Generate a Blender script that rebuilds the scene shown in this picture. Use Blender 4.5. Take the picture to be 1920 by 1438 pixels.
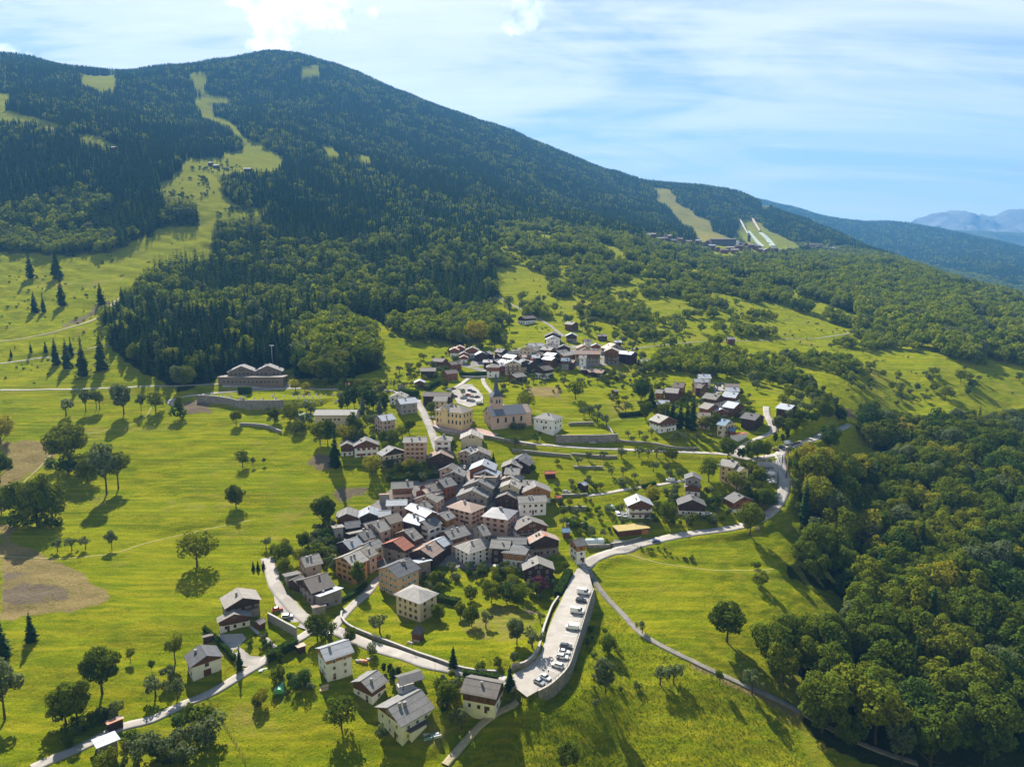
import bpy, math, random, time
import numpy as np
from mathutils import Vector
T0 = time.time()
random.seed(7)
scene = bpy.context.scene
for o in list(bpy.data.objects):
    bpy.data.objects.remove(o)
COL = scene.collection

# ------------------------------------------------------------------ camera, sky, sun, exposure
CAM_Z = 140.0
PITCH = math.radians(9.5)
CP, SP = math.cos(PITCH), math.sin(PITCH)
cam_d = bpy.data.cameras.new("camera"); cam = bpy.data.objects.new("camera", cam_d); COL.objects.link(cam)
cam_d.sensor_width = 36; cam_d.lens = 24; cam_d.clip_start = 1; cam_d.clip_end = 60000
cam.location = (0, 0, CAM_Z); cam.rotation_euler = (math.radians(90) - PITCH, 0, 0)
scene.camera = cam
SUN_EL, SUN_AZ = math.radians(40), math.radians(-22)      # azimuth measured from +Y towards +X
world = bpy.data.worlds.new("World"); scene.world = world; world.use_nodes = True
wn, wl = world.node_tree.nodes, world.node_tree.links
wn.clear()
def N(nt, typ, **kw):
    n = nt.nodes.new(typ)
    for k, v in kw.items():
        if k == 'ins':
            for i, val in v.items(): n.inputs[i].default_value = val
        else: setattr(n, k, v)
    return n
def build_world():
    nt = world.node_tree; L = nt.links.new
    sky = N(nt, 'ShaderNodeTexSky', sky_type='NISHITA', sun_disc=False, sun_elevation=SUN_EL,
            sun_rotation=SUN_AZ, altitude=1200, air_density=1.0, dust_density=0.3, ozone_density=1.2)
    tc = N(nt, 'ShaderNodeTexCoord')
    D = tc.outputs['Generated']
    sep = N(nt, 'ShaderNodeSeparateXYZ'); L(D, sep.inputs[0])
    def math_(op, a, b=None, c=None, clamp=False):
        m = N(nt, 'ShaderNodeMath', operation=op, use_clamp=clamp)
        for i, v in enumerate((a, b, c)):
            if v is None: continue
            if isinstance(v, (int, float)): m.inputs[i].default_value = v
            else: L(v, m.inputs[i])
        return m.outputs[0]
    # high thin cloud: a flat layer seen from below, the direction divided by its height
    zc = math_('MAXIMUM', sep.outputs[2], 0.02)
    px = math_('DIVIDE', sep.outputs[0], math_('ADD', zc, 0.12)); py = math_('DIVIDE', sep.outputs[1], math_('ADD', zc, 0.12))
    cmb = N(nt, 'ShaderNodeCombineXYZ'); L(px, cmb.inputs[0]); L(py, cmb.inputs[1])
    mp = N(nt, 'ShaderNodeMapping'); mp.inputs['Rotation'].default_value = (0, 0, math.radians(-38)); mp.inputs['Scale'].default_value = (0.6, 1.5, 1)
    L(cmb.outputs[0], mp.inputs[0])
    n1 = N(nt, 'ShaderNodeTexNoise', ins={'Scale': 0.85, 'Detail': 9, 'Roughness': 0.6, 'Distortion': 0.8}); L(mp.outputs[0], n1.inputs['Vector'])
    mp2 = N(nt, 'ShaderNodeMapping'); mp2.inputs['Rotation'].default_value = (0, 0, math.radians(-62)); mp2.inputs['Scale'].default_value = (0.35, 2.4, 1)
    L(cmb.outputs[0], mp2.inputs[0])
    n2 = N(nt, 'ShaderNodeTexNoise', ins={'Scale': 1.6, 'Detail': 8, 'Roughness': 0.65, 'Distortion': 0.4}); L(mp2.outputs[0], n2.inputs['Vector'])
    r1 = N(nt, 'ShaderNodeMapRange', ins={1: 0.42, 2: 0.66, 3: 0.0, 4: 1.0}); L(n1.outputs[0], r1.inputs[0])
    r2 = N(nt, 'ShaderNodeMapRange', ins={1: 0.46, 2: 0.72, 3: 0.0, 4: 0.7}); L(n2.outputs[0], r2.inputs[0])
    # more veil towards the sun side (left), clearer to the right
    az = math_('SUBTRACT', 0.55, math_('MULTIPLY', sep.outputs[0], 0.8), clamp=True)
    fade = N(nt, 'ShaderNodeMapRange', ins={1: 0.02, 2: 0.2, 3: 0.12, 4: 1.0}); L(sep.outputs[2], fade.inputs[0])
    veil = math_('MULTIPLY', math_('ADD', math_('MULTIPLY', r1.outputs[0], math_('ADD', az, 0.45)), r2.outputs[0]), fade.outputs[0])
    veil = math_('ADD', math_('MULTIPLY', veil, 1.15), math_('ADD', math_('MULTIPLY', az, 0.2), 0.27), clamp=True)
    low = N(nt, 'ShaderNodeMapRange', interpolation_type='SMOOTHSTEP', ins={1: 0.44, 2: 0.68, 3: 1.0, 4: 0.0}); L(sep.outputs[2], low.inputs[0]); veil = math_('MULTIPLY', veil, low.outputs[0])
    mix = N(nt, 'ShaderNodeMix', data_type='RGBA'); L(veil, mix.inputs[0]); L(sky.outputs[0], mix.inputs[6]); mix.inputs[7].default_value = CIRRUS
    wisp = N(nt, 'ShaderNodeMix', data_type='RGBA'); L(math_('MULTIPLY', math_('MULTIPLY', math_('ADD', r2.outputs[0], r1.outputs[0]), math_('ADD', az, 0.5)), math_('MULTIPLY', math_('MULTIPLY', fade.outputs[0], 0.62), low.outputs[0]), clamp=True), wisp.inputs[0]); L(mix.outputs[2], wisp.inputs[6]); wisp.inputs[7].default_value = (10.5, 10.3, 10.0, 1)
    last = wisp.outputs[2]
    # cumulus puffs: lumpy patches of sky direction
    wob = N(nt, 'ShaderNodeTexNoise', ins={'Scale': 22, 'Detail': 10, 'Roughness': 0.62}); L(D, wob.inputs['Vector'])
    lum = N(nt, 'ShaderNodeTexNoise', ins={'Scale': 9, 'Detail': 6, 'Roughness': 0.6}); L(D, lum.inputs['Vector'])
    cum = None
    for (cx, cy, rx, ry) in CUMULUS:
        u, v = (cx - 960) / 1280, (719 - cy) / 1280
        d = Vector((u, CP + v * SP, -SP + v * CP)).normalized()
        sub = N(nt, 'ShaderNodeVectorMath', operation='SUBTRACT'); L(D, sub.inputs[0]); sub.inputs[1].default_value = d
        sc_ = N(nt, 'ShaderNodeVectorMath', operation='MULTIPLY'); L(sub.outputs[0], sc_.inputs[0]); sc_.inputs[1].default_value = (1280 / rx, 1280 / rx, 1280 / ry)
        ln = N(nt, 'ShaderNodeVectorMath', operation='LENGTH'); L(sc_.outputs[0], ln.inputs[0])
        val = math_('SUBTRACT', 1.0, ln.outputs['Value'])
        cum = val if cum is None else math_('SMOOTH_MAX', cum, val, 0.3)
    cum = math_('ADD', cum, math_('MULTIPLY', math_('SUBTRACT', wob.outputs[0], 0.5), 3.4))
    cm = N(nt, 'ShaderNodeMapRange', interpolation_type='SMOOTHSTEP', ins={1: 0.0, 2: 0.45, 3: 0.0, 4: 1.0}); L(cum, cm.inputs[0])
    sh = N(nt, 'ShaderNodeMapRange', ins={1: 0.42, 2: 0.6, 3: 0.0, 4: 1.0}); L(lum.outputs[0], sh.inputs[0])
    cc = N(nt, 'ShaderNodeMix', data_type='RGBA'); L(sh.outputs[0], cc.inputs[0]); cc.inputs[6].default_value = CUM_LIT; cc.inputs[7].default_value = CUM_GREY
    mix2 = N(nt, 'ShaderNodeMix', data_type='RGBA'); L(cm.outputs[0], mix2.inputs[0]); L(last, mix2.inputs[6]); L(cc.outputs[2], mix2.inputs[7])
    bg = N(nt, 'ShaderNodeBackground'); L(mix2.outputs[2], bg.inputs[0]); bg.inputs[1].default_value = SKY_STRENGTH
    out = N(nt, 'ShaderNodeOutputWorld'); L(bg.outputs[0], out.inputs[0])
SKY_STRENGTH = 0.05
CIRRUS = (7.3, 7.3, 7.3, 1); CUM_LIT = (15, 14.8, 14.4, 1); CUM_GREY = (5.6, 6.0, 6.5, 1)
CUMULUS = [(520, 25, 60, 40), (590, 10, 90, 38), (525, 75, 34, 30), (500, 90, 38, 14), (985, 22, 42, 36), (965, 48, 30, 16), (698, 26, 14, 16),
           (14, 96, 20, 12), (75, 106, 22, 8), (1912, 318, 22, 7), (450, 6, 22, 10)]
build_world()
sun_d = bpy.data.lights.new("sun", 'SUN'); sun_d.energy = 5.0; sun_d.angle = math.radians(0.5); sun_d.color = (1.0, 0.94, 0.84)
sun = bpy.data.objects.new("sun", sun_d); COL.objects.link(sun)
SUNV = Vector((math.sin(SUN_AZ) * math.cos(SUN_EL), math.cos(SUN_AZ) * math.cos(SUN_EL), math.sin(SUN_EL)))
sun.rotation_euler = (-SUNV).to_track_quat('-Z', 'Y').to_euler(); sun.location = (-200, 600, 900)
scene.view_settings.view_transform = 'Standard'; scene.view_settings.look = 'None'
scene.view_settings.exposure = 1.4; scene.view_settings.gamma = 1.0
scene.render.engine = 'CYCLES'
scene.cycles.max_bounces = 6; scene.cycles.diffuse_bounces = 2; scene.cycles.transmission_bounces = 2; scene.cycles.volume_bounces = 0; scene.cycles.transparent_max_bounces = 8

# ------------------------------------------------------------------ noise + terrain height field
rng = np.random.default_rng(11)
_perm = rng.permutation(512); _perm = np.concatenate([_perm, _perm, _perm])
_gr = rng.uniform(-1, 1, 2048)
def vnoise(x, y):
    x = np.asarray(x, float); y = np.asarray(y, float)
    xi = np.floor(x).astype(int); yi = np.floor(y).astype(int); xf = x - xi; yf = y - yi
    u = xf * xf * (3 - 2 * xf); v = yf * yf * (3 - 2 * yf)
    def h(a, b): return _gr[_perm[(_perm[a & 511] + b) & 511] & 2047]
    return (h(xi, yi) * (1 - u) + h(xi + 1, yi) * u) * (1 - v) + (h(xi, yi + 1) * (1 - u) + h(xi + 1, yi + 1) * u) * v
def fbm(x, y, o=4):
    s = 0; a = 1
    for i in range(o):
        s = s + a * vnoise(x * 2 ** i + 17.3 * i, y * 2 ** i - 9.1 * i); a *= 0.5
    return s
# shape of the valley side: (column, row) of surveyed points in the photograph and their ground distance in metres
CTRL = """
0 1438 178;150 1438 180;350 1438 183;560 1438 184;760 1438 186;960 1438 190;1150 1438 193;1350 1438 196;1550 1438 203;1750 1438 209;1920 1438 215
0 1290 214;200 1290 215;380 1290 216;600 1290 212;800 1290 209;985 1295 207;1120 1300 214;1300 1300 222;1500 1300 234;1700 1300 243;1920 1300 250
0 1150 258;200 1150 256;450 1190 244;640 1190 243;800 1180 246;1030 1200 243;1130 1200 249;1300 1180 256;1450 1150 275;1700 1150 296;1920 1150 306
60 1040 304;250 1040 305;430 1040 306;560 1060 298;740 1080 291;900 1080 292;1075 1090 288;1200 1040 312;1400 1040 318;1560 1040 340;1750 1020 365;1920 1020 372
50 920 374;250 920 372;450 920 368;620 960 348;800 960 347;960 960 346;1130 960 348;1300 970 345;1440 960 355;1600 940 405;1780 920 430;1920 900 455
50 820 440;250 820 436;450 820 430;620 850 402;780 870 392;880 860 398;1000 860 403;1150 850 412;1300 850 412;1465 850 408;1600 850 462;1750 840 495;1920 830 520
50 740 505;200 732 512;400 750 490;560 760 478;740 750 480;850 790 446;940 807 434;1100 790 450;1240 800 442;1400 810 438;1540 812 440;1700 795 560;1900 790 590
80 670 585;220 690 550;400 715 530;560 720 525;740 700 545;900 710 535;1060 690 560;1200 700 560;1330 720 535;1470 740 520;1600 720 600;1750 700 660;1920 700 690
60 600 690;200 600 680;350 650 610;500 650 610;660 640 620;800 640 650;950 640 655;1080 630 680;1220 640 690;1370 635 720;1520 630 790;1700 620 860;1920 630 860
80 520 830;250 520 840;400 560 780;560 570 770;740 570 800;930 570 840;1100 560 870;1250 560 900;1420 570 930;1600 560 1080;1750 560 1150;1920 590 1080
100 450 960;300 440 1000;440 490 930;600 490 960;800 480 1040;960 480 1100;1130 480 1200;1300 505 1250;1500 500 1450;1650 505 1500;1800 530 1500;1920 560 1400
100 370 1110;300 360 1180;420 390 1130;560 400 1200;740 400 1350;960 420 1500;1150 445 1500;1300 468 1750;1450 474 1850;1600 482 1900;1720 500 1900
80 290 1270;250 290 1330;400 310 1420;560 330 1450;740 340 1650;950 360 1950;1100 400 2100;1250 420 2250;1400 440 2300;1520 452 2400
60 230 1460;200 240 1550;380 240 1850;520 250 1900;700 270 2150;900 300 2450;1100 350 2600;1280 375 2800;1430 405 2900;1560 440 2700
80 180 1850;230 180 2050;400 170 2350;560 180 2500;730 200 2700;900 240 2900;1100 300 3150;1250 340 3200;1400 375 3300
-200 120 2500;20 108 2500;85 116 2500;150 132 2400;183 139 2330;240 133 2600;330 121 2800;410 115 2950;480 106 3050;530 105 3050;600 120 3100;700 150 3200
800 184 3300;900 217 3300;1000 255 3400;1100 297 3500;1200 321 3600;1300 334 3600;1395 363 3600;1450 385 3500;1520 415 3300;1600 450 3100;1680 475 2700
"""
BEHIND = """
-300 160 3800;60 160 3800;240 170 3900;500 150 4500;700 200 4700;900 270 4700;1100 345 4800;1250 385 4900
1320 400 4600;1390 440 4300;1460 460 4200;1540 480 4000;1620 500 3900;1700 520 3300;1800 545 2500;1920 590 2200
1330 385 5600;1400 372 6400;1500 388 6600;1600 412 6800;1700 428 6900;1800 447 6900;1860 462 6600;1920 474 6000
1400 420 5600;1500 430 5200;1600 450 4900;1700 470 4500;1800 480 4100;1920 505 3800
1400 400 9000;1600 440 9000;1800 470 9000;1920 490 8500;1100 400 9000;800 330 9000;400 260 9000;0 230 9000;-300 260 9000
-500 1438 170;-500 1100 290;-500 800 480;-500 600 720;-500 400 1150;-500 250 1900
2400 1438 225;2400 1100 350;2400 830 620;2400 650 950;2300 570 1900;2400 530 4000;2400 500 9000
"""
def v_tan(py):
    v = (719 - py) / 1280.0
    return (-SP + v * CP) / (CP + v * SP)
def a_of(px, py):
    v = (719 - py) / 1280.0
    return ((px - 960) / 1280.0) / (CP + v * SP)
_c = []
for blk in (CTRL, BEHIND):
    for t in blk.replace('\n', ';').split(';'):
        if t.strip():
            a, b, c = map(float, t.split())
            if blk is CTRL and c >= 2300: b += 7
            elif c >= 5600 and b < 480 and c < 8000: b += 3
            _c.append((a_of(a, b), math.log(c), v_tan(b)))
_c = np.array(_c)
AS, SS = 1.0, 0.42                      # axis scaling for the spline
def tps_k(r2): return np.where(r2 > 1e-12, 0.5 * r2 * np.log(np.maximum(r2, 1e-12)), 0)
def tps_fit(P, f, lam=2e-4):
    n = len(P); d2 = ((P[:, None] - P[None]) ** 2).sum(-1)
    A = np.zeros((n + 3, n + 3)); A[:n, :n] = tps_k(d2) + lam * np.eye(n)
    A[:n, n] = 1; A[:n, n + 1:] = P; A[n, :n] = 1; A[n + 1:, :n] = P.T
    return np.linalg.solve(A, np.concatenate([f, np.zeros(3)]))
P_ = np.stack([_c[:, 0] * AS, _c[:, 1] * SS], 1)
W_ = tps_fit(P_, _c[:, 2], 4e-5)
def tps_eval(a, s):
    q = np.stack([a.ravel() * AS, s.ravel() * SS], 1); out = np.empty(len(q))
    for i in range(0, len(q), 40000):
        qq = q[i:i + 40000]; d2 = ((qq[:, None] - P_[None]) ** 2).sum(-1)
        out[i:i + 40000] = tps_k(d2) @ W_[:len(P_)] + W_[len(P_)] + qq @ W_[len(P_) + 1:]
    return out.reshape(a.shape)
NA, NS = 760, 1040
A0, A1, Y0, Y1 = -1.12, 1.12, 90.0, 12000.0
ga = np.linspace(A0, A1, NA); gs = np.linspace(math.log(Y0), math.log(Y1), NS)
# spline on a coarse grid, then smooth upsampling
ca = np.linspace(A0, A1, 150); cs = np.linspace(math.log(Y0), math.log(Y1), 220)
CA, CS_ = np.meshgrid(ca, cs, indexing='ij')
CR = tps_eval(CA, np.clip(CS_, math.log(165), None))
def bil(G, ga_, gs_, a, s):
    fa = np.clip((a - ga_[0]) / (ga_[1] - ga_[0]), 0, len(ga_) - 1.001); fs = np.clip((s - gs_[0]) / (gs_[1] - gs_[0]), 0, len(gs_) - 1.001)
    i = fa.astype(int); j = fs.astype(int); u = fa - i; v = fs - j
    return (G[i, j] * (1 - u) + G[i + 1, j] * u) * (1 - v) + (G[i, j + 1] * (1 - u) + G[i + 1, j + 1] * u) * v
GA, GS = np.meshgrid(ga, gs, indexing='ij')
GY = np.exp(GS); GX = GA * GY
R = bil(CR, ca, cs, GA, GS)
Z = CAM_Z + GY * R
near = np.clip((GY - 170) / 100, 0, 1)
far = np.clip((GY - 800) / 1500, 0, 1)
built = np.exp(-(((GX + 10) / 150) ** 2 + ((GY - 350) / 110) ** 2) * 1.2)
Z += 1.5 * fbm(GX / 60, GY / 45, 3) * (1 - 0.85 * built) * 0.7
Z += 0.6 * fbm(GX / 12 + 40, GY / 7, 3) * (1 - 0.9 * built) * (1 - far)
slope_l = np.clip((-GX - .38 * GY) / 60, 0, 1) * np.clip((GY - 520) / 80, 0, 1) * np.clip((1250 - GY) / 100, 0, 1)
Z += slope_l * (2.2 * fbm(GX / 26, GY / 30, 3) + 1.2 * np.abs(np.sin((GY * .9 + GX * .5 + 14 * vnoise(GX / 60, GY / 60)) / 9)))
Z += far * (14 * fbm(GX / 230 + 5, GY / 520, 4) + 42 * fbm(GX / 900 + 9, GY / 1500, 2) * np.clip((GY - 1500) / 1500, 0, 1))
# low banks that step down the left meadow
bank = np.clip((-60 - GX) / 60, 0, 1) * np.clip((430 - GY) / 60, 0, 1)
Z += bank * 1.5 * np.abs(np.sin((GY * 0.9 + GX * 0.28 + 8 * vnoise(GX / 50, GY / 50)) / 11.0)) * (0.4 + 0.8 * np.abs(vnoise(GX / 90 + 3, GY / 70)))
# soften to the flat parking terrace and the steep drop below its wall is made further down with the wall itself
RR = (Z - CAM_Z) / GY
def zf(x, y):
    x = np.asarray(x, float); y = np.asarray(y, float)
    return CAM_Z + y * bil(RR, ga, gs, x / y, np.log(y))
def proj(x, y, z):
    dz = z - CAM_Z
    dep = y * CP - dz * SP; up = y * SP + dz * CP
    return 960 + 1280 * x / dep, 719 - 1280 * up / dep, dep
SG = np.linspace(math.log(150), math.log(Y1), 3000)
def hit(px, py, h=0.0):
    """ground point (or the point h metres over the ground) seen at a photo pixel"""
    a = a_of(px, py); r = v_tan(py); Yv = np.exp(SG)
    g = bil(RR, ga, gs, np.full_like(SG, a), SG) * Yv + h - r * Yv
    k = np.argmax(g >= 0)
    if g[k] < 0 or k == 0:
        y = Yv[0] if k == 0 and g[0] >= 0 else Yv[-1]
    else:
        t = -g[k - 1] / (g[k] - g[k - 1]); y = Yv[k - 1] + t * (Yv[k] - Yv[k - 1])
    return np.array([a * y, y, CAM_Z + r * y])
def on_plane(px, py, z):
    r = v_tan(py); y = (z - CAM_Z) / r
    return np.array([a_of(px, py) * y, y, z])
HORIZ = np.maximum.accumulate(RR, axis=1)            # visibility: highest elevation ratio so far
def visible(x, y, h):
    a = x / y; s = np.log(y)
    i = np.clip(np.rint((a - A0) / (ga[1] - ga[0])).astype(int), 0, NA - 1)
    j = np.clip(((s - gs[0]) / (gs[1] - gs[0])).astype(int) - 3, 0, NS - 1)
    return (zf(x, y) + h - CAM_Z) / y > HORIZ[i, j]
def inpoly(px, py, poly):
    poly = np.asarray(poly, float); x0, y0 = poly[:, 0], poly[:, 1]; x1, y1 = np.roll(x0, -1), np.roll(y0, -1)
    c = np.zeros(np.shape(px), bool)
    for a, b, d, e in zip(x0, y0, x1, y1):
        if b == e: continue
        c ^= ((b > py) != (e > py)) & (px < (d - a) * (py - b) / (e - b) + a)
    return c
def PL(s):
    return [tuple(map(float, t.split(','))) for t in s.split()]
# ------------------------------------------------------------------ tagging + mesh helpers
def tag(o, label=None, cat=None, group=None, kind=None):
    if label: o['label'] = label
    if cat: o['category'] = cat
    if group: o['group'] = group
    if kind: o['kind'] = kind
    return o
def empty(name, loc, rz=0.0):
    o = bpy.data.objects.new(name, None); COL.objects.link(o); o.location = loc; o.rotation_euler = (0, 0, rz); o.empty_display_size = 0.5
    return o
def mesh_from(name, V, F, mats=(), mi=None, smooth=False):
    me = bpy.data.meshes.new(name)
    V = np.asarray(V, np.float32)
    if isinstance(F, np.ndarray):
        k = F.shape[1]; n = len(F)
        me.vertices.add(len(V)); me.vertices.foreach_set('co', V.ravel())
        me.loops.add(n * k); me.loops.foreach_set('vertex_index', F.astype(np.int32).ravel())
        me.polygons.add(n); me.polygons.foreach_set('loop_start', np.arange(0, n * k, k, dtype=np.int32))
        me.update(calc_edges=True)
    else:
        me.from_pydata([tuple(map(float, v)) for v in V], [], F)
    for m in mats: me.materials.append(m)
    if mi is not None: me.polygons.foreach_set('material_index', np.asarray(mi, np.int32))
    if smooth: me.polygons.foreach_set('use_smooth', np.ones(len(me.polygons), bool))
    me.update()
    return me
def link(name, me, parent=None, loc=None):
    o = bpy.data.objects.new(name, me); COL.objects.link(o)
    if parent is not None: o.parent = parent
    if loc is not None: o.location = loc
    return o
class MB:
    """collects simple solids into one mesh"""
    def __init__(s): s.v, s.f, s.m = [], [], []
    def add(s, V, F, m=0):
        b = len(s.v); s.v += [tuple(v) for v in V]; s.f += [tuple(b + i for i in f) for f in F]; s.m += [m] * len(F); return s
    def box(s, x0, x1, y0, y1, z0, z1, m=0):
        V = [(x, y, z) for z in (z0, z1) for y in (y0, y1) for x in (x0, x1)]
        return s.add(V, [(0, 2, 3, 1), (4, 5, 7, 6), (0, 1, 5, 4), (2, 6, 7, 3), (0, 4, 6, 2), (1, 3, 7, 5)], m)
    def bar(s, p, q, r, m=0, r2=None, n=4):
        p, q = Vector(p), Vector(q); d = (q - p).normalized(); a = d.orthogonal().normalized(); b = d.cross(a); r2 = r if r2 is None else r2
        V = [p + (a * math.cos(t) + b * math.sin(t)) * r for t in [2 * math.pi * (i + .5) / n for i in range(n)]] + [q + (a * math.cos(t) + b * math.sin(t)) * r2 for t in [2 * math.pi * (i + .5) / n for i in range(n)]]
        F = [(i, (i + 1) % n, n + (i + 1) % n, n + i) for i in range(n)] + [tuple(range(n - 1, -1, -1)), tuple(range(n, 2 * n))]
        return s.add(V, F, m)
    def prism(s, prof, y0, y1, m=0, axis='y'):
        """closed profile of (x,z) points extruded along y (or along x)"""
        n = len(prof)
        V = [((x, y, z) if axis == 'y' else (y, x, z)) for y in (y0, y1) for x, z in prof]
        F = [(i, (i + 1) % n, n + (i + 1) % n, n + i) for i in range(n)] + [tuple(range(n - 1, -1, -1)), tuple(range(n, 2 * n))]
        if axis != 'y': F = [f[::-1] for f in F]
        return s.add(V, F, m)
    def build(s, name, mats, parent=None, loc=None, smooth=False):
        if not isinstance(mats, (list, tuple)): mats = [mats]
        return link(name, mesh_from(name, s.v, s.f, mats, s.m, smooth), parent, loc)

# ------------------------------------------------------------------ materials
MATS = {}
def new_mat(name):
    m = bpy.data.materials.new(name); m.use_nodes = True; nt = m.node_tree; nt.nodes.clear()
    out = N(nt, 'ShaderNodeOutputMaterial'); MATS[name] = m
    return m, nt, out
def principled(nt, out, rough=0.8, spec=0.3, metal=0.0):
    b = N(nt, 'ShaderNodeBsdfPrincipled'); b.inputs['Roughness'].default_value = rough; b.inputs['Specular IOR Level'].default_value = spec; b.inputs['Metallic'].default_value = metal
    nt.links.new(b.outputs[0], out.inputs[0]); return b
def ramp(nt, fac, stops):
    r = N(nt, 'ShaderNodeValToRGB'); nt.links.new(fac, r.inputs[0]); e = r.color_ramp.elements
    while len(e) < len(stops): e.new(0.5)
    for el, (p, c) in zip(e, stops): el.position = p; el.color = (*c, 1)
    return r.outputs[0]
def mixc(nt, fac, a, b, mode='MIX'):
    m = N(nt, 'ShaderNodeMix', data_type='RGBA', blend_type=mode)
    for i, v in ((0, fac), (6, a), (7, b)):
        if isinstance(v, (int, float)): m.inputs[i].default_value = v
        elif isinstance(v, tuple): m.inputs[i].default_value = (*v, 1)
        else: nt.links.new(v, m.inputs[i])
    return m.outputs[2]
def noise(nt, scale, detail=4, rough=0.55, vec=None, dist=0.0):
    n = N(nt, 'ShaderNodeTexNoise', ins={'Scale': scale, 'Detail': detail, 'Roughness': rough, 'Distortion': dist})
    if vec is not None: nt.links.new(vec, n.inputs['Vector'])
    return n.outputs[0]
def mrange(nt, v, a, b, c=0.0, d=1.0):
    r = N(nt, 'ShaderNodeMapRange', ins={1: a, 2: b, 3: c, 4: d}); nt.links.new(v, r.inputs[0]); return r.outputs[0]
def bump(nt, b, h, dist, strength=1.0):
    n = N(nt, 'ShaderNodeBump', ins={'Strength': strength, 'Distance': dist}); nt.links.new(h, n.inputs['Height']); nt.links.new(n.outputs[0], b.inputs['Normal'])
def coords(nt, which='Object'):
    return N(nt, 'ShaderNodeTexCoord').outputs[which]
def geo_pos(nt): return N(nt, 'ShaderNodeNewGeometry').outputs['Position']
def mapping(nt, vec, scale=(1, 1, 1), rot=(0, 0, 0)):
    m = N(nt, 'ShaderNodeMapping'); m.inputs['Scale'].default_value = scale; m.inputs['Rotation'].default_value = rot; nt.links.new(vec, m.inputs[0]); return m.outputs[0]
def mathn(nt, op, a, b=0.0, clamp=False):
    m = N(nt, 'ShaderNodeMath', operation=op, use_clamp=clamp)
    for i, v in enumerate((a, b)):
        if isinstance(v, (int, float)): m.inputs[i].default_value = v
        else: nt.links.new(v, m.inputs[i])
    return m.outputs[0]

def mat_ground():
    m, nt, out = new_mat('meadow_ground'); b = principled(nt, out, 1.0, 0.0)
    P = geo_pos(nt)
    n1 = noise(nt, 0.018, 5, 0.6, P); n2 = noise(nt, 0.11, 5, 0.65, P); n3 = noise(nt, 0.7, 4, 0.7, P); n4 = noise(nt, 0.045, 6, 0.7, mapping(nt, P, (0.5, 1.8, 1), (0, 0, 0.25)))
    g = mixc(nt, mrange(nt, n1, 0.35, 0.65), (0.255, 0.275, 0.004), (0.165, 0.225, 0.005))
    g = mixc(nt, mrange(nt, n4, 0.45, 0.75, 0, 0.75), g, (0.36, 0.30, 0.020))
    g = mixc(nt, mrange(nt, n2, 0.52, 0.72, 0, 0.7), g, (0.085, 0.140, 0.005))
    g = mixc(nt, mrange(nt, n3, 0.35, 0.75, 0, 0.55), g, (0.115, 0.165, 0.006))
    n5 = noise(nt, 2.2, 5, 0.8, P)
    g = mixc(nt, mrange(nt, n5, 0.45, 0.75, 0, 0.6), g, (0.06, 0.095, 0.006)); g = mixc(nt, mrange(nt, n5, 0.55, 0.25, 0, 0.45), g, (0.36, 0.35, 0.012))
    band = noise(nt, 1.0, 3, 0.5, mapping(nt, P, (0.018, 0.34, 1), (0, 0, -0.32)))
    g = mixc(nt, mrange(nt, band, 0.5, 0.62, 0, 0.5), g, (0.36, 0.32, 0.014)); g = mixc(nt, mrange(nt, band, 0.46, 0.34, 0, 0.55), g, (0.095, 0.150, 0.005))
    g = mixc(nt, mrange(nt, mathn(nt, 'ADD', n1, mathn(nt, 'MULTIPLY', n2, 0.5)), 0.83, 0.96, 0, 0.6), g, (0.33, 0.26, 0.055))
    at = N(nt, 'ShaderNodeAttribute', attribute_name='cover')
    sp = N(nt, 'ShaderNodeSeparateColor'); nt.links.new(at.outputs['Color'], sp.inputs[0])
    def edge(ch): return mrange(nt, mathn(nt, 'ADD', ch, mathn(nt, 'MULTIPLY', mathn(nt, 'SUBTRACT', n2, 0.5), 0.9)), 0.3, 0.7)
    dry = mixc(nt, mrange(nt, n4, 0.3, 0.7), (0.35, 0.255, 0.105), (0.23, 0.175, 0.075))
    dry = mixc(nt, mrange(nt, n3, 0.4, 0.7, 0, 0.5), dry, (0.13, 0.135, 0.035))
    g = mixc(nt, edge(sp.outputs[0]), g, dry)
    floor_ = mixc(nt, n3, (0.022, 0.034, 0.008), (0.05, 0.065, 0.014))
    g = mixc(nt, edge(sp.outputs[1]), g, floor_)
    soil = mixc(nt, n3, (0.13, 0.095, 0.06), (0.24, 0.19, 0.13))
    g = mixc(nt, edge(sp.outputs[2]), g, soil)
    # olive, tired grass on the upper alpine pastures
    sepP = N(nt, 'ShaderNodeSeparateXYZ'); nt.links.new(P, sepP.inputs[0])
    g = mixc(nt, mrange(nt, sepP.outputs[2], 60, 260, 0, 0.62), g, mixc(nt, mrange(nt, n4, 0.4, 0.65), (0.25, 0.235, 0.030), (0.150, 0.170, 0.022)))
    nt.links.new(g, b.inputs['Base Color'])
    bh = mathn(nt, 'ADD', mathn(nt, 'MULTIPLY', noise(nt, 0.9, 6, 0.75, P), 1.0), mathn(nt, 'MULTIPLY', n2, 1.3))
    bump(nt, b, mathn(nt, 'ADD', bh, mathn(nt, 'MULTIPLY', n5, .35)), 1.3, 1.0)
    return m
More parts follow.
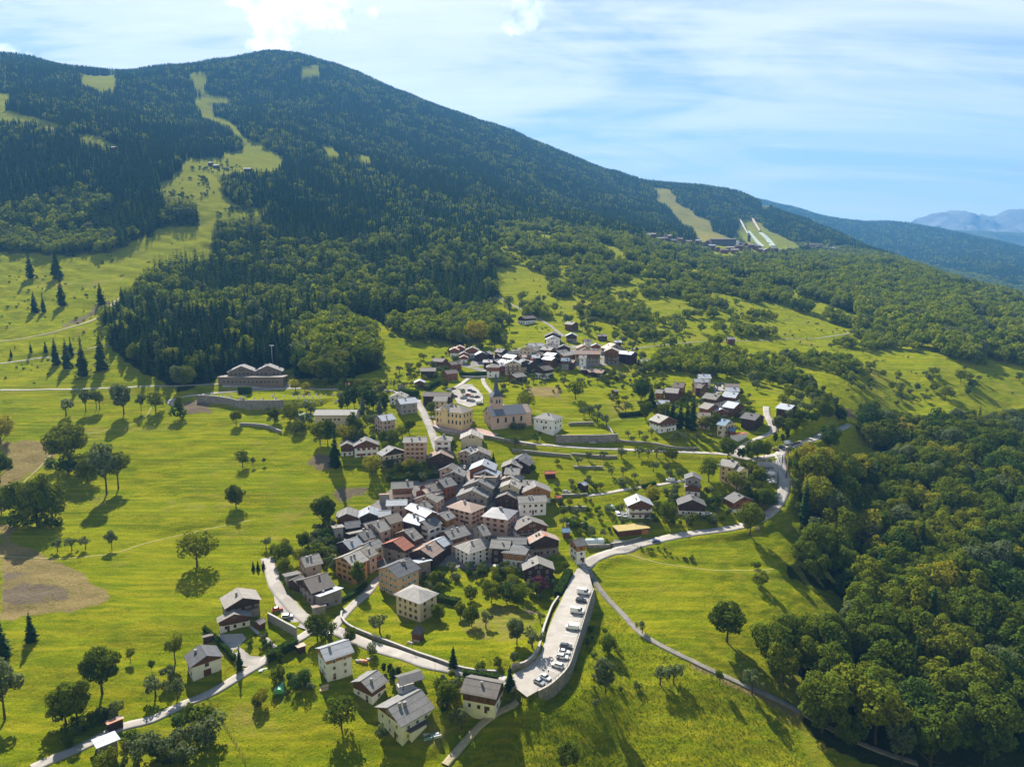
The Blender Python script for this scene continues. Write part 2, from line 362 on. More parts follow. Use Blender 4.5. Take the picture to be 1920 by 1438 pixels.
def mat_simple(name, c1, c2, scale=0.6, rough=0.85, bumpd=0.0, detail=5, spec=0.2, metal=0.0, world=True, stretch=(1, 1, 1)):
    m, nt, out = new_mat(name); b = principled(nt, out, rough, spec, metal)
    P = geo_pos(nt) if world else coords(nt)
    n = noise(nt, scale, detail, 0.65, mapping(nt, P, stretch))
    cc = mixc(nt, mrange(nt, n, 0.3, 0.7), c1, c2)
    if name.endswith(('asphalt', 'track')): cc = mixc(nt, mrange(nt, noise(nt, 0.09, 3, 0.5, P), 0.52, 0.58, 0, 0.35), cc, tuple(x * .62 for x in c1)); cc = mixc(nt, mrange(nt, noise(nt, 2.5, 4, 0.8, P), 0.5, 0.8, 0, 0.4), cc, tuple(x * .5 for x in c1))
    nt.links.new(cc, b.inputs['Base Color'])
    if bumpd: bump(nt, b, noise(nt, scale * 3, 4, 0.7, P), bumpd)
    return m
def mat_foliage(name, ca, cb, cc, trans=0.4):
    """leaves: per-tree and per-clump colour, light passes through them"""
    m, nt, out = new_mat(name)
    oi = N(nt, 'ShaderNodeObjectInfo'); at = N(nt, 'ShaderNodeAttribute', attribute_name='tint')
    c = ramp(nt, oi.outputs['Random'], [(0.0, ca), (0.5, cb), (1.0, cc)])
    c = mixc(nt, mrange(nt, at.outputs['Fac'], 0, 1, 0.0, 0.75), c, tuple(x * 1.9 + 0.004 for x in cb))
    d = N(nt, 'ShaderNodeBsdfDiffuse'); nt.links.new(c, d.inputs[0])
    t = N(nt, 'ShaderNodeBsdfTranslucent'); nt.links.new(mixc(nt, 0.5, c, tuple(min(1, x * 1.6) for x in cc)), t.inputs[0])
    mx = N(nt, 'ShaderNodeMixShader'); mx.inputs[0].default_value = trans
    nt.links.new(d.outputs[0], mx.inputs[1]); nt.links.new(t.outputs[0], mx.inputs[2]); nt.links.new(mx.outputs[0], out.inputs[0])
    return m
M_ground = mat_ground()
M_asphalt = mat_simple('pale_asphalt', (0.31, 0.28, 0.24), (0.43, 0.39, 0.34), 0.25, 0.85, 0.0, 8)
M_gravel = mat_simple('gravel_track', (0.17, 0.155, 0.13), (0.31, 0.285, 0.24), 1.2, 0.95, 0.1, 8)
M_dirt = mat_simple('dry_earth_track', (0.30, 0.25, 0.15), (0.42, 0.36, 0.23), 0.8, 0.95, 0.1, 8)
M_path = mat_simple('trodden_path', (0.23, 0.20, 0.06), (0.33, 0.28, 0.10), 0.8, 0.95)
M_mark = mat_simple('worn_white_marking', (0.5, 0.5, 0.48), (0.65, 0.65, 0.62), 1.0)
M_bark = mat_simple('bark', (0.05, 0.035, 0.022), (0.11, 0.085, 0.06), 3.0, 0.95, 0.05)
M_spruce = mat_foliage('spruce_needles', (0.010, 0.024, 0.008), (0.017, 0.036, 0.010), (0.042, 0.064, 0.012), 0.1)
M_larch = mat_foliage('larch_needles', (0.035, 0.062, 0.012), (0.05, 0.078, 0.014), (0.07, 0.09, 0.016), 0.3)
M_broad = mat_foliage('broad_leaves', (0.026, 0.047, 0.006), (0.064, 0.094, 0.007), (0.185, 0.185, 0.009), 0.27)
M_broad_light = mat_foliage('hillside_leaves', (0.034, 0.062, 0.008), (0.100, 0.140, 0.009), (0.250, 0.255, 0.010), 0.3)
M_spruce_far = mat_foliage('mountain_needles', (0.012, 0.026, 0.010), (0.015, 0.031, 0.011), (0.021, 0.039, 0.012), 0.1)
M_olive = mat_foliage('grey_green_leaves', (0.065, 0.088, 0.034), (0.085, 0.108, 0.040), (0.11, 0.125, 0.045), 0.35)
M_yellow = mat_foliage('yellowing_leaves', (0.16, 0.16, 0.012), (0.20, 0.20, 0.012), (0.24, 0.20, 0.012), 0.45)
M_purple = mat_foliage('purple_leaves', (0.060, 0.022, 0.030), (0.070, 0.026, 0.034), (0.085, 0.035, 0.040), 0.3)
M_hedge = mat_foliage('hedge_leaves', (0.030, 0.058, 0.010), (0.040, 0.072, 0.011), (0.050, 0.080, 0.012), 0.3)

# ------------------------------------------------------------------ parking terrace (cut into the height field), terrain mesh
DECK_IN = PL("1100,1060 1082,1066 1070,1085 1060,1108 1051,1128 1039,1152 1027,1182 1021,1203 1015,1222 1004,1238 986,1251 964,1262 957,1272 965,1288 988,1306")
DECK_OUT = PL("1007.6,1295 1025,1286.5 1040,1275 1057.7,1257.7 1068,1241 1077,1213 1085,1188 1091,1168 1098,1145 1104,1125 1108.7,1112 1112,1103.5")
def deck_z(y): return 2.6 + (y - 208) * 0.010
def deck_pt(px, py):
    z = 2.8
    for _ in range(8):
        p = on_plane(px, py, z); z = deck_z(p[1])
    return on_plane(px, py, z)
deck_in = [deck_pt(*p) for p in DECK_IN]; deck_out = [deck_pt(*p) for p in DECK_OUT]
deck_poly = np.array(deck_in + deck_out)
def seg_dist(x, y, pts):
    d = np.full(np.shape(x), 1e9); 
    for (a, b) in zip(pts[:-1], pts[1:]):
        ax, ay, bx, by = a[0], a[1], b[0], b[1]; L2 = (bx - ax) ** 2 + (by - ay) ** 2
        t = np.clip(((x - ax) * (bx - ax) + (y - ay) * (by - ay)) / L2, 0, 1)
        d = np.minimum(d, np.hypot(x - ax - t * (bx - ax), y - ay - t * (by - ay)))
    return d
_m = (GX > -60) & (GX < 120) & (GY > 180) & (GY < 330)
_x, _y, _z = GX[_m], GY[_m], Z[_m]
ins = inpoly(_x, _y, deck_poly[:, :2]); do = seg_dist(_x, _y, deck_out); dw = np.where(ins, 0, seg_dist(_x, _y, deck_in))
t = np.exp(-(do / 22) ** 2) * ~ins
_z = np.where(ins, deck_z(_y) - 0.35, _z)
east = (~ins) & (do < dw)
_z = np.where(east, _z * (1 - t) + np.minimum(_z, deck_z(_y) - 4.6) * t, _z)
west = (~ins) & ~east & (dw < 6)
tw = np.clip(1 - dw / 6, 0, 1) ** 2
_z = np.where(west, _z * (1 - tw) + (deck_z(_y) + 0.1) * tw, _z)
Z[_m] = _z; RR = (Z - CAM_Z) / GY; HORIZ = np.maximum.accumulate(RR, axis=1)

# roads: (name, width m, material, points in the photograph); used for the ribbons, and to keep trees off
ROADS = [
 ('road', 6.4, M_asphalt, "1590,797 1560,806 1535,820 1495,832 1470,842 1462,852 1466,875 1471,900 1468,925 1455,950 1435,967 1400,984 1350,993 1300,1000 1240,1011 1190,1024 1150,1035 1115,1047 1092,1062"),
 ('road', 5.6, M_asphalt, "985,1284 955,1275 905,1270 850,1256 800,1242 750,1228 700,1213 655,1196 620,1180 590,1170 560,1150 535,1125 517,1098 508,1070 500,1045"),
 ('road', 4.0, M_asphalt, "622,1182 640,1158 660,1136 690,1110 705,1090 722,1075"),
 ('road', 4.2, M_asphalt, "592,1175 565,1195 540,1210 515,1222 495,1240 450,1268 400,1296 340,1325 285,1347 225,1368 150,1398 60,1440"),
 ('road', 5.0, M_asphalt, "792,768 800,790 812,800 860,806 900,812 935,822 985,831 1040,836 1100,840 1160,843 1230,846 1300,849 1360,852 1400,862 1440,856 1464,850"),
 ('road', 5.2, M_asphalt, "782,752 796,776 806,800 812,818 822,845 835,868 845,885"),
 ('road', 4.2, M_asphalt, "868,868 874,885 880,903 888,915"),
 ('road', 4.5, M_asphalt, "1437,762 1438,778 1447,795 1450,808 1440,816 1412,826 1392,838 1380,850"),
 ('road', 4.0, M_asphalt, "1380,730 1345,735 1338,745 1345,760 1355,770"),
 ('lane', 3.4, M_asphalt, "1100,930 1140,925 1180,917 1225,911 1262,905 1285,900"),
 ('lane', 3.2, M_gravel, "1180,655 1230,650 1290,643 1340,641 1400,640 1460,637 1520,635 1575,628 1640,612"),
 ('lane', 3.6, M_gravel, "930,553 955,570 990,585 1015,600 1040,618 1058,632"),
 ('lane', 3.6, M_asphalt, "0,682 45,676 100,669 145,660 205,649"),
 ('lane', 3.6, M_asphalt, "0,732 60,732 120,731 180,729 240,727 310,725 370,722 420,720"),
 ('lane', 4.5, M_asphalt, "330,762 318,754 335,746 380,740 430,735 490,731 560,729 640,730 700,731 740,735 782,752"),
 ('lane', 3.2, M_asphalt, "905,705 908,720 920,735 935,752 946,768"),
 ('lane', 3.6, M_asphalt, "840,735 862,722 885,705 905,700 920,690"),
 ('gravel_track', 2.5, M_gravel, "1100,1060 1112,1085 1132,1115 1165,1150 1205,1190 1262,1222 1330,1254 1400,1288 1450,1310 1500,1335 1560,1370 1640,1405 1720,1435"),
 ('dirt_track', 3.6, M_dirt, "0,640 50,634 100,624 150,610 185,596 205,580 222,560"),
 ('path', 0.88, M_path, "0,1043 60,1045 130,1046 210,1038 270,1020 330,1006 400,990 470,975"),
 ('path', 0.96, M_path, "165,815 230,801 262,790 276,778 284,762"),
 ('path', 0.80, M_path, "1005,770 1035,780 1060,785 1110,788"), ('path', 0.80, M_path, "1146,788 1175,784 1205,781"),
 ('path', 0.72, M_path, "1175,1036 1210,1050 1250,1058 1330,1068 1400,1070 1450,1068"),
 ('path', 1.28, M_path, "0,962 18,935 45,905 75,875 105,840"),
 ('dirt_track', 2.6, M_dirt, "835,1438 872,1392 900,1368 935,1345 958,1322 970,1300"),
]
def densify(P, step):
    P = np.asarray(P, float); out = []
    n = len(P)
    for i in range(n - 1):
        p0, p1, p2, p3 = P[max(i - 1, 0)], P[i], P[i + 1], P[min(i + 2, n - 1)]
        k = max(1, int(np.linalg.norm(p2 - p1) / step))
        for j in range(k):
            t = j / k
            out.append(0.5 * ((2 * p1) + (p2 - p0) * t + (2 * p0 - 5 * p1 + 4 * p2 - p3) * t * t + (3 * p1 - p0 - 3 * p2 + p3) * t ** 3))
    out.append(P[-1]); return np.array(out)
road_lines = []
for name, w, mt, s in ROADS:
    pts = np.array([hit(*p)[:2] for p in PL(s)]); road_lines.append((name, w, mt, densify(pts, 2.5)))
def road_dist(x, y, near_only=None):
    d = np.full(np.shape(x), 1e9)
    for name, w, mt, L in road_lines:
        m = (x > L[:, 0].min() - 20) & (x < L[:, 0].max() + 20) & (y > L[:, 1].min() - 20) & (y < L[:, 1].max() + 20)
        if not m.any(): continue
        xs, ys = x[m], y[m]; dd = np.full(xs.shape, 1e9)
        for q in L[::2]: dd = np.minimum(dd, np.hypot(xs - q[0], ys - q[1]))
        d[m] = np.minimum(d[m], dd - w / 2)
    return d
# level the ground across each road so that the ribbon lies on it
for name, w, mt, L in road_lines:
    zc = zf(L[:, 0], L[:, 1]); k = np.ones(9) / 9; zs = np.convolve(np.pad(zc, 4, mode='edge'), k, 'valid')
    tt_ = np.arange(0, len(L) - 1 + 1e-6, 0.2); L0 = L; L = np.column_stack([np.interp(tt_, np.arange(len(L0)), L0[:, 0]), np.interp(tt_, np.arange(len(L0)), L0[:, 1])]); zs = np.interp(tt_, np.arange(len(L0)), zs)
    m = (GX > L[:, 0].min() - 14) & (GX < L[:, 0].max() + 14) & (GY > L[:, 1].min() - 14) & (GY < L[:, 1].max() + 14)
    if name in ('road', 'lane') or True:
        idx = np.argwhere(m)
        xs, ys = GX[m], GY[m]; dd = np.full(xs.shape, 1e9); zz = np.zeros(xs.shape)
        for q, zq in zip(L, zs):
            e = np.hypot(xs - q[0], ys - q[1]); c = e < dd; dd[c] = e[c]; zz[c] = zq
        keep = ~inpoly(xs, ys, deck_poly[:, :2])
        t = np.clip((w / 2 + 6 - dd) / 5, 0, 1); t = t * t * (3 - 2 * t) * keep
        Z[m] = Z[m] * (1 - t) + zz * t
def terrace(poly, dz):
    global RR, HORIZ
    P = np.array([hit(*p) for p in PL(poly)]); m = (GX > P[:, 0].min() - 2) & (GX < P[:, 0].max() + 2) & (GY > P[:, 1].min() - 2) & (GY < P[:, 1].max() + 2)
    ins = np.zeros_like(m); ins[m] = inpoly(GX[m], GY[m], P[:, :2]); zt = P[:, 2].mean() + dz; Z[ins] = np.maximum(Z[ins], zt) if dz > 0 else zt
RR = (Z - CAM_Z) / GY
for t_ in (("1043,829.5 1157,826.5 1139,800 1066,798", 1.6), ("371,753 460,758 457,742 378,741", 2.2), ("461,766 530,764 600,758 630,746 600,740 480,740", 2.6)): terrace(*t_)
RR = (Z - CAM_Z) / GY; HORIZ = np.maximum.accumulate(RR, axis=1)

SOIL = [PL("575,860 600,850 640,862 635,880 600,884"), PL("615,925 640,912 690,915 690,930 640,940"), PL("0,1108 40,1090 130,1100 125,1128 60,1135 0,1130"), PL("0,1075 40,1070 70,1075 0,1090"),
        PL("1405,980 1420,990 1428,1010 1415,1000"), PL("340,755 395,752 400,775 345,778"), PL("985,1145 1012,1143 1015,1152 990,1153"), PL("500,630 560,600 200,600 190,640") if False else PL("100,622 160,590 200,560 205,572 150,606 60,630"),
        PL("1560,770 1590,768 1600,782 1570,785"), PL("1030,600 1035,600 1035,602 1030,602"), PL("890,935 1000,932 1000,1000 880,1010"), PL("700,940 860,900 960,930 960,1010 820,1060 640,1010")]
DRY = [PL("0,828 60,824 105,832 100,850 85,870 60,885 40,900 20,940 0,965"), PL("0,1010 50,1025 120,1060 165,1080 205,1112 195,1128 140,1145 80,1150 0,1162"), PL("0,980 30,985 20,1035 0,1040"),
       PL("1205,330 1255,335 1290,370 1345,410 1385,450 1330,462 1290,430 1255,400 1225,380"), PL("850,1150 960,1130 1010,1160 985,1200 930,1210 860,1185"), PL("730,1150 770,1150 760,1175 735,1170"),
       PL("700,1365 760,1350 850,1330 880,1370 830,1400 760,1400"), PL("1290,1240 1420,1290 1510,1330 1500,1345 1400,1300 1280,1245"),
       PL("985,725 1060,730 1050,745 985,742")]
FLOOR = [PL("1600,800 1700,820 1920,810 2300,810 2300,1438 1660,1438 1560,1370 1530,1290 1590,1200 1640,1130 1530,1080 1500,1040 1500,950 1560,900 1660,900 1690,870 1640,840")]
DEF_ZONES = """
B .8 .10 12 20|880,430 1000,425 1180,452 1300,474 1500,478 1620,474 1750,500 1920,540 2300,600 2300,730 1920,690 1850,690 1760,665 1690,640 1600,625 1560,603 1450,570 1400,560 1350,585 1290,560 1200,570 1150,520 1080,540 1000,500 930,525 920,450
B 1 .5 18 24|1560,520 1700,510 1800,560 1820,630 1700,632 1620,600 1560,560
C 1 .93 20 29|0,225 60,225 130,250 200,290 270,330 320,370 371,392 371,425 300,430 270,455 230,470 130,480 0,472 -400,480 -400,200
B 1 .15 12 16|0,452 60,440 200,440 225,470 130,482 0,470
C 1 .90 17 28|391,431 397,414 520,410 420,370 410,330 520,325 700,380 900,425 930,520 925,570 830,600 780,620 700,600 660,590 600,600 560,620 555,690 480,692 420,705 330,738 300,715 205,655 200,600 262,545 300,504 350,491 400,484
B 1 .08 14 20|560,635 620,600 700,625 712,690 640,718 555,712
B .8 .3 12 18|720,590 830,580 930,590 925,650 860,650 790,640 730,620
B .4 0 8 12|1150,545 1250,560 1300,600 1250,640 1190,640 1120,600
B .5 .1 9 14|1000,520 1140,520 1150,560 1130,620 1080,640 1000,600 960,560
B .85 .05 8 13|1260,645 1420,645 1440,700 1330,712 1210,700
B .5 0 7 11|1450,640 1700,660 1780,700 1720,735 1560,760 1440,710
B .75 .15 8 13|1480,740 1560,730 1590,780 1560,805 1500,800
B .5 0 8 12|1240,590 1340,590 1360,625 1260,632
B .75 0 8 12|1380,580 1470,600 1440,636 1360,636
B .6 0 8 13|1600,620 1720,650 1700,670 1580,650
B .35 0 5 8|1130,690 1230,700 1240,750 1190,735 1120,712
B 1 .03 14 25|1600,800 1700,820 1920,810 2300,810 2300,1438 1650,1438 1550,1400 1500,1345 1545,1290 1440,1240 1450,1200 1570,1200 1610,1150 1560,1110 1480,1085 1480,1060 1530,1030 1500,985 1500,930 1540,905 1590,890 1640,925 1660,895 1690,870 1640,840
C 0 0 0 0|324,337 290,344 300,360 334,370 371,380 371,427 354,434 277,444 220,471 390,484 397,414 514,404 481,394 437,384 417,360 407,327 434,324 521,320 534,294 491,274 467,260 451,247 434,227 401,217 394,194 437,192 434,187 387,177 384,137 354,140 364,163 387,182 361,183 374,207 374,217 427,234 444,257 467,274 417,294 351,299 337,314
C 0 0 0 0|150,141 214,143 214,168 185,171 150,156
C 0 0 0 0|-50,172 15,175 15,207 50,215 105,232 112,247 60,233 -50,215
C 0 0 0 0|127,247 160,250 215,270 245,290 230,288 160,265
C 0 0 0 0|1223,350 1236,350 1272,366 1274,382 1324,412 1332,428 1370,445 1400,470 1340,475 1316,450 1302,434 1286,420 1267,401 1264,393 1232,374 1230,361
C 0 0 0 0|1379,414 1405,412 1424,420 1451,434 1497,460 1424,474 1395,460 1386,432
C 0 0 0 0|570,125 600,122 606,140 570,144
C 0 0 0 0|597,273 620,275 642,293 620,297
C 0 0 0 0|1428,383 1438,383 1438,389 1428,389
C 0 0 0 0|665,290 690,293 700,310 670,305
B .4 .2 8 13|1205,446 1330,452 1440,450 1600,462 1600,474 1400,478 1205,466
C 0 0 0 0|925,525 1000,505 1040,520 1000,545 960,560 930,560
B .5 .05 9 14|930,470 1100,500 1200,520 1330,540 1400,545 1460,560 1400,575 1350,600 1290,570 1200,585 1150,535 1080,550 1000,510 930,530
C 0 0 0 0|1690,645 1700,645 1700,650 1690,650
"""
ZONES = []
for ln in DEF_ZONES.strip().split('\n'):
    h, p = ln.split('|'); k, den, cf, h0, h1 = h.split(); ZONES.append((float(den), float(cf), float(h0), float(h1), np.array(PL(p))))
def zjit(px, py):
    return px + 7 * fbm(px / 26, py / 15, 3), py + 3.5 * fbm(px / 22 + 50, py / 13, 3)
def zone_eval(px, py, Y):
    px, py = zjit(px, py)
    den = np.where(Y > 1100, 1.0, 0.0); cf = np.full(px.shape, 0.9); h0 = np.full(px.shape, 20.0); h1 = np.full(px.shape, 27.0); zi = np.full(px.shape, -1)
    for i, (d, c, a, b, poly) in enumerate(ZONES):
        m = inpoly(px, py, poly); den[m] = d; cf[m] = c; h0[m] = a; h1[m] = b; zi[m] = i
    return den, cf, h0, h1, zi
def in_clearing(px, py):
    r = np.zeros(px.shape, bool); px, py = zjit(px, py)
    for d, c, a, b, poly in ZONES:
        if d == 0: r |= inpoly(px, py, poly)
    return r

def build_terrain():
    V = np.stack([GX, GY, Z], -1).reshape(-1, 3)
    i, j = np.meshgrid(np.arange(NA - 1), np.arange(NS - 1), indexing='ij'); k = i * NS + j
    F = np.stack([k, k + NS, k + NS + 1, k + 1], -1).reshape(-1, 4)
    me = mesh_from('valley_ground', V, F, [M_ground], smooth=True)
    px, py, dep = proj(GX, GY, Z)
    cov = np.zeros((NA, NS, 4), np.float32); cov[..., 3] = 1
    jx, jy = zjit(px, py)
    for i_, p in enumerate(DRY): cov[..., 0] = np.maximum(cov[..., 0], inpoly(jx, jy, p) * (.42 if i_ in (4, 5, 6) else 1.0))
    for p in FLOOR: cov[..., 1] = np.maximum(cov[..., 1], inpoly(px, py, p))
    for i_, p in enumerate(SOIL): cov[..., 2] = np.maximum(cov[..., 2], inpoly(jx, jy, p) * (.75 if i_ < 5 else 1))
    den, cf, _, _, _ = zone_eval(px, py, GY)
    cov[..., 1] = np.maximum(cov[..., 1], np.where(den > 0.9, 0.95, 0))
    vis = RR >= HORIZ - 0.0005
    cov[..., 0] = np.where(vis | (GY < 1500), cov[..., 0], 0)
    for q in range(2):   # soften the borders
        cov[1:-1, 1:-1, :3] = (cov[1:-1, 1:-1, :3] * 2 + cov[:-2, 1:-1, :3] + cov[2:, 1:-1, :3] + cov[1:-1, :-2, :3] + cov[1:-1, 2:, :3]) / 6
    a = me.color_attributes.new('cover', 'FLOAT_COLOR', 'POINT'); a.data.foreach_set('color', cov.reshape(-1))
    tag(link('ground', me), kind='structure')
build_terrain()

def ribbon(name, L, w, mat, lift=0.13, over=None):
    T = np.gradient(L, axis=0); T /= np.maximum(np.linalg.norm(T, axis=1, keepdims=True), 1e-6); Nn = np.stack([-T[:, 1], T[:, 0]], 1)
    offs = np.array([-1, -1, -0.5, 0, 0.5, 1, 1]) * w / 2; dzs = np.array([-1.2, 0, 0, 0, 0, 0, -1.2]); V = []
    rw = 1 + 0.05 * vnoise(np.arange(len(L)) / 6.0, np.zeros(len(L)) + w)
    for o_, d_ in zip(offs, dzs):
        q = L + Nn * (o_ * rw)[:, None]; V.append(np.column_stack([q, zf(q[:, 0], q[:, 1]) + lift + d_]))
    V = np.stack(V, 1); n, k = V.shape[:2]
    idx = np.arange(n * k).reshape(n, k)
    F = np.stack([idx[:-1, 1:], idx[1:, 1:], idx[1:, :-1], idx[:-1, :-1]], -1).reshape(-1, 4)
    return link(name, mesh_from(name, V.reshape(-1, 3), F, [mat]))
for i, (name, w, mt, L) in enumerate(road_lines):
    tag(ribbon(name, L, w, mt, (0.22 if name != 'path' else 0.09) + 0.012 * i * (name != 'path')), kind='structure')
for s_ in ("1450,853 1457,858 1461,868 1462,880", "1467,853 1465,862 1464,880", "1405,986 1350,995 1300,1002"):
    if s_[0:4] != '1405': tag(ribbon('road_markings', densify(np.array([hit(*p)[:2] for p in PL(s_)]), 1.5), .3, M_mark, .62), kind='structure')
# ------------------------------------------------------------------ tree meshes (height 1, scaled per tree)
def add_tint(me, tint):
    a = me.attributes.new('tint', 'FLOAT', 'FACE'); a.data.foreach_set('value', np.asarray(tint, np.float32))
def cards(C, Nrm, S, g, asp=1.0):
    """one leaf clump per centre: a bent pair of triangles facing Nrm"""
    n = len(C); Nrm = Nrm / np.linalg.norm(Nrm, axis=1, keepdims=True)
    ref = g.normal(size=(n, 3)); U = np.cross(Nrm, ref); U /= np.linalg.norm(U, axis=1, keepdims=True); W = np.cross(Nrm, U)
    S = np.asarray(S)[:, None]
    V = np.stack([C + U * S, C + W * S * asp + Nrm * S * .25, C - U * S * g.uniform(.6, 1.1, (n, 1)), C - W * S * asp * g.uniform(.6, 1.1, (n, 1)) + Nrm * S * .25], 1).reshape(-1, 3)
    F = np.arange(4 * n).reshape(n, 4)
    return V, F
def broad_crown(seed, n=1500, w=0.36, base=0.26, lobes=14, size=0.034, open_=0.0, top=1.0, mat=None, name='crown'):
    g = np.random.default_rng(seed)
    cz = (base + top) / 2; hz = (top - base) / 2
    LC, LR = [], []
    for i in range(lobes):
        d = g.normal(size=3); d /= np.linalg.norm(d); d[2] = d[2] * 0.9 + 0.1
        q = g.uniform(0.5, 0.86)
        LC.append([d[0] * w * q, d[1] * w * q, cz + d[2] * hz * q]); LR.append(g.uniform(0.30, 0.46) * (min(1, (15 / lobes) ** .42)) * min(w, hz) * (1.15 if d[2] > 0 else 0.95))
    LC.append([0, 0, cz]); LR.append(min(w, hz) * 0.62); LC = np.array(LC); LR = np.array(LR)
    k = g.choice(len(LC), n, p=LR ** 2 / (LR ** 2).sum())
    d = g.normal(size=(n, 3)); d /= np.linalg.norm(d, axis=1, keepdims=True)
    r = LR[k] * g.uniform(0.72, 1.12, n)
    C = LC[k] + d * r[:, None]
    # keep the outer clumps, drop those buried in neighbouring lobes
    dd = np.linalg.norm(C[:, None] - LC[None], axis=2) / LR[None]
    keep = (dd.min(1) > 0.66) & (g.uniform(size=n) > open_)
    C, d, k = C[keep], d[keep], k[keep]
    Nm = d + g.normal(size=d.shape) * 0.45 + np.array([0, 0, 0.35])
    V, F = cards(C, Nm, size * g.uniform(0.6, 1.35, len(C)), g)
    me = mesh_from(name, V, F, [mat]); lt = g.uniform(0, 1, len(LC))
    add_tint(me, np.clip(0.5 * lt[k] + 0.5 * g.uniform(size=len(k)) ** 1.5, 0, 1))
    return me
def broad_trunk(seed, base=0.26, w=0.36, r=0.022, name='trunk'):
    g = random.Random(seed); b = MB(); top = base + 0.25
    b.bar((0, 0, -0.06), (0.01, 0, base), r * 1.3, 0, r * 0.85, 6); b.bar((0.01, 0, base), (0, 0.01, 0.78), r * .85, 0, r * 0.2, 5)
    for i in range(7):
        t = 2 * math.pi * i / 7 + g.uniform(-.4, .4); z = base + g.uniform(-0.04, 0.2)
        b.bar((0, 0, z), (math.cos(t) * w * .62, math.sin(t) * w * .62, z + g.uniform(.16, .34)), r * .5, 0, r * .12, 4)
    return mesh_from(name, b.v, b.f, [M_bark])
def spruce_crown(seed, tiers=22, br=13, w=0.14, mat=None, base=0.06, name='crown'):
    g = np.random.default_rng(seed); V, F, T = [], [], []
    for i in range(tiers):
        t = i / (tiers - 1); z = base + (0.985 - base) * t ** 0.92
        R = w * (1 - t) ** 0.75 * (0.62 + 0.62 * g.random()) + 0.008
        if t < 0.08: R *= 0.75
        nb = max(4, int(br * (1 - 0.55 * t))); ph = g.random() * 6.28
        for j in range(nb):
            a = ph + 2 * math.pi * (j + g.uniform(-.3, .3)) / nb; r = R * g.uniform(0.45, 1.25); hw = r * g.uniform(0.2, 0.34) + 0.004
            ca_, sa = math.cos(a), math.sin(a); dr = r * g.uniform(0.25, 0.6); up = 0.04 * (1 - t) * 0.4
            b = len(V)
            V += [(0.0, 0.0, z + up), (ca_ * r * .55 - sa * hw, sa * r * .55 + ca_ * hw, z - dr * .45), (ca_ * r, sa * r, z - dr * .75), (ca_ * r * .55 + sa * hw, sa * r * .55 - ca_ * hw, z - dr * .45), (ca_ * r * .5, sa * r * .5, z - dr * .15 + up * .6),
                  (ca_ * r * .75, sa * r * .75, z - dr * 1.25 - .01)]
            F += [(b, b + 1, b + 4), (b, b + 4, b + 3), (b + 1, b + 2, b + 4), (b + 4, b + 2, b + 3), (b + 1, b + 5, b + 3)]
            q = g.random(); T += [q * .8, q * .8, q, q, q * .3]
    me = mesh_from(name, np.array(V), np.array(F), [mat or M_spruce]); add_tint(me, T); return me
def spruce_trunk(name='trunk'):
    b = MB(); b.bar((0, 0, -0.04), (0, 0, 0.97), 0.013, 0, 0.002, 6); return mesh_from(name, b.v, b.f, [M_bark])
def far_spruce(seed, mat=None):
    g = np.random.default_rng(seed); V, F, T = [], [], []; n = 9; tiers = 6
    for i in range(tiers):
        t = i / tiers; z0 = 0.03 + 0.95 * t; R = 0.135 * (1 - t) ** 0.8 + 0.012; z1 = min(1.0, z0 + 0.26 * (1 - t * .4)); b = len(V); V.append((0, 0, z1))
        for j in range(n):
            a = 2 * math.pi * j / n + i * 0.5; r = R * (g.uniform(.85, 1.25) if j % 2 else g.uniform(.5, .7)); V.append((math.cos(a) * r, math.sin(a) * r, z0 - (0.03 if j % 2 else -0.02)))
        for j in range(n): F.append((b, b + 1 + j, b + 1 + (j + 1) % n)); T.append(g.random() * .9)
    me = mesh_from('spruce_far', np.array(V), np.array(F), [mat or M_spruce]); add_tint(me, T); return me

BC = [broad_crown(100 + i, 4600, w=[.36, .42, .31, .39, .46, .34][i], base=[.12, .08, .16, .1, .1, .2][i], lobes=[30, 38, 24, 42, 34, 20][i], size=0.024, mat=M_broad) for i in range(6)]
_mm = [M_broad, M_broad, M_olive, M_broad, M_broad, M_hedge]
BC += [broad_crown(120 + i, 3800, w=[.33, .44, .4][i], base=[.2, .1, .15][i], lobes=[22, 40, 26][i], size=0.026, mat=[M_olive, M_hedge, M_yellow][i]) for i in range(3)]
BT = [broad_trunk(i, [.16, .12, .2, .14, .14, .24][i], [.36, .42, .31, .39, .46, .34][i]) for i in range(6)]
LOOSE = [broad_crown(140 + i, 1900, w=.27, base=.3, lobes=8, size=0.026, open_=.25, mat=[M_broad, M_olive, M_broad][i]) for i in range(3)]
LT = [broad_trunk(20 + i, .32, .27, .016) for i in range(3)]
ORCH = [broad_crown(160 + i, 1000, w=.55, base=.34, lobes=8, size=0.042, open_=.3, mat=M_olive) for i in range(3)]
OT = [broad_trunk(30 + i, .34, .5, .035) for i in range(3)]
BUSH = [broad_crown(180 + i, 800, w=.6, base=0.0, lobes=8, size=0.055, mat=[M_broad, M_olive, M_hedge][i]) for i in range(3)]
ROUND = broad_crown(190, 1800, w=.44, base=.22, lobes=22, size=0.03, mat=M_broad)
PURP = broad_crown(191, 1800, w=.46, base=.2, lobes=18, size=0.036, mat=M_purple)
YEL = [broad_crown(192 + i, 2000, w=.42, base=.2, lobes=14, size=0.03, mat=M_yellow) for i in range(1)]
POPL = [broad_crown(195 + i, 1700, w=.17, base=.12, lobes=16, size=0.024, mat=M_broad) for i in range(2)]
CYP = broad_crown(198, 1400, w=.16, base=.02, lobes=22, size=0.026, mat=M_hedge)
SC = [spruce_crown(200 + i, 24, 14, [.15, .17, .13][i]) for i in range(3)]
BLUE = spruce_crown(210, 20, 14, .2, mat=mat_foliage('blue_spruce_needles', (.06, .085, .075), (.07, .095, .085), (.08, .11, .1), .2))
STK = spruce_trunk()
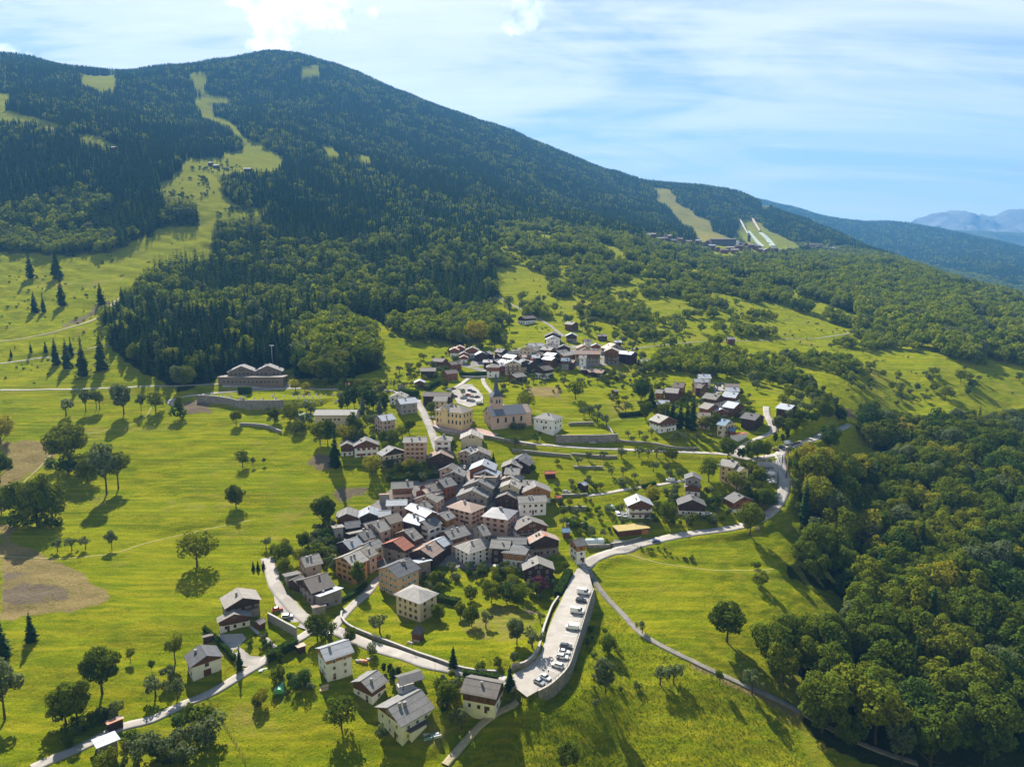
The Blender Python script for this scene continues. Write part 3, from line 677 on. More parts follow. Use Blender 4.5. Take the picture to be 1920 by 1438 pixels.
BT_R = broad_trunk(77, .24, .4, .024)

KINDS = {   # name: (list of (crown, trunk))
 'broadleaf_tree': [(BC[i % 8], BT[i % 6]) for i in range(14)] + [(BC[8], BT[1])], 'loose_tree': [(LOOSE[i], LT[i]) for i in range(3)], 'fruit_tree': [(ORCH[i], OT[i]) for i in range(3)],
 'bush': [(BUSH[i], None) for i in range(3)], 'round_tree': [(ROUND, BT_R)], 'purple_tree': [(PURP, BT_R)], 'yellow_tree': [(YEL[0], BT_R)],
 'poplar_tree': [(POPL[i], STK) for i in range(2)], 'cypress': [(CYP, STK)], 'spruce_tree': [(SC[i], STK) for i in range(3)], 'blue_spruce': [(BLUE, STK)]}
CATN = {'broadleaf_tree': 'tree', 'loose_tree': 'tree', 'fruit_tree': 'tree', 'bush': 'bush', 'round_tree': 'tree', 'purple_tree': 'tree', 'yellow_tree': 'tree', 'poplar_tree': 'tree', 'cypress': 'tree', 'spruce_tree': 'tree', 'blue_spruce': 'tree'}
rnd = random.Random(5)
N_IND = {}
def place_tree(kind, x, y, h, label, group=None, wide=1.0, z=None, var=None):
    v = KINDS[kind]; crown, trunk = v[rnd.randrange(len(v)) if var is None else var % len(v)]
    z = float(zf(x, y)) if z is None else z
    N_IND[kind] = N_IND.get(kind, 0) + 1
    if trunk is None:
        r = link(kind, crown)
    else:
        r = empty(kind, (0, 0, 0)); link('crown', crown, r); link('trunk', trunk, r)
    r.location = (x, y, z - 0.05 * h * 0.3); r.rotation_euler = (0, 0, rnd.uniform(0, 6.28)); r.scale = (h * wide, h * wide, h)
    tag(r, label, CATN[kind], group); return r
def tree_px(kind, px, py, hpx, label, group=None, wide=1.0, var=None):
    p = hit(px, py); dep = proj(*p)[2]; h = hpx * dep / 1280.0
    PLACED.append((p[0], p[1], h * .3)); return place_tree(kind, p[0], p[1], h, label, group, wide, None, var)
PLACED = []

# ------------------------------------------------------------------ woods: scatter, biggest in view as single trees, the rest as one wood each
def scatter():
    g = np.random.default_rng(3); out = []
    for ya, yb, cell in ((195, 420, 10.2), (420, 800, 6.6), (800, 1400, 6.8), (1400, 2400, 8.2), (2400, 3800, 10.5), (3800, 8000, 19.0)):
        xm = yb * 0.95; xs = np.arange(-xm, xm, cell); ys = np.arange(ya, yb, cell)
        X, Y = np.meshgrid(xs, ys); X = X.ravel() + g.uniform(-.5, .5, X.size) * cell * .85; Y = Y.ravel() + g.uniform(-.5, .5, Y.size) * cell * .85
        m = np.abs(X / Y) < 0.92; X, Y = X[m], Y[m]
        out.append(np.stack([X, Y, np.full(X.size, cell)], 1))
    Q = np.concatenate(out); X, Y = Q[:, 0], Q[:, 1]; Zt = zf(X, Y); px, py, dep = proj(X, Y, Zt)
    den, cf, h0, h1, zi = zone_eval(px, py, Y)
    den = den * np.where((den < .9), np.clip(0.7 + 3.4 * fbm(X / 30, Y / 34, 2), 0, 1.9), 1)
    keep = g.uniform(size=len(X)) < den
    keep &= (Y > 700) | (road_dist(X, Y) > 2.0)
    keep &= visible(X, Y, 22)
    hp = 1280 * 17.0 / dep; keep &= (Y < 900) | ~(in_clearing(px, py - hp * .5) | in_clearing(px, py - hp))
    X, Y, Zt, px, py, dep, cf, h0, h1, zi = [q[keep] for q in (X, Y, Zt, px, py, dep, cf, h0, h1, zi)]
    mixn = fbm(X / 70, Y / 90, 3)
    con = g.uniform(size=len(X)) < np.clip(np.where(cf > .1, cf + 0.28 * mixn * (cf < .95), cf + .12 * np.clip(mixn, 0, 1)), 0, 1)
    h = h0 + (h1 - h0) * g.beta(1.1, 1.1, len(X)); h = np.where(con & (cf < .3), h * 1.2, h); h = np.where(~con & (cf > .5), h * .72, h)
    h *= np.where(Y > 3800, 1.5, 1.0)
    return X, Y, Zt, px, py, dep, con, h, zi
SX, SY, SZ, SPX, SPY, SDEP, SCON, SH, SZI = scatter()
print('scatter', len(SX), 'conifers', int(SCON.sum()), 't', time.time() - T0)
ZNAME = {0: 'wood across the slope below the upper village of chalets', 1: 'dark wood on the right slope', 2: 'dark wood on the upper left hillside', 3: 'lower edge of the upper left wood', 4: 'big wood in the middle of the hillside', 5: 'rounded wood beside the big sunny meadow',
         6: 'wood edge above the church hamlet', 7: 'pasture above the hamlet', 8: 'pasture above the hamlet', 9: 'copse above the new chalets', 10: 'hedgerows on the right pasture', 11: 'copse beside the road bend', 12: 'pasture above the field path', 13: 'pasture above the field path', 14: 'pasture beside the field path', 15: 'gardens right of the hamlet', 16: 'deep wood filling the lower right corner', -1: 'mountain forest'}
def gn_stuff(name, idx, variants, label, cat):
    """one object: its points carry a whole wood of small trees"""
    me = bpy.data.meshes.new(name); n = len(idx); me.vertices.add(n)
    me.vertices.foreach_set('co', np.stack([SX[idx], SY[idx], SZ[idx] - 0.4], 1).astype(np.float32).ravel())
    g = np.random.default_rng(n)
    for nm, val in (('h', SH[idx]), ('rz', g.uniform(0, 6.28, n)), ('wd', g.uniform(.85, 1.2, n) * (np.where(SY[idx] > 2400, 1.25, 1.0)))):
        a = me.attributes.new(nm, 'FLOAT', 'POINT'); a.data.foreach_set('value', np.asarray(val, np.float32))
    o = link(name, me); tag(o, label, cat, None, 'stuff')
    c = bpy.data.collections.new(name + '_trees')
    for v in variants: c.objects.link(bpy.data.objects.new(name + '_tree', v))
    nt = bpy.data.node_groups.new(name, 'GeometryNodeTree'); nt.interface.new_socket('Geometry', in_out='INPUT', socket_type='NodeSocketGeometry'); nt.interface.new_socket('Geometry', in_out='OUTPUT', socket_type='NodeSocketGeometry')
    gi = nt.nodes.new('NodeGroupInput'); go = nt.nodes.new('NodeGroupOutput'); ip = nt.nodes.new('GeometryNodeInstanceOnPoints'); ci = nt.nodes.new('GeometryNodeCollectionInfo')
    m2p = nt.nodes.new('GeometryNodeMeshToPoints')
    ci.inputs['Collection'].default_value = c; ci.inputs['Separate Children'].default_value = True; ci.inputs['Reset Children'].default_value = True
    L = nt.links.new; L(gi.outputs[0], m2p.inputs[0]); L(m2p.outputs[0], ip.inputs['Points']); L(ci.outputs[0], ip.inputs['Instance']); ip.inputs['Pick Instance'].default_value = True
    def attr(nm):
        a = nt.nodes.new('GeometryNodeInputNamedAttribute'); a.data_type = 'FLOAT'; a.inputs['Name'].default_value = nm; return a.outputs[0]
    rv = nt.nodes.new('FunctionNodeRandomValue'); rv.data_type = 'INT'; rv.inputs[4].default_value = 0; rv.inputs[5].default_value = len(variants) - 1
    L(rv.outputs[2], ip.inputs['Instance Index'])
    c1 = nt.nodes.new('ShaderNodeCombineXYZ'); L(attr('rz'), c1.inputs[2]); L(c1.outputs[0], ip.inputs['Rotation'])
    mm = nt.nodes.new('ShaderNodeMath'); mm.operation = 'MULTIPLY'; L(attr('h'), mm.inputs[0]); L(attr('wd'), mm.inputs[1])
    c2 = nt.nodes.new('ShaderNodeCombineXYZ'); L(mm.outputs[0], c2.inputs[0]); L(mm.outputs[0], c2.inputs[1]); L(attr('h'), c2.inputs[2]); L(c2.outputs[0], ip.inputs['Scale'])
    L(ip.outputs[0], go.inputs[0])
    md = o.modifiers.new('wood', 'NODES'); md.node_group = nt
    return o
ROWS = ['nearest row', 'second nearest row', 'third nearest row', 'fourth row', 'fifth row', 'sixth row', 'seventh row', 'eighth row', 'ninth row', 'tenth row', 'eleventh row', 'farthest row']
def build_woods():
    size = SH / SDEP; inframe = (SPX > -5) & (SPX < 1925) & (SPY < 1500)
    MIDB = [broad_crown(300 + i, 420, w=.40, base=.12, lobes=9, size=0.062, mat=M_broad_light, name='wood_tree') for i in range(5)] + [broad_crown(310, 420, w=.34, base=.12, lobes=7, size=0.062, mat=M_olive, name='wood_tree')]
    FS = [far_spruce(330 + i, M_spruce_far) for i in range(9)] + [far_spruce(340, M_larch)]
    MS = [spruce_crown(350 + i, 11, 8, .15, name='wood_spruce') for i in range(3)] + [spruce_crown(355, 11, 8, .16, mat=M_larch, name='wood_larch')]
    NB = [BC[0], BC[1], BC[3], BC[4], BC[5], LOOSE[1], BC[6], BC[7], BC[2]]
    for con, kind, lim in ((True, 'spruce_tree', 270), (False, 'broadleaf_tree', 205)):
        s = np.where((SCON == con) & inframe)[0]; s = s[np.argsort(-size[s])][:lim]; single = set(s.tolist())
        zc = {}
        for i in s: zc.setdefault(int(SZI[i]), []).append(i)
        row = {}
        for z_, m_ in zc.items():
            m_.sort(key=lambda i: -SPY[i]); nr = max(1, round(len(m_) / 24))
            for k_, i in enumerate(m_): row[i] = ROWS[min(k_ * nr // len(m_), 11)] if nr > 1 else ''
        for i in s:
            zn = ZNAME[int(SZI[i])]
            word = ('dark spruce ' if con else 'leafy tree ') + ('in ' + row[i] + ' of the ' if row[i] else 'in the ') + zn
            place_tree(kind, SX[i], SY[i], SH[i], word, ('spruces of the ' if con else 'broadleaf trees of the ') + zn)
        rest = np.array([i for i in np.where(SCON == con)[0] if i not in single])
        if con:
            a = rest[SY[rest] < 1100]; b = rest[SY[rest] >= 1100]
            gn_stuff('spruce_wood', a, MS, 'dark spruce wood on the middle of the hillside', 'forest')
            gn_stuff('mountain_spruce_forest', b, FS, 'dense dark spruce forest covering the mountain up to its ridge', 'forest')
        else:
            a = rest[SY[rest] < 560]; b = rest[SY[rest] >= 560]
            gn_stuff('broadleaf_wood', a, NB, 'deep leafy wood on the slope that falls to the lower right', 'forest')
            gn_stuff('hillside_broadleaf_wood', b, MIDB, 'light green leafy wood spread across the hillside', 'forest')
build_woods()
print('woods', time.time() - T0)
# ------------------------------------------------------------------ building materials
def mat_roof(name, c1, c2, rough=0.72, seam=0.55, rows=2.4, spec=0.16, stain=None, metal=0.0):
    """sheet or slab roof: seams down the slope, dark snow-guard lines across it, uneven weathering"""
    m, nt, out = new_mat(name); b = principled(nt, out, rough, spec, metal)
    C = coords(nt); oi = N(nt, 'ShaderNodeObjectInfo')
    sp = N(nt, 'ShaderNodeSeparateXYZ'); nt.links.new(C, sp.inputs[0])
    P = geo_pos(nt)
    n = noise(nt, 0.5, 6, 0.7, P); n2 = noise(nt, 3.5, 4, 0.7, P)
    col = mixc(nt, mrange(nt, n, 0.3, 0.7), c1, c2)
    col = mixc(nt, mrange(nt, n2, 0.4, 0.75, 0, 0.3), col, tuple(x * 0.55 for x in c1))
    hs = N(nt, 'ShaderNodeHueSaturation'); nt.links.new(col, hs.inputs['Color']); nt.links.new(mrange(nt, oi.outputs['Random'], 0, 1, 0.68, 1.3), hs.inputs['Value']); col = hs.outputs[0]
    r2_ = mathn(nt, 'FRACT', mathn(nt, 'MULTIPLY', oi.outputs['Random'], 7.31)); col = mixc(nt, mrange(nt, r2_, 0.5, 1.0, 0, 0.55), col, (0.16, 0.115, 0.08))
    fx = mathn(nt, 'FRACT', mathn(nt, 'MULTIPLY', sp.outputs[0], 1 / seam)); s1 = mathn(nt, 'LESS_THAN', fx, 0.12)
    fy = mathn(nt, 'FRACT', mathn(nt, 'MULTIPLY', mathn(nt, 'ABSOLUTE', sp.outputs[1]), 1 / rows)); s2 = mathn(nt, 'LESS_THAN', fy, 0.07)
    s2 = mathn(nt, 'MULTIPLY', s2, mathn(nt, 'GREATER_THAN', oi.outputs['Random'], 0.35))
    col = mixc(nt, mathn(nt, 'MULTIPLY', s1, 0.35), col, tuple(x * 0.5 for x in c1))
    col = mixc(nt, mathn(nt, 'MULTIPLY', s2, 0.65), col, (0.035, 0.035, 0.035))
    if stain:
        col = mixc(nt, mrange(nt, noise(nt, 0.28, 3, 0.5, P), 0.55, 0.62, 0, 0.85), col, stain)
    nt.links.new(col, b.inputs['Base Color']); bump(nt, b, mathn(nt, 'ADD', s1, n2), 0.04)
    return m
def mat_planks(name, c1, c2, w=0.25, rough=0.8):
    m, nt, out = new_mat(name); b = principled(nt, out, rough, 0.15); C = coords(nt); sp = N(nt, 'ShaderNodeSeparateXYZ'); nt.links.new(C, sp.inputs[0])
    n = noise(nt, 1.3, 5, 0.7, mapping(nt, C, (3, 3, .35))); s = mathn(nt, 'FRACT', mathn(nt, 'MULTIPLY', mathn(nt, 'ADD', sp.outputs[0], sp.outputs[1]), 1 / w))
    gap = mathn(nt, 'LESS_THAN', s, 0.12)
    col = mixc(nt, mrange(nt, n, 0.3, 0.7), c1, c2); col = mixc(nt, mathn(nt, 'MULTIPLY', gap, 0.6), col, tuple(x * .35 for x in c1))
    nt.links.new(col, b.inputs['Base Color']); return m
def mat_stone(name, c1, c2, joint, scale=2.2):
    m, nt, out = new_mat(name); b = principled(nt, out, 0.92, 0.1); P = geo_pos(nt)
    v = N(nt, 'ShaderNodeTexVoronoi', feature='DISTANCE_TO_EDGE', ins={'Scale': scale}); nt.links.new(mapping(nt, P, (1, 1, 1.7)), v.inputs['Vector'])
    vc = N(nt, 'ShaderNodeTexVoronoi', ins={'Scale': scale}); nt.links.new(mapping(nt, P, (1, 1, 1.7)), vc.inputs['Vector'])
    sc = N(nt, 'ShaderNodeSeparateColor'); nt.links.new(vc.outputs['Color'], sc.inputs[0])
    col = mixc(nt, sc.outputs[0], c1, c2); col = mixc(nt, mrange(nt, v.outputs['Distance'], 0.02, 0.1, 0.8, 0), col, joint)
    col = mixc(nt, mrange(nt, noise(nt, 0.35, 4, 0.6, P), 0.4, 0.75, 0, 0.45), col, tuple(x * .45 for x in c1))
    nt.links.new(col, b.inputs['Base Color']); bump(nt, b, v.outputs['Distance'], 0.12); return m
RM = {'g': mat_roof('grey_sheet_roof', (0.15, 0.145, 0.14), (0.235, 0.225, 0.21)), 'd': mat_roof('dark_slate_roof', (0.085, 0.085, 0.092), (0.13, 0.13, 0.135)),
      'l': mat_roof('pale_metal_roof', (0.25, 0.275, 0.31), (0.37, 0.395, 0.43), 0.5, spec=0.4), 'w': mat_roof('pale_weathered_roof', (0.22, 0.205, 0.18), (0.32, 0.30, 0.265), 0.75),
      'r': mat_roof('red_sheet_roof', (0.36, 0.085, 0.045), (0.46, 0.13, 0.07)), 't': mat_roof('rust_stained_roof', (0.30, 0.25, 0.22), (0.40, 0.27, 0.20), stain=(0.42, 0.17, 0.09)),
      'z': mat_roof('stone_slab_roof', (0.24, 0.23, 0.21), (0.40, 0.37, 0.33), 0.7, seam=0.8, rows=0.9), 'b': mat_roof('blue_sheet_roof', (0.10, 0.19, 0.26), (0.16, 0.26, 0.34), 0.4),
      'n': mat_roof('brown_roof', (0.13, 0.10, 0.085), (0.19, 0.15, 0.13)), 'o': mat_roof('pinkish_tile_roof', (0.42, 0.30, 0.24), (0.52, 0.38, 0.30), 0.7)}
def plaster(name, c): return mat_simple(name, tuple(x * .8 for x in c), c, 0.45, 0.9, 0.0, 6)
WM = {'W': plaster('white_render', (0.78, 0.75, 0.70)), 'C': plaster('cream_render', (0.58, 0.48, 0.32)), 'O': plaster('ochre_render', (0.46, 0.27, 0.11)), 'P': plaster('pinkish_render', (0.52, 0.37, 0.28)),
      'E': plaster('peach_render', (0.60, 0.36, 0.21)), 'G': plaster('grey_render', (0.27, 0.255, 0.23)), 'Y2': plaster('yellow_render', (0.70, 0.52, 0.25)), 'S': mat_stone('rubble_stone', (0.16, 0.14, 0.12), (0.30, 0.27, 0.235), (0.34, 0.31, 0.27)),
      'N': mat_planks('brown_planks', (0.095, 0.042, 0.020), (0.17, 0.080, 0.038)), 'D': mat_planks('dark_planks', (0.038, 0.021, 0.014), (0.075, 0.044, 0.030)), 'Y': mat_planks('golden_planks', (0.27, 0.12, 0.03), (0.40, 0.20, 0.055)),
      'K': mat_planks('weathered_planks', (0.13, 0.10, 0.078), (0.21, 0.17, 0.13)), 'R': mat_planks('reddish_planks', (0.17, 0.060, 0.028), (0.26, 0.105, 0.05))}
M_wallstone = mat_stone('dry_stone_wall', (0.17, 0.155, 0.135), (0.36, 0.33, 0.29), (0.10, 0.09, 0.08), 1.5)
M_cope = mat_simple('wall_coping', (0.36, 0.33, 0.29), (0.46, 0.43, 0.38), 1.5)
def mat_flat(name, c, rough=0.6, spec=0.3, metal=0.0):
    m, nt, out = new_mat(name); b = principled(nt, out, rough, spec, metal); b.inputs['Base Color'].default_value = (*c, 1); return m
M_glass = mat_flat('window_glass', (0.025, 0.03, 0.036), 0.08, 0.8); M_frame_w = mat_flat('white_frame', (0.6, 0.58, 0.54)); M_frame_b = mat_flat('brown_frame', (0.13, 0.06, 0.03))
M_sh_o = mat_flat('orange_shutter', (0.42, 0.17, 0.035)); M_sh_g = mat_flat('green_shutter', (0.25, 0.42, 0.33)); M_sh_r = mat_flat('red_shutter', (0.32, 0.07, 0.04))
M_chim = mat_simple('chimney_render', (0.20, 0.19, 0.175), (0.34, 0.32, 0.30), 2.0); M_door = mat_planks('door_planks', (0.09, 0.035, 0.016), (0.14, 0.055, 0.025)); M_under = mat_simple('roof_timber', (0.09, 0.05, 0.028), (0.15, 0.09, 0.05), 2.0)
M_iron = mat_flat('dark_iron', (0.03, 0.03, 0.032), 0.5, 0.4, 0.6); M_grass_roof = mat_simple('dry_grass_roof', (0.33, 0.25, 0.09), (0.46, 0.36, 0.15), 1.3, 0.95, 0.15)
M_white = mat_flat('white_paint', (0.75, 0.75, 0.74), 0.5); M_pave = mat_simple('pale_paving', (0.45, 0.42, 0.38), (0.56, 0.53, 0.49), 0.8)

# ------------------------------------------------------------------ shared window meshes (1 m wide, 1.25 m high, facing -x)
def _win(frame):
    b = MB(); d = -0.09
    b.box(d, 0.02, -.56, -.46, -.7, .7); b.box(d, 0.02, .46, .56, -.7, .7); b.box(d, 0.02, -.46, .46, .6, .7); b.box(d, 0.02, -.46, .46, -.7, -.6); b.box(d + .01, 0.0, -.03, .03, -.6, .6)
    return mesh_from('window', b.v, b.f, [frame])
def _bx(nm, args, m):
    b = MB(); b.box(*args); return mesh_from(nm, b.v, b.f, [m])
ME_win = {'w': _win(M_frame_w), 'b': _win(M_frame_b)}; ME_pane = _bx('pane', (-0.05, -0.01, -.5, .5, -.65, .65), M_glass)
ME_sh = {k: _bx('shutter', (-0.13, -0.03, -.26, .26, -.7, .7), m) for k, m in (('o', M_sh_o), ('g', M_sh_g), ('r', M_sh_r), ('n', M_frame_b))}
def _fw(frame):
    b = MB(); b.box(-.08, .02, -.55, .55, -.7, .7, 1); b.box(-.1, 0, -.5, .5, -.64, .64, 0); return mesh_from('window', b.v, b.f, [M_glass, frame])
ME_fwin = {'w': _fw(M_frame_w), 'b': _fw(M_frame_b)}
def _chim():
    b = MB(); b.box(-.38, .38, -.32, .32, -1.6, 1.25, 0); b.box(-.5, .5, -.44, .44, 1.25, 1.37, 1); b.box(-.3, .3, -.25, .25, 1.37, 1.6, 0); b.box(-.46, .46, -.4, .4, 1.6, 1.68, 1); return mesh_from('chimney', b.v, b.f, [M_chim, M_iron])
ME_chim = _chim()
def put(name, me, parent, loc, rz=0.0, sc=(1, 1, 1)):
    o = bpy.data.objects.new(name, me); COL.objects.link(o); o.parent = parent; o.location = loc; o.rotation_euler = (0, 0, rz); o.scale = sc; return o
HR = random.Random(9)
FOOT = []      # footprints (x, y, radius) to keep plants off

def make_house(x, y, z, ang, L, W, h, roof, low, up, typ='gable', pitch=24, name='house', label='', ch=1, sh='', fr='b', bal=(), split=None, detail=2, gar=0, group=None, over=0.85, winc=None, rows=None, nowin=False, dorm=0):
    """ridge along local x, front gable at -x"""
    root = empty(name, (x, y, z), ang); tag(root, label, name.split('_')[-1] if name != 'town_hall' else 'building', group)
    FOOT.append((x, y, L / 2 + 1, W / 2 + 1, ang))
    tp = math.tan(math.radians(pitch)); hx, hy = L / 2, W / 2; rise = hy * tp; ca_, sa = math.cos(ang), math.sin(ang)
    split = split if split is not None else (h * 0.58 if h > 4.2 else 0.0)
    def gable(b, z0, e, x0, x1, m=0):
        if typ == 'gable': b.prism([(-hy - e, z0), (hy + e, z0), (hy + e, h), (0, h + rise - .02), (-hy - e, h)], x0, x1, m, 'x')
        elif typ == 'mono': b.prism([(-hy - e, z0), (hy + e, z0), (hy + e, h), (-hy - e, h + W * tp * .5)], x0, x1, m, 'x')
        else: b.box(x0, x1, -hy - e, hy + e, z0, h, m)
    b = MB()
    if up == '-': gable(b, -5, 0, -hx, hx); b.build('wall', WM[low], root)
    else:
        b.box(-hx, hx, -hy, hy, -5, split); b.build('wall', WM[low], root)
        b = MB(); gable(b, split, 0.04, -hx - .04, hx + .04); b.build('upper_wall', WM[up], root)
    # roof
    ox = over; oy = over * 0.9; t = 0.2; b = MB(); ze = h - oy * tp
    if typ == 'gable':
        for s in (-1, 1):
            prof = [(0, h + rise + .05), (s * (hy + oy), ze + .05), (s * (hy + oy), ze + .05 + t), (0, h + rise + t + .05)]
            if s > 0: prof = prof[::-1]
            b.prism(prof, -hx - ox, hx + ox, 0, 'x')
        b.box(-hx - ox - .02, hx + ox + .02, -.16, .16, h + rise + t - .02, h + rise + t + .1, 0)
    elif typ == 'mono':
        hz = h + W * tp * .5; b.prism([(-hy - oy, hz + oy * tp * .5), (hy + oy, h - oy * tp * .5), (hy + oy, h - oy * tp * .5 + t), (-hy - oy, hz + oy * tp * .5 + t)][::-1], -hx - ox, hx + ox, 0, 'x')
    else:
        fx = hy if typ in ('hip', 'hf') else 0; fx = min(fx, hx - .15); bx_ = fx if typ == 'hip' else -ox
        zr = h + rise + t
        V = [(-hx - ox, -hy - oy, ze), (hx + ox, -hy - oy, ze), (hx + ox, hy + oy, ze), (-hx - ox, hy + oy, ze), (-hx + fx, 0, zr), (hx - bx_, 0, zr)]
        V += [(vx, vy, vz + (.18 if i < 4 else 0)) for i, (vx, vy, vz) in enumerate(V[:4])]
        b.add(V, [(3, 2, 1, 0), (0, 1, 7, 6), (1, 2, 8, 7), (2, 3, 9, 8), (3, 0, 6, 9), (6, 7, 5, 4), (8, 9, 4, 5), (7, 8, 5), (9, 6, 4)], 0)
    rf = b.build('roof', RM[roof], root)
    if typ == 'hf':   # gable infill at the back
        b2 = MB(); b2.prism([(-hy, h - .05), (hy, h - .05), (0, h + rise)], hx - .3, hx, 0, 'x'); b2.build('gable_wall', WM[low if up == '-' else up], root)
    for k in range(ch):
        s = -1 if math.sin(ang + math.pi / 2) * 1 > 0 else 1      # slope turned to the camera
        cy = s * HR.uniform(.08, .5) * hy; cx = HR.uniform(-.55, .55) * hx
        zr = (h + rise - abs(cy) * tp) if typ != 'mono' else h + .2 + W * tp * .25
        if typ in ('hip', 'hf'): cx *= .4; cy *= .5; zr = h + rise - abs(cy) * tp
        put('chimney', ME_chim, rf, (cx, cy, zr + .15), HR.choice([0, 1.57]), (HR.uniform(.8, 1.25),) * 2 + (HR.uniform(.5, .8),))
    if nowin: return root
    # windows on the walls turned to the camera
    Q = Vector((0 - x, 0 - y, 0)).normalized()
    for wi, (nx, ny, half, span) in enumerate(((-1, 0, hx, W), (1, 0, hx, W), (0, -1, hy, L), (0, 1, hy, L))):
        wx, wy = nx * ca_ - ny * sa, nx * sa + ny * ca_
        if Q.x * wx + Q.y * wy < 0.12: continue
        nf = rows or max(1, int((h + .3) / 2.75)); nc = winc[wi > 1] if winc else max(1, int(span / 3.3))
        rz = math.atan2(-ny, -nx)
        sty = fr
        for f in range(nf + (1 if wi < 2 and typ == 'gable' and W > 9 and h > 4 else 0)):
            zc = 1.5 + f * (h - .4) / nf if nf > 1 else min(1.5, h - 1.0)
            if f == nf: zc = h + rise * 0.30; cols = 2 if W > 11 else 1
            else: cols = nc
            for c in range(cols):
                if f == nf: u = (c - (cols - 1) / 2) * 2.0
                else: u = (c + .5) / cols * span * .88 - span * .44
                if detail < 2 and HR.random() < .15: continue
                if f == 0 and gar and wi < 2 and abs(u) < span * .36: continue
                e = .06 if (up != '-' and zc > split) else .01
                loc = (nx * (half + e) - ny * 0 + (u if ny else 0), ny * (half + e) + (u if nx else 0), zc)
                w_ = .95 * HR.choice([.85, 1.0, 1.0, 1.25]); hh = .95 if f < nf else .75
                if detail >= 2:
                    w = put('window', ME_win[sty], root, loc, rz, (1, w_, hh)); put('pane', ME_pane, w, (0, 0, 0))
                    if sh and (up == '-' or zc < split or sh == 'n'):
                        for s in (-1, 1): put('shutter', ME_sh[sh], w, (0, s * .86, 0))
                else: put('window', ME_fwin[sty], root, loc, rz, (1, w_ * 1.05, hh))
        if wi < 2 or (wi > 1 and not gar):
            if wi == 0 or wi == 2 and HR.random() < .5:
                if gar and wi < 2:
                    for s in range(gar):
                        u = (s - (gar - 1) / 2) * 3.2
                        b = MB(); b.box(-.07, .02, -1.25, 1.25, -.2, 2.3); o = b.build('garage_door', M_door, root); o.location = (nx * (half + .01), ny * half + u, 0.1); o.rotation_euler = (0, 0, rz)
                else:
                    b = MB(); b.box(-.07, .02, -.5, .5, -.3, 2.1); o = b.build('door', M_door, root); u = span * HR.choice([-.22, .0, .22]); o.location = (nx * (half + .012) + (u if ny else 0), ny * (half + .012) + (u if nx else 0), 0.05); o.rotation_euler = (0, 0, rz)
        if wi == 0:
            for zb in bal:
                b = MB(); w2 = W * .42; b.box(-1.25, 0, -w2, w2, 0, .14); b.box(-1.25, -1.18, -w2, w2, .95, 1.05)
                n_ = max(4, int(w2 * 2 / .38))
                for i in range(n_ + 1): u = -w2 + 2 * w2 * i / n_; b.box(-1.24, -1.19, u - .055, u + .055, .14, .97)
                for s in (-1, 1): b.box(-1.2, 0, s * w2 - .04, s * w2 + .04, .5, 1.05)
                o = b.build('balcony', M_under, root); o.location = (-hx - .05, 0, zb)
    return root

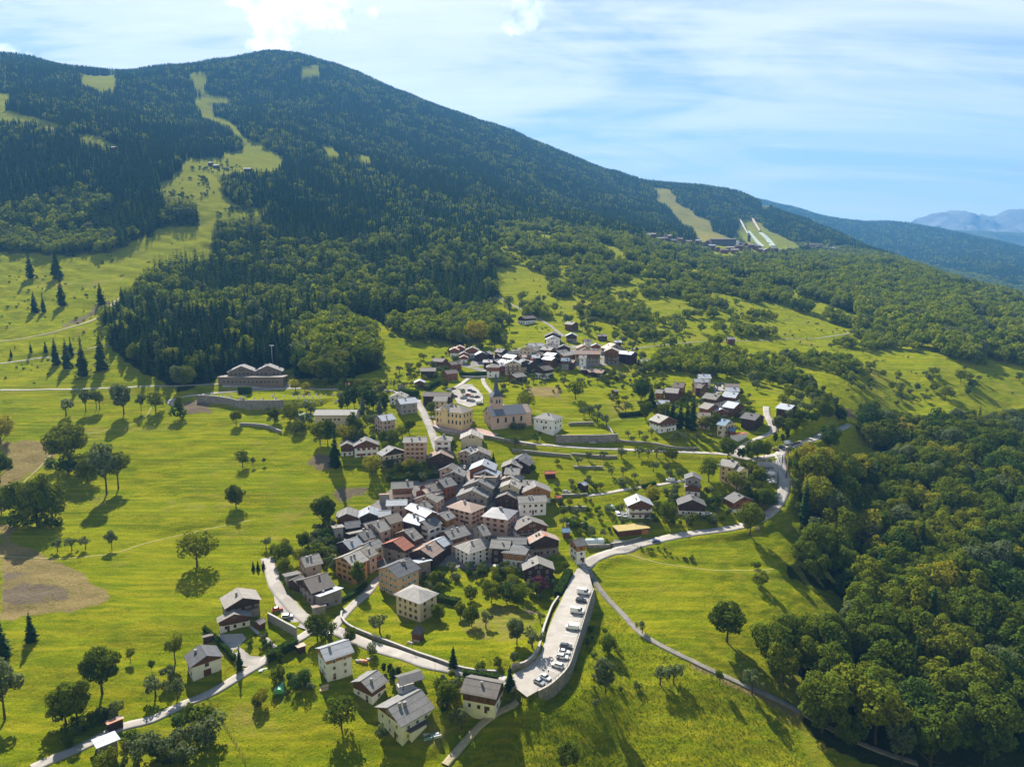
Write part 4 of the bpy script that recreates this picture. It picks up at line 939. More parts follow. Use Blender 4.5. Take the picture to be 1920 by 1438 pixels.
FR = {'A': (380, 1000, 4.564), 'B': (580, 860, 6.846), 'C': (820, 860, 6.846), 'D': (700, 1000, 4.7925), 'E': (620, 700, 5.638), 'F': (840, 590, 4.7925), 'G': (1140, 680, 5.325), 'H': (900, 1000, 5.99),
      'I': (320, 640, 4.7925), 'J': (320, 1160, 5.99), 'K': (560, 1160, 4.8), 'M': (1140, 820, 5.333), 'P': (0, 1000, 3.283), 'Q': (840, 600, 10.65), 'R': (1020, 600, 10.65), 'T': (1220, 690, 10.65), 'X': (0, 0, 1.0), 'O': (0, 60, 2.995)}
HOUSES = """
A 345 550 305 478 9 12.5 7 z S D gable chalet|grey slab roofed chalet with two garage doors above the paved forecourt|gar=2 ch=2 fr=b pitch=22 bal=4.2 split=5.4
A 270 690 262 640 3 11 4.6 z W N gable porch|low front wing with wooden gable under the grey slab chalet|ch=0 gar=0 pitch=20 bal=3.1
J 405 412 325 285 0 9.6 5.6 d W N gable house|white house with dark grey roof and brown gable beside the lane bend|gar=1 split=4.8 winc=1,2
A 838 203 995 167 0 10.5 6.5 w P - gable house|pale house with rust streaked roof between trees and the lane|ch=2
B 425 1255 640 1165 0 12 8.5 w O - gable house|ochre rendered house with pale roof behind the poplar|sh=n ch=2 rows=3
B 640 1160 765 1102 0 11 7.5 w P - gable house|pinkish house with skylights joined to the ochre house|ch=1
A 858 392 1062 330 0 14 6.0 g S D gable barn|large stone and timber barn with grey snow-guard roof|ch=1 split=4.5 winc=3,3
A 950 508 1155 434 0 8.5 4.2 l S - mono barn|long stone lean-to with pale metal roof against the big barn|ch=1
A 930 615 1050 590 0 4.5 2.6 t S - mono shed|little shed with rust streaked roof below the stone barn|ch=0
A 690 345 830 315 0 6 3 d S - mono shed|low dark roofed store in front of the pale rust streaked house|ch=0
A 765 395 850 352 0 6 4 g S D gable shed|small grey roofed timber store joined to the big stone barn|ch=0
A 455 752 510 722 0 3.4 2.2 g N - gable shed|tiny wooden garden hut beside the terrace retaining wall|ch=0
A 805 955 870 935 0 3.4 2.2 o D - mono shed|small flat roofed wooden store at the end of the tall hedge|ch=0
A 20 870 60 860 3 2.4 2.0 n D - mono shed|tiny brown cabin at the top of the clipped hedge|ch=0
A 1000 985 1250 905 0 9 8 l W Y gable house|tall white house with pale metal roof and raw timber attic|split=6.2 ch=1 fr=w
A 1350 1262 1497 1165 0 9 4.8 g W N gable chalet|small square chalet with white base beside the cypress row|split=2.5 ch=1 fr=w
K 795 800 1000 688 12 13 6.5 g W N gable house|large white house with two chimneys nearest the lower edge|ch=2 split=6.0 fr=w
K 945 975 1120 880 0 6 2.6 d W - mono shed|dark roofed lean-to along the side of the large white house|ch=0 nowin=1
K 1500 520 1825 580 0 9 6.0 g W N gable chalet|white and brown timber chalet beside the dirt track|split=3 ch=1
P 575 1280 722 1222 0 7 3.2 l G - mono shed|metal roofed shed at the lane in the lower left|ch=0
P 650 1160 700 1140 4 3 2.4 t D - mono shed|tumbledown little shed under trees above the lower lane|ch=0
B 1045 302 1335 288 0 8.5 7.5 w P R gable house|house with reddish timber upper floor above the village edge|split=3.8 fr=b sh=n
B 985 528 1262 518 0 7 5.5 l P - gable house|low pinkish stone house with pale metal roof at the village edge|ch=0
B 892 440 1028 436 0 5 3 o G - mono garage|tan roofed garage beside the reddish timber house|ch=0 nowin=1
B 480 703 490 650 9 10 5.5 g N - gable barn|brown plank barn with grey roof at the left village corner|ch=0 winc=1,1
B 766 690 772 640 9 9.5 6 l D - gable house|dark timber house with pale roof left of the village centre|ch=1
B 885 668 1050 660 0 7 5 l D - gable shed|narrow pale metal roof joined behind the dark timber house|ch=0
B 288 850 440 830 0 8.5 6.5 g G - mono house|grey rendered cube house at the left village corner|ch=1
B 445 812 652 784 0 7.5 5 d D - gable house|low dark timber house between the plank barn and grey cube house|ch=0
B 485 945 790 880 0 5 5.5 w D - mono house|long narrow house with thin pale roof on the left village side|ch=1
B 690 830 950 768 0 6 6 g R - gable house|reddish timber house under a long thin grey roof|ch=1
B 800 828 960 775 0 12 6.5 w P - gable house|broad tan grey roof with one thin flue left of centre|ch=1
B 958 737 1142 688 0 10 7 w O - gable house|ochre gabled house with skylight facing the narrow alley|ch=0
B 620 952 800 893 0 9.5 6 g P - gable house|grey roofed house with wide chimney above the blue metal roof|ch=2
B 425 1062 620 992 0 10 5.5 l D - gable house|dark timber house with bluish metal roof on the left edge|ch=1
B 700 1095 885 1022 0 8.5 6.5 g C - gable house|cream house wall and grey roof left of the red roofed barn|ch=1
B 1068 1058 1200 992 0 13 8 r S D gable barn|tall stone barn with bright red metal roof|split=6.5 ch=0 winc=2,2
B 1210 925 1335 878 0 13 7.5 g P N gable house|grey roofed house with dark gable just above the red roofed barn|ch=1
B 1270 697 1500 760 0 9 6 l D - gable house|timber house with broad bluish roof sloping to the left|ch=2
B 1305 563 1600 690 0 7 6.5 l P N gable house|long pale metal roof stepping down beside the alley|ch=1
B 1400 580 1510 540 0 8.5 7 w P - gable house|pale grey roof with tall flue next to the stepped metal roof|ch=1
B 1480 470 1600 392 0 13 6.5 w P - gable house|stone house with half blue half tan roof on the street corner|ch=1
B 1430 803 1625 735 0 9.5 7.5 g W - gable house|white house with timber balconies and two flues in the centre|ch=2 bal=2.6,5.2 sh=n
B 1665 712 1795 660 0 9 7 g W Y gable house|white house with golden timber side beside the tan hip roof|ch=1 split=3
B 1723 925 1985 850 0 11 6.5 g P N gable house|large grey roof with three flues in the village centre|ch=2
B 1620 1042 1742 985 0 9 6 l D - gable house|bright blue white metal roof with skylight|ch=0
B 1422 1160 1600 1045 0 12 6.5 t D - gable house|dark timber house with brown patched roof and twin stacks|ch=2
B 1345 1295 1532 1253 0 8 5 l S - mono house|pale blue metal roof beside the dark grey roofed peach house|ch=1
D 120 300 325 212 0 13 9.5 d E - gable house|peach house with green shutters and dark grey roof|ch=2 sh=g rows=3 winc=4,3 fr=w
D 335 470 435 506 13 10 8.5 z C - hip house|cream block house with stone slab hip roof above the walled garden|ch=0 rows=3 winc=2,4
D 372 812 425 822 3.4 3.4 3.6 d N - hip oratory|tiny square hut with pointed dark roof in the walled garden|ch=0 pitch=52 nowin=1
C 720 612 885 634 13 13 8 l P - hip house|tall pale house with bluish pyramid roof in the village centre|ch=2 sh=r rows=3 winc=3,3
C 310 530 430 560 15 11 7.5 o P - hip house|long house with pinkish tan hip roof left of the pyramid roof|ch=1 rows=3 sh=n
C 300 1100 440 1055 13 11 7 w W - hf house|white house with tan and grey hipped roof above the terrace cafe|ch=1 sh= fr=b rows=3
C 505 860 615 838 0 12 9 g S - gable barn|tall blank stone building with triangular pale roof|ch=1 winc=1,1
C 1278 350 1262 312 9 15 6.5 g W Y gable chalet|wide golden timber chalet at the right end of the village|ch=1 split=3 bal=
C 1022 478 1395 460 0 9 6.5 w W - gable house|long pale roof in two halves above a white and timber front|ch=2
C 885 452 900 425 9 12 5.5 g D - gable house|black timber gable house left of the long pale roof|ch=1
C 922 322 940 290 9 10.5 7.5 w C - gable house|cream gabled house with twin chimneys at the upper village side|ch=2
C 515 285 562 240 11 16 7.5 g S - gable house|broad stone gabled house facing down over the roofs|ch=1 rows=2
C 440 405 475 350 11 16 7 g S - gable house|wide stone house with small pink annex below the broad gable|ch=2 rows=2
C 572 75 600 15 11 14 7 l R - gable house|red fronted house under a pale metal roof at the top of the street|ch=1
C 610 150 640 118 8 13 6 l G - gable house|grey house under pale roof just below the red fronted house|ch=2
C 470 200 775 205 0 8.5 5 o G - mono house|low building with flat looking tan pink roof in the upper centre|ch=0
C 950 58 965 20 9 11 6 g D - gable house|dark house with grey roof at the upper right of the village|ch=1
F 620 1292 690 1240 0 9 5 d D - gable house|new black roofed house furthest up the right side|ch=0
F 650 1312 700 1275 0 10 5 d D - gable house|second black roofed house standing in front of the first|ch=0
C 872 112 1070 122 0 9 6 z P - gable house|small house with snow speckled slab roof right of the alley|ch=1
C 925 225 965 192 8 10 6 z P - gable house|little house with stone slab roof above the cream gabled house|ch=1
C 1100 268 1235 275 0 8 5 z R - gable house|low reddish house with speckled slab roof by the upper gardens|ch=1
C 1225 800 1150 720 0 15.5 6 g W N gable chalet|big brown chalet with white ground floor in the lower right village|ch=2 split=3.4 fr=w bal=2.8
C 1385 985 1330 915 0 14 7 t S D gable chalet|dark chalet with red patched roof and stone base|ch=2 split=4 bal=4
C 692 1030 950 1045 0 9 7.5 w D - gable house|dark timber house with pale roof and orange balcony|ch=1 fr=w bal=
C 960 1095 1060 1105 10 9 6.5 g W Y hip house|golden timber house with grey hip roof joined to the pale roofed one|ch=0 split=3 fr=w
C 765 1000 1150 1005 0 7 7.5 g D - gable house|long low grey roof behind the golden timber house|ch=0
H 662 336 640 246 0 13 5.5 w D - gable chalet|near black chalet with pale roof behind the purple tree|ch=2 fr=w
H 1035 70 1165 48 0 7 8.5 g W Y gable house|narrow tower house with timber attic at the road junction|split=5.5 ch=0 gar=0
C 1372 158 1518 153 0 4 2.6 r D - gable shed|small garden shed with orange red roof above the village|ch=0
C 1835 305 1900 283 0 5 3 l D - gable barn|small black plank barn with light roof on the upper meadow|ch=0
C 1595 888 1700 885 0 5 2.6 b N - gable shed|wooden hut with bluish roof in the terraced gardens|ch=0
C 1525 470 1580 465 0 3 2.2 r R - gable shed|tiny hut with red roof beside the golden timber chalet|ch=0
E 1130 1122 1265 1090 0 12 7 g R - gable house|uppermost grey roof of the reddish street row|ch=1
E 985 1180 1200 1130 0 11 7 g R - gable house|middle grey roof of the reddish street row|ch=1 sh=r
E 962 1227 1110 1180 0 11 7 o R - gable house|tan roofed house at the lower end of the reddish street row|ch=1
E 1232 990 1290 945 0 10 6 g P - gable house|house with ribbed grey roof beside the street bend|ch=0
E 1297 1038 1320 1010 8 11 5.5 g S - gable house|stone gabled house just below the ribbed grey roof|ch=1
E 1487 640 1492 600 12 13 7 w C - gable house|plain cream gabled house below the church road|ch=0 winc=2,2 rows=1
E 1420 812 1512 765 0 10 6 l P - gable house|pinkish house with pale roof below the plain cream house|ch=2
E 1565 818 1570 790 9 13 5.5 g S - gable house|grey stone gabled house below the pinkish one|ch=2
E 1150 655 1230 655 9.5 9 9 w W - hip house|slim white house with pyramid roof beside the street|ch=2 rows=3 winc=2,2 sh=r
E 768 670 1022 668 0 9 11 w P - gable house|four storey tan house with orange shutters|ch=2 sh=o rows=4 winc=3,4
E 1160 840 1168 815 10 14 6 t D - gable barn|dark barn under a rusty edged roof at the street corner|ch=0 winc=1,1
E 680 790 615 758 0 15 6.5 g C D gable chalet|long cream chalet with a dark gable and balcony above the hedge|ch=1 split=6 bal=2.8
E 375 708 372 690 9 14 7 g W N gable chalet|white chalet with brown gable beside the tall dark spruce|ch=1 split=5.5 sh=r
E 170 738 172 725 8 7 6.5 g W N gable chalet|small half timbered chalet joined left of the white chalet|ch=0 split=3.4 bal=3.2
E 492 445 645 422 0 11 9 l P - gable house|tall pale house with light roof above the round trees|ch=1 rows=3 winc=3,3
E 702 268 895 250 0 11 7 l G - gable house|white grey terraced house with blue roof at the top of the street|ch=1
E 700 218 722 200 10 11 5.5 w W - gable house|low white house behind the blue roofed terraced house|ch=1
E 985 192 1285 202 0 9 6.5 n D - gable building|long dark timber building left of the car park|ch=0 fr=w
E 1098 238 1245 242 0 10 6 w C - gable house|cream house with bright pale roof behind the town hall|ch=0
E 938 75 942 62 7 7 4 l N - gable cabin|small brown cabin beside the clipped hedges above the street|ch=0
E 705 112 790 112 0 5 3 o G - mono shed|tan roofed shed beside the upper lane|ch=0
I 1305 612 1685 612 0 13 8.5 w C - gable school|long pale roofed school building with dark window bands|ch=0 rows=2 fr=w winc=3,9 pitch=18
I 632 222 640 212 14 20 8.4 g K - gable lodge|left gabled timber wing of the large lodge below the forest|ch=0
I 868 218 876 208 14 21 8.4 g K - gable lodge|right gabled timber wing of the large lodge below the forest|ch=1
T 945 120 1192 122 0 10 7 l W - gable chalet|white roofed house highest in the new chalet group|ch=1
T 855 210 1145 213 0 8 6 l N - gable chalet|second long white roof just below the highest new chalet|ch=1
T 462 282 690 297 0 11 5.5 n R - gable chalet|red brown timber chalet with brown roof in the new group|ch=1
T 290 385 580 405 0 11 5 w N - gable chalet|pale roofed chalet in front of the red brown one|ch=0
T 110 420 265 432 0 8 5 w Y - gable chalet|small golden timber chalet at the left of the new group|ch=0
T 850 290 952 290 0 10 5 n N - gable chalet|left half of the twin brown roofed chalets|ch=0
T 962 300 1090 315 0 11 5.5 n N - gable chalet|right half of the twin brown roofed chalets|ch=1
T 1110 490 1310 545 0 12 5.5 w W N gable chalet|chalet with pale roof in the middle of the new group|ch=1 split=2.6
T 1475 305 1758 312 0 7 6.5 n N - gable chalet|dark brown roof at the upper right of the new group|ch=0
T 1478 378 1765 385 0 9 5.5 l W - gable chalet|white roof with curved flues at the right of the new group|ch=2
T 1475 460 1760 490 0 12 6 l W N gable chalet|pale roofed chalet with white front below the curved flues|ch=1 split=3
T 1540 652 1780 692 0 13 5.5 l N - gable chalet|two level pale roofed chalet with timber gable on the right|ch=0
T 1080 680 1280 722 0 12 5 w R - gable chalet|broad greenish white roof with red timber wall|ch=0
T 1430 812 1350 770 9 10 5.5 l R - gable chalet|red brown gabled chalet behind the broad greenish roof|ch=0
T 930 880 1200 890 0 12 5.5 w C - gable chalet|large pale green roof behind the loose yellow green tree|ch=1
T 1420 1005 1600 1038 0 12 6.5 b C - gable house|cream house with green blue roof behind the cone tree|ch=1
T 1600 1180 1690 1190 0 6 4 b R - gable shed|small blue roofed annex beside the white garages|ch=0
T 1655 1305 1860 1262 0 6 3 r W - mono garage|white garage block with red roof edge|ch=0 gar=0
T 365 972 140 905 0 14 7 w W N gable chalet|large white chalet with brown gable and grey basement on the meadow|ch=1 split=5 fr=b bal=4.2
T 130 632 380 645 0 9 5 l N - gable chalet|pale roof peeping out behind the dark spruces|ch=0
G 1370 492 1525 518 0 12 5 d D - gable chalet|dark roofed chalet beside the curving lane|ch=1
G 1720 400 1868 425 0 11 5 l D - gable chalet|white roofed dark chalet right of the curving lane|ch=1
M 330 628 288 560 0 12.5 7.5 l W N gable chalet|white chalet with dark gable and two balconies beside parked vans|ch=1 split=5.8 bal=2.9,5.6 sh=
M 845 622 820 562 0 13.5 6 g W D gable chalet|dark timber chalet with white cars parked in front|ch=1 split=2.6
M 1366 590 1262 540 0 12 6.5 g W R gable chalet|reddish brown house with tall chimney inside the road bend|ch=1 split=2.4
M 1145 210 1305 240 0 10 9 w Y2 - gable house|yellow block of flats near the road junction|ch=1 rows=3
M 1282 274 1368 300 0 8 8.5 w Y2 - gable house|lower wing in front of the yellow block of flats|ch=0 rows=3
M 852 386 850 357 7 8 9 g G - gable house|slim grey tower house with stacked gables|ch=0
M 850 470 850 446 5 8 5 g W N gable house|lower white and brown front gable of the grey tower house|ch=0 split=2.5
F 655 14 800 4 0 10 6 n W D gable chalet|dark chalet standing alone on the pasture above the hamlet|ch=0 detail=1
"""
HAMLET = """
Q 125 558 130 540 9 7.5 7 o W R gable|reddish chalet at the far left of the hamlet
Q 235 518 238 505 8 8 6.5 o P R gable|chalet just behind the far left one
Q 480 545 485 530 9 11 7 w W R gable|wide red brown chalet with pale roof on the hamlet left
Q 320 642 322 630 8 8.5 5 w W R gable|low front chalet between two taller reddish ones
Q 315 712 317 700 5 6 5 o W R gable|smallest white based chalet in front of the left cluster
Q 680 640 650 618 9 10 6 l D - gable|black timber chalet right of the left cluster
Q 760 640 830 612 8 8 5 w D - gable|narrow dark house beside the black chalet
Q 990 566 1145 578 0 10 6 g D - gable|grey roofed house with solar panel at the hamlet back
Q 970 672 1150 655 0 8 4.5 o D - gable|low house with thin pink roof below the solar panel house
Q 1130 640 1260 600 0 8 5 d D - gable|dark roofed house right of the solar panel house
Q 900 790 1100 705 14 8 5.5 g D - gable|long blue grey roof running up the hamlet
Q 1160 678 1330 758 12 8 6 l N - gable|bright pale roof in the hamlet centre left
Q 1070 780 1200 830 10 8 6 l R - gable|pale roof below the bright one
Q 700 790 900 792 0 7 4.5 l D - gable|low timber house with pale roof by the hamlet terrace
Q 1000 850 1130 845 0 9 7 l R - gable|red walled house right of the white pyramid roofed one
Q 860 868 940 868 9.5 9.5 8 w W R hip|white house with pyramid roof and brown top floor above the lane
Q 1295 808 1300 785 10 12.5 8.5 l C - gable|cream gabled house with two balconies in the hamlet|bal=2.8,5.4
Q 1560 800 1480 740 11 12 7.5 g C D gable|grey roofed house with black timber top beside the cream gable
Q 1260 1078 1440 1040 11 9 4.5 w N - gable|brown barn with pale roof in front of the hamlet
Q 1570 535 1680 492 12 15 8.5 g C - gable|large blank cream gabled house at the hamlet back
Q 1665 460 1800 455 12 10 8 l W - gable|bright white roof behind the large cream house
Q 1722 652 1890 642 0 9 6 n D - gable|brown grey roof right of the large cream house
Q 1662 690 1830 688 0 9 5.5 l D - gable|pale patched roof in the middle of the hamlet
Q 1632 752 1722 745 0 6 5 r D - gable|small bright red roof in the hamlet
Q 1480 690 1560 690 0 7 6 o D - gable|pink edged roof below the large cream house
Q 1600 790 1720 830 10 8 6 g D - gable|grey roof beside the small red roof
Q 1820 932 1965 905 10 10 7 n W D gable|white house with brown roof and dark top floor above the gardens
R 550 268 552 250 9 10 6.5 l S D gable|dark chalet with pink flowered balcony at the hamlet top
R 180 252 182 235 10 15 6.5 d D - gable|big black gable behind the white hamlet house
R 178 325 180 305 8 13 6.5 l W - gable|white house with light roof under the big black gable
R 120 450 122 438 6 12 4.5 d W - gable|low white house with curved dark roof in the hamlet
R 470 28 605 42 0 10 5 w N - gable|brown barn beside the lane above the hamlet
R 790 382 960 382 0 7 4 d W - gable|small white and black house at the hamlet back right
R 1040 478 1042 465 8 8 5.5 l W R gable|red and white chalet right of the tan roofs
R 800 502 745 470 9 11 6 o C - gable|tan roofed cream house in the hamlet right half
R 840 550 800 535 8 10 5 o C - gable|second tan roofed cream house in front of the first
R 625 606 1130 610 20 10 8 t S N gable|long stone house with half rusty half white roof
R 700 696 860 700 0 9 9 w W - gable|tall white house with sloping roof and small windows
R 345 752 520 756 0 8 7 b S N gable|stone house with bright blue roof in the hamlet
R 525 790 625 795 0 7 5 o D - gable|little dark house right of the bright blue roof
R 300 655 470 612 0 9 6.5 w Y - gable|golden timber house with pale roof left of the blue roof
R 230 610 440 545 12 8 5.5 g D - gable|dark roofed house uphill of the golden timber one
R 395 502 400 488 8 11 5 g D - gable|grey roofed house uphill of the golden timber one
R 20 530 150 540 10 9 6 w R - gable|reddish house with pale roof below the white hamlet house
R 60 640 200 690 10 8 5.5 l D - gable|pale blue roof beside the golden timber house
R 20 720 150 760 10 8 5 l N - gable|second pale blue roof below the first
R 60 812 160 815 0 6 3 w D - mono|tiny store with pale roof above the hamlet gardens
R 1352 565 1355 548 11 12 11 w S R gable|tall timber chalet with three balconies at the hamlet right end|bal=3,5.8,8.6
R 1440 480 1300 445 12 18 5.5 o G - gable|sprawling tan roof behind the tall timber chalet
R 1502 602 1740 690 15 9 5.5 l D - gable|long pale roof sloping right of the tall timber chalet
R 1742 710 1860 712 0 7 4 w D - gable|last dark house at the right end of the hamlet
R 742 930 870 935 0 7 3 w D - gable|grey roofed shed below the tall white hamlet house
R 842 985 1050 970 0 7 3 o D - gable|pink roofed shed below the long stone house
R 1062 985 1220 1000 0 8 3 t D - gable|rusty white shed at the edge of the hamlet gardens
R 1060 285 1270 285 0 6 4 w D - gable|pale roof among bushes above the hamlet
R 1400 405 1550 405 0 6 4 l D - gable|white roof among bushes at the hamlet upper right
F 1715 402 1800 398 0 7 4 l D - gable|lone barn with white roof right of the hamlet
F 1870 395 1930 385 0 6 4 o D - gable|orange roofed barn further right of the hamlet
X 838 694 850 693 9 9 5 n R - gable|red brown chalet at the lower left end of the hamlet
X 818 671 832 672 10 9 5 n N - gable|brown chalet uphill left of the hamlet hedge
X 795 689 812 689 11 9 4.5 g D - gable|grey roofed house in the trees left of the hamlet
X 846 678 858 677 9 8 4.5 n R - gable|brown roofed hut behind the lower left hamlet chalet
X 1362 632 1378 632 0 7 5 w N - gable|lone timber house beside the field path
X 1149 731 1157 730 0 4 2.4 w N - gable|small hut on the sunny meadow below the hamlet gardens
X 247 279 258 279 10 8 5 n D - gable|brown chalet on the high clearing
X 208 275 216 275 9 8 5 n D - gable|dark chalet at the forest edge of the high clearing
X 391 304 398 304 8 7 4 w D - gable|left of the two huts on the high pasture
X 401 309 410 309 10 7 4 w D - gable|right of the two huts on the high pasture
X 455 315 474 315 14 9 4 n D - gable|long low barn on the high pasture
X 40 156 52 156 16 10 6 n D - gable|dark brown house group at the top left forest edge
X 60 153 88 154 24 9 6 l D - gable|long white roofed building at the top left forest edge
"""
def ridge_place(fr, x1, y1, x2, y2, L, W, h, pitch, over=0.85, maxL=17.0):
    ox, oy, s = FR[fr]; p1 = (ox + x1 / s, oy + y1 / s); p2 = (ox + x2 / s, oy + y2 / s)
    hr = h + W / 2 * math.tan(math.radians(pitch)) + .25
    m_ = ((p1[0] + p2[0]) / 2, (p1[1] + p2[1]) / 2)
    A = hit(p1[0], p1[1], hr)
    r = v_tan(p2[1])
    if abs(r) < 0.02 or p2[1] < 520: B = A + np.array([(p2[0] - p1[0]) / 1280 * A[1], 0, 0])
    else: B = on_plane(p2[0], p2[1], A[2])
    d = B - A; D = float(np.hypot(d[0], d[1])); ang = math.atan2(d[1], d[0])
    if abs(p2[0] - p1[0]) > 12 and abs(d[1]) > 1.1 * abs(d[0]) and p1[1] < 740: ang = math.copysign(0.8, ang) if abs(ang) < math.pi / 2 else ang
    if L == 0: L = min(D - 2 * over, maxL if fr not in 'IEX' else 30)
    L = max(L, 2.5); dx, dy = math.cos(ang), math.sin(ang); c = A + np.array([dx, dy, 0]) * (L / 2 + over)
    if abs(d[0]) > abs(d[1]) * 1.2: c = (A + B) / 2
    return c[0], c[1], A[2] - hr, ang, L
def parse(txt, hamlet=False):
    for ln in txt.strip().split('\n'):
        parts = ln.split('|'); t = parts[0].split(); fr = t[0]; x1, y1, x2, y2, L, W, h = map(float, t[1:8]); roof, low, up, typ = t[8:12]; name = t[12] if len(t) > 12 else 'chalet'
        kw = {}
        for kv in (parts[2].split() if len(parts) > 2 else []):
            k, v = kv.split('='); 
            if k == 'bal': kw[k] = tuple(float(q) for q in v.split(',') if q)
            elif k == 'winc': kw[k] = tuple(int(q) for q in v.split(','))
            elif k in ('sh', 'fr'): kw[k] = v
            else: kw[k] = float(v) if '.' in v else int(v)
        pitch = kw.pop('pitch', 24); over = 0.45 if W < 6 else 0.85
        x, y, z, ang, L = ridge_place(fr, x1, y1, x2, y2, L, W, h, pitch, over)
        if hamlet: kw.setdefault('ch', 1 if HR.random() < .6 else 0); kw['detail'] = 1
        if W < 6.5 and h < 3.5: kw['nowin'] = True
        if y > 430: kw['detail'] = min(kw.get('detail', 1), 1)
        make_house(x, y, z, ang, L, W, h, roof, low, up, typ, pitch, name, parts[1], over=over, group='houses of the upper hamlet' if hamlet and fr in 'QR' else None, **kw)
parse(HOUSES); parse(HAMLET, True)
print('houses', time.time() - T0)
# ------------------------------------------------------------------ special buildings
def fp(fr, x, y): ox, oy, s = FR[fr]; return ox + x / s, oy + y / s
def paved(name, poly, mat, lift, cell=4.0, world=False, kind='structure', label=None, cat=None):
    from mathutils.geometry import delaunay_2d_cdt
    P = [np.array(p[:2]) if world else hit(*p)[:2] for p in poly]; B = []
    for a, b in zip(P, P[1:] + P[:1]):
        k = max(1, int(np.hypot(*(b - a)) / cell)); B += [a + (b - a) * t / k for t in range(k)]
    B = np.array(B); n = len(B); x0, y0 = B.min(0); x1, y1 = B.max(0)
    gx, gy = np.meshgrid(np.arange(x0, x1, cell), np.arange(y0, y1, cell)); gx, gy = gx.ravel(), gy.ravel(); m = inpoly(gx, gy, B); gx, gy = gx[m], gy[m]
    if len(gx):
        d = seg_dist(gx, gy, list(B) + [B[0]]); gx, gy = gx[d > cell * .4], gy[d > cell * .4]
    V = [Vector((float(a), float(b))) for a, b in B] + [Vector((float(a), float(b))) for a, b in zip(gx, gy)]
    r = delaunay_2d_cdt(V, [(i, (i + 1) % n) for i in range(n)], [], 1, 1e-4)
    vs = np.array([[v.x, v.y] for v in r[0]]); z = zf(vs[:, 0], vs[:, 1]) + lift
    F = [tuple(f) for f in r[2]]
    o = link(name, mesh_from(name, np.column_stack([vs, z]), F, [mat])); 
    if sum(p.normal.z for p in o.data.polygons) < 0: o.data.flip_normals()
    tag(o, label, cat, None, kind); return o
M_cobble = mat_stone('village_paving', (0.24, 0.215, 0.19), (0.31, 0.28, 0.25), (0.19, 0.17, 0.15), 2.5)
M_redpave = mat_simple('reddish_paving', (0.38, 0.24, 0.19), (0.46, 0.32, 0.26), 0.6)
paved('village_paving', PL("640,1040 650,985 700,945 735,915 790,895 845,872 900,868 965,895 990,930 1010,1000 1035,1042 990,1055 880,1068 800,1058 740,1070 700,1056"), M_cobble, 0.12)
paved('village_paving', PL("858,685 880,672 940,662 1000,645 1060,645 1135,660 1165,682 1100,690 1010,686 960,700 915,700"), M_cobble, 0.12, 6)
paved('forecourt', PL("512,1098 540,1112 556,1128 568,1146 590,1160 625,1168 640,1160 632,1182 600,1186 560,1176 530,1156 515,1130"), M_asphalt, 0.17)
paved('forecourt', PL("410,1190 455,1188 462,1198 447,1212 470,1230 500,1232 490,1250 452,1250 425,1220"), M_asphalt, 0.17)
paved('forecourt', PL("1336,718 1358,718 1354,736 1341,740"), M_asphalt, 0.3)
paved('car_park', PL("845,732 858,722 885,721 895,730 906,744 905,755 880,764 858,757"), M_asphalt, 0.3)
paved('car_park', PL("1395,862 1440,860 1458,868 1456,908 1438,902 1434,876 1400,873"), M_asphalt, 0.3)
paved('church_square', PL("812,788 850,799 905,805 935,815 925,819 880,812 835,808 815,800"), M_redpave, 0.4)
paved('forecourt', PL("416,717 540,717 550,726 520,729 418,727"), M_asphalt, 0.3)
paved('forecourt', PL("1150,1012 1215,1010 1240,1008 1200,1024 1150,1034"), M_asphalt, 0.16)
paved('tennis_court', PL("556,775 585,774 588,784 558,786"), mat_flat('green_court', (0.12, 0.20, 0.08), 0.8), 0.25)
paved('path', PL("467,1176 472,1174 524,1214 517,1219"), M_cope, 0.2, 2)
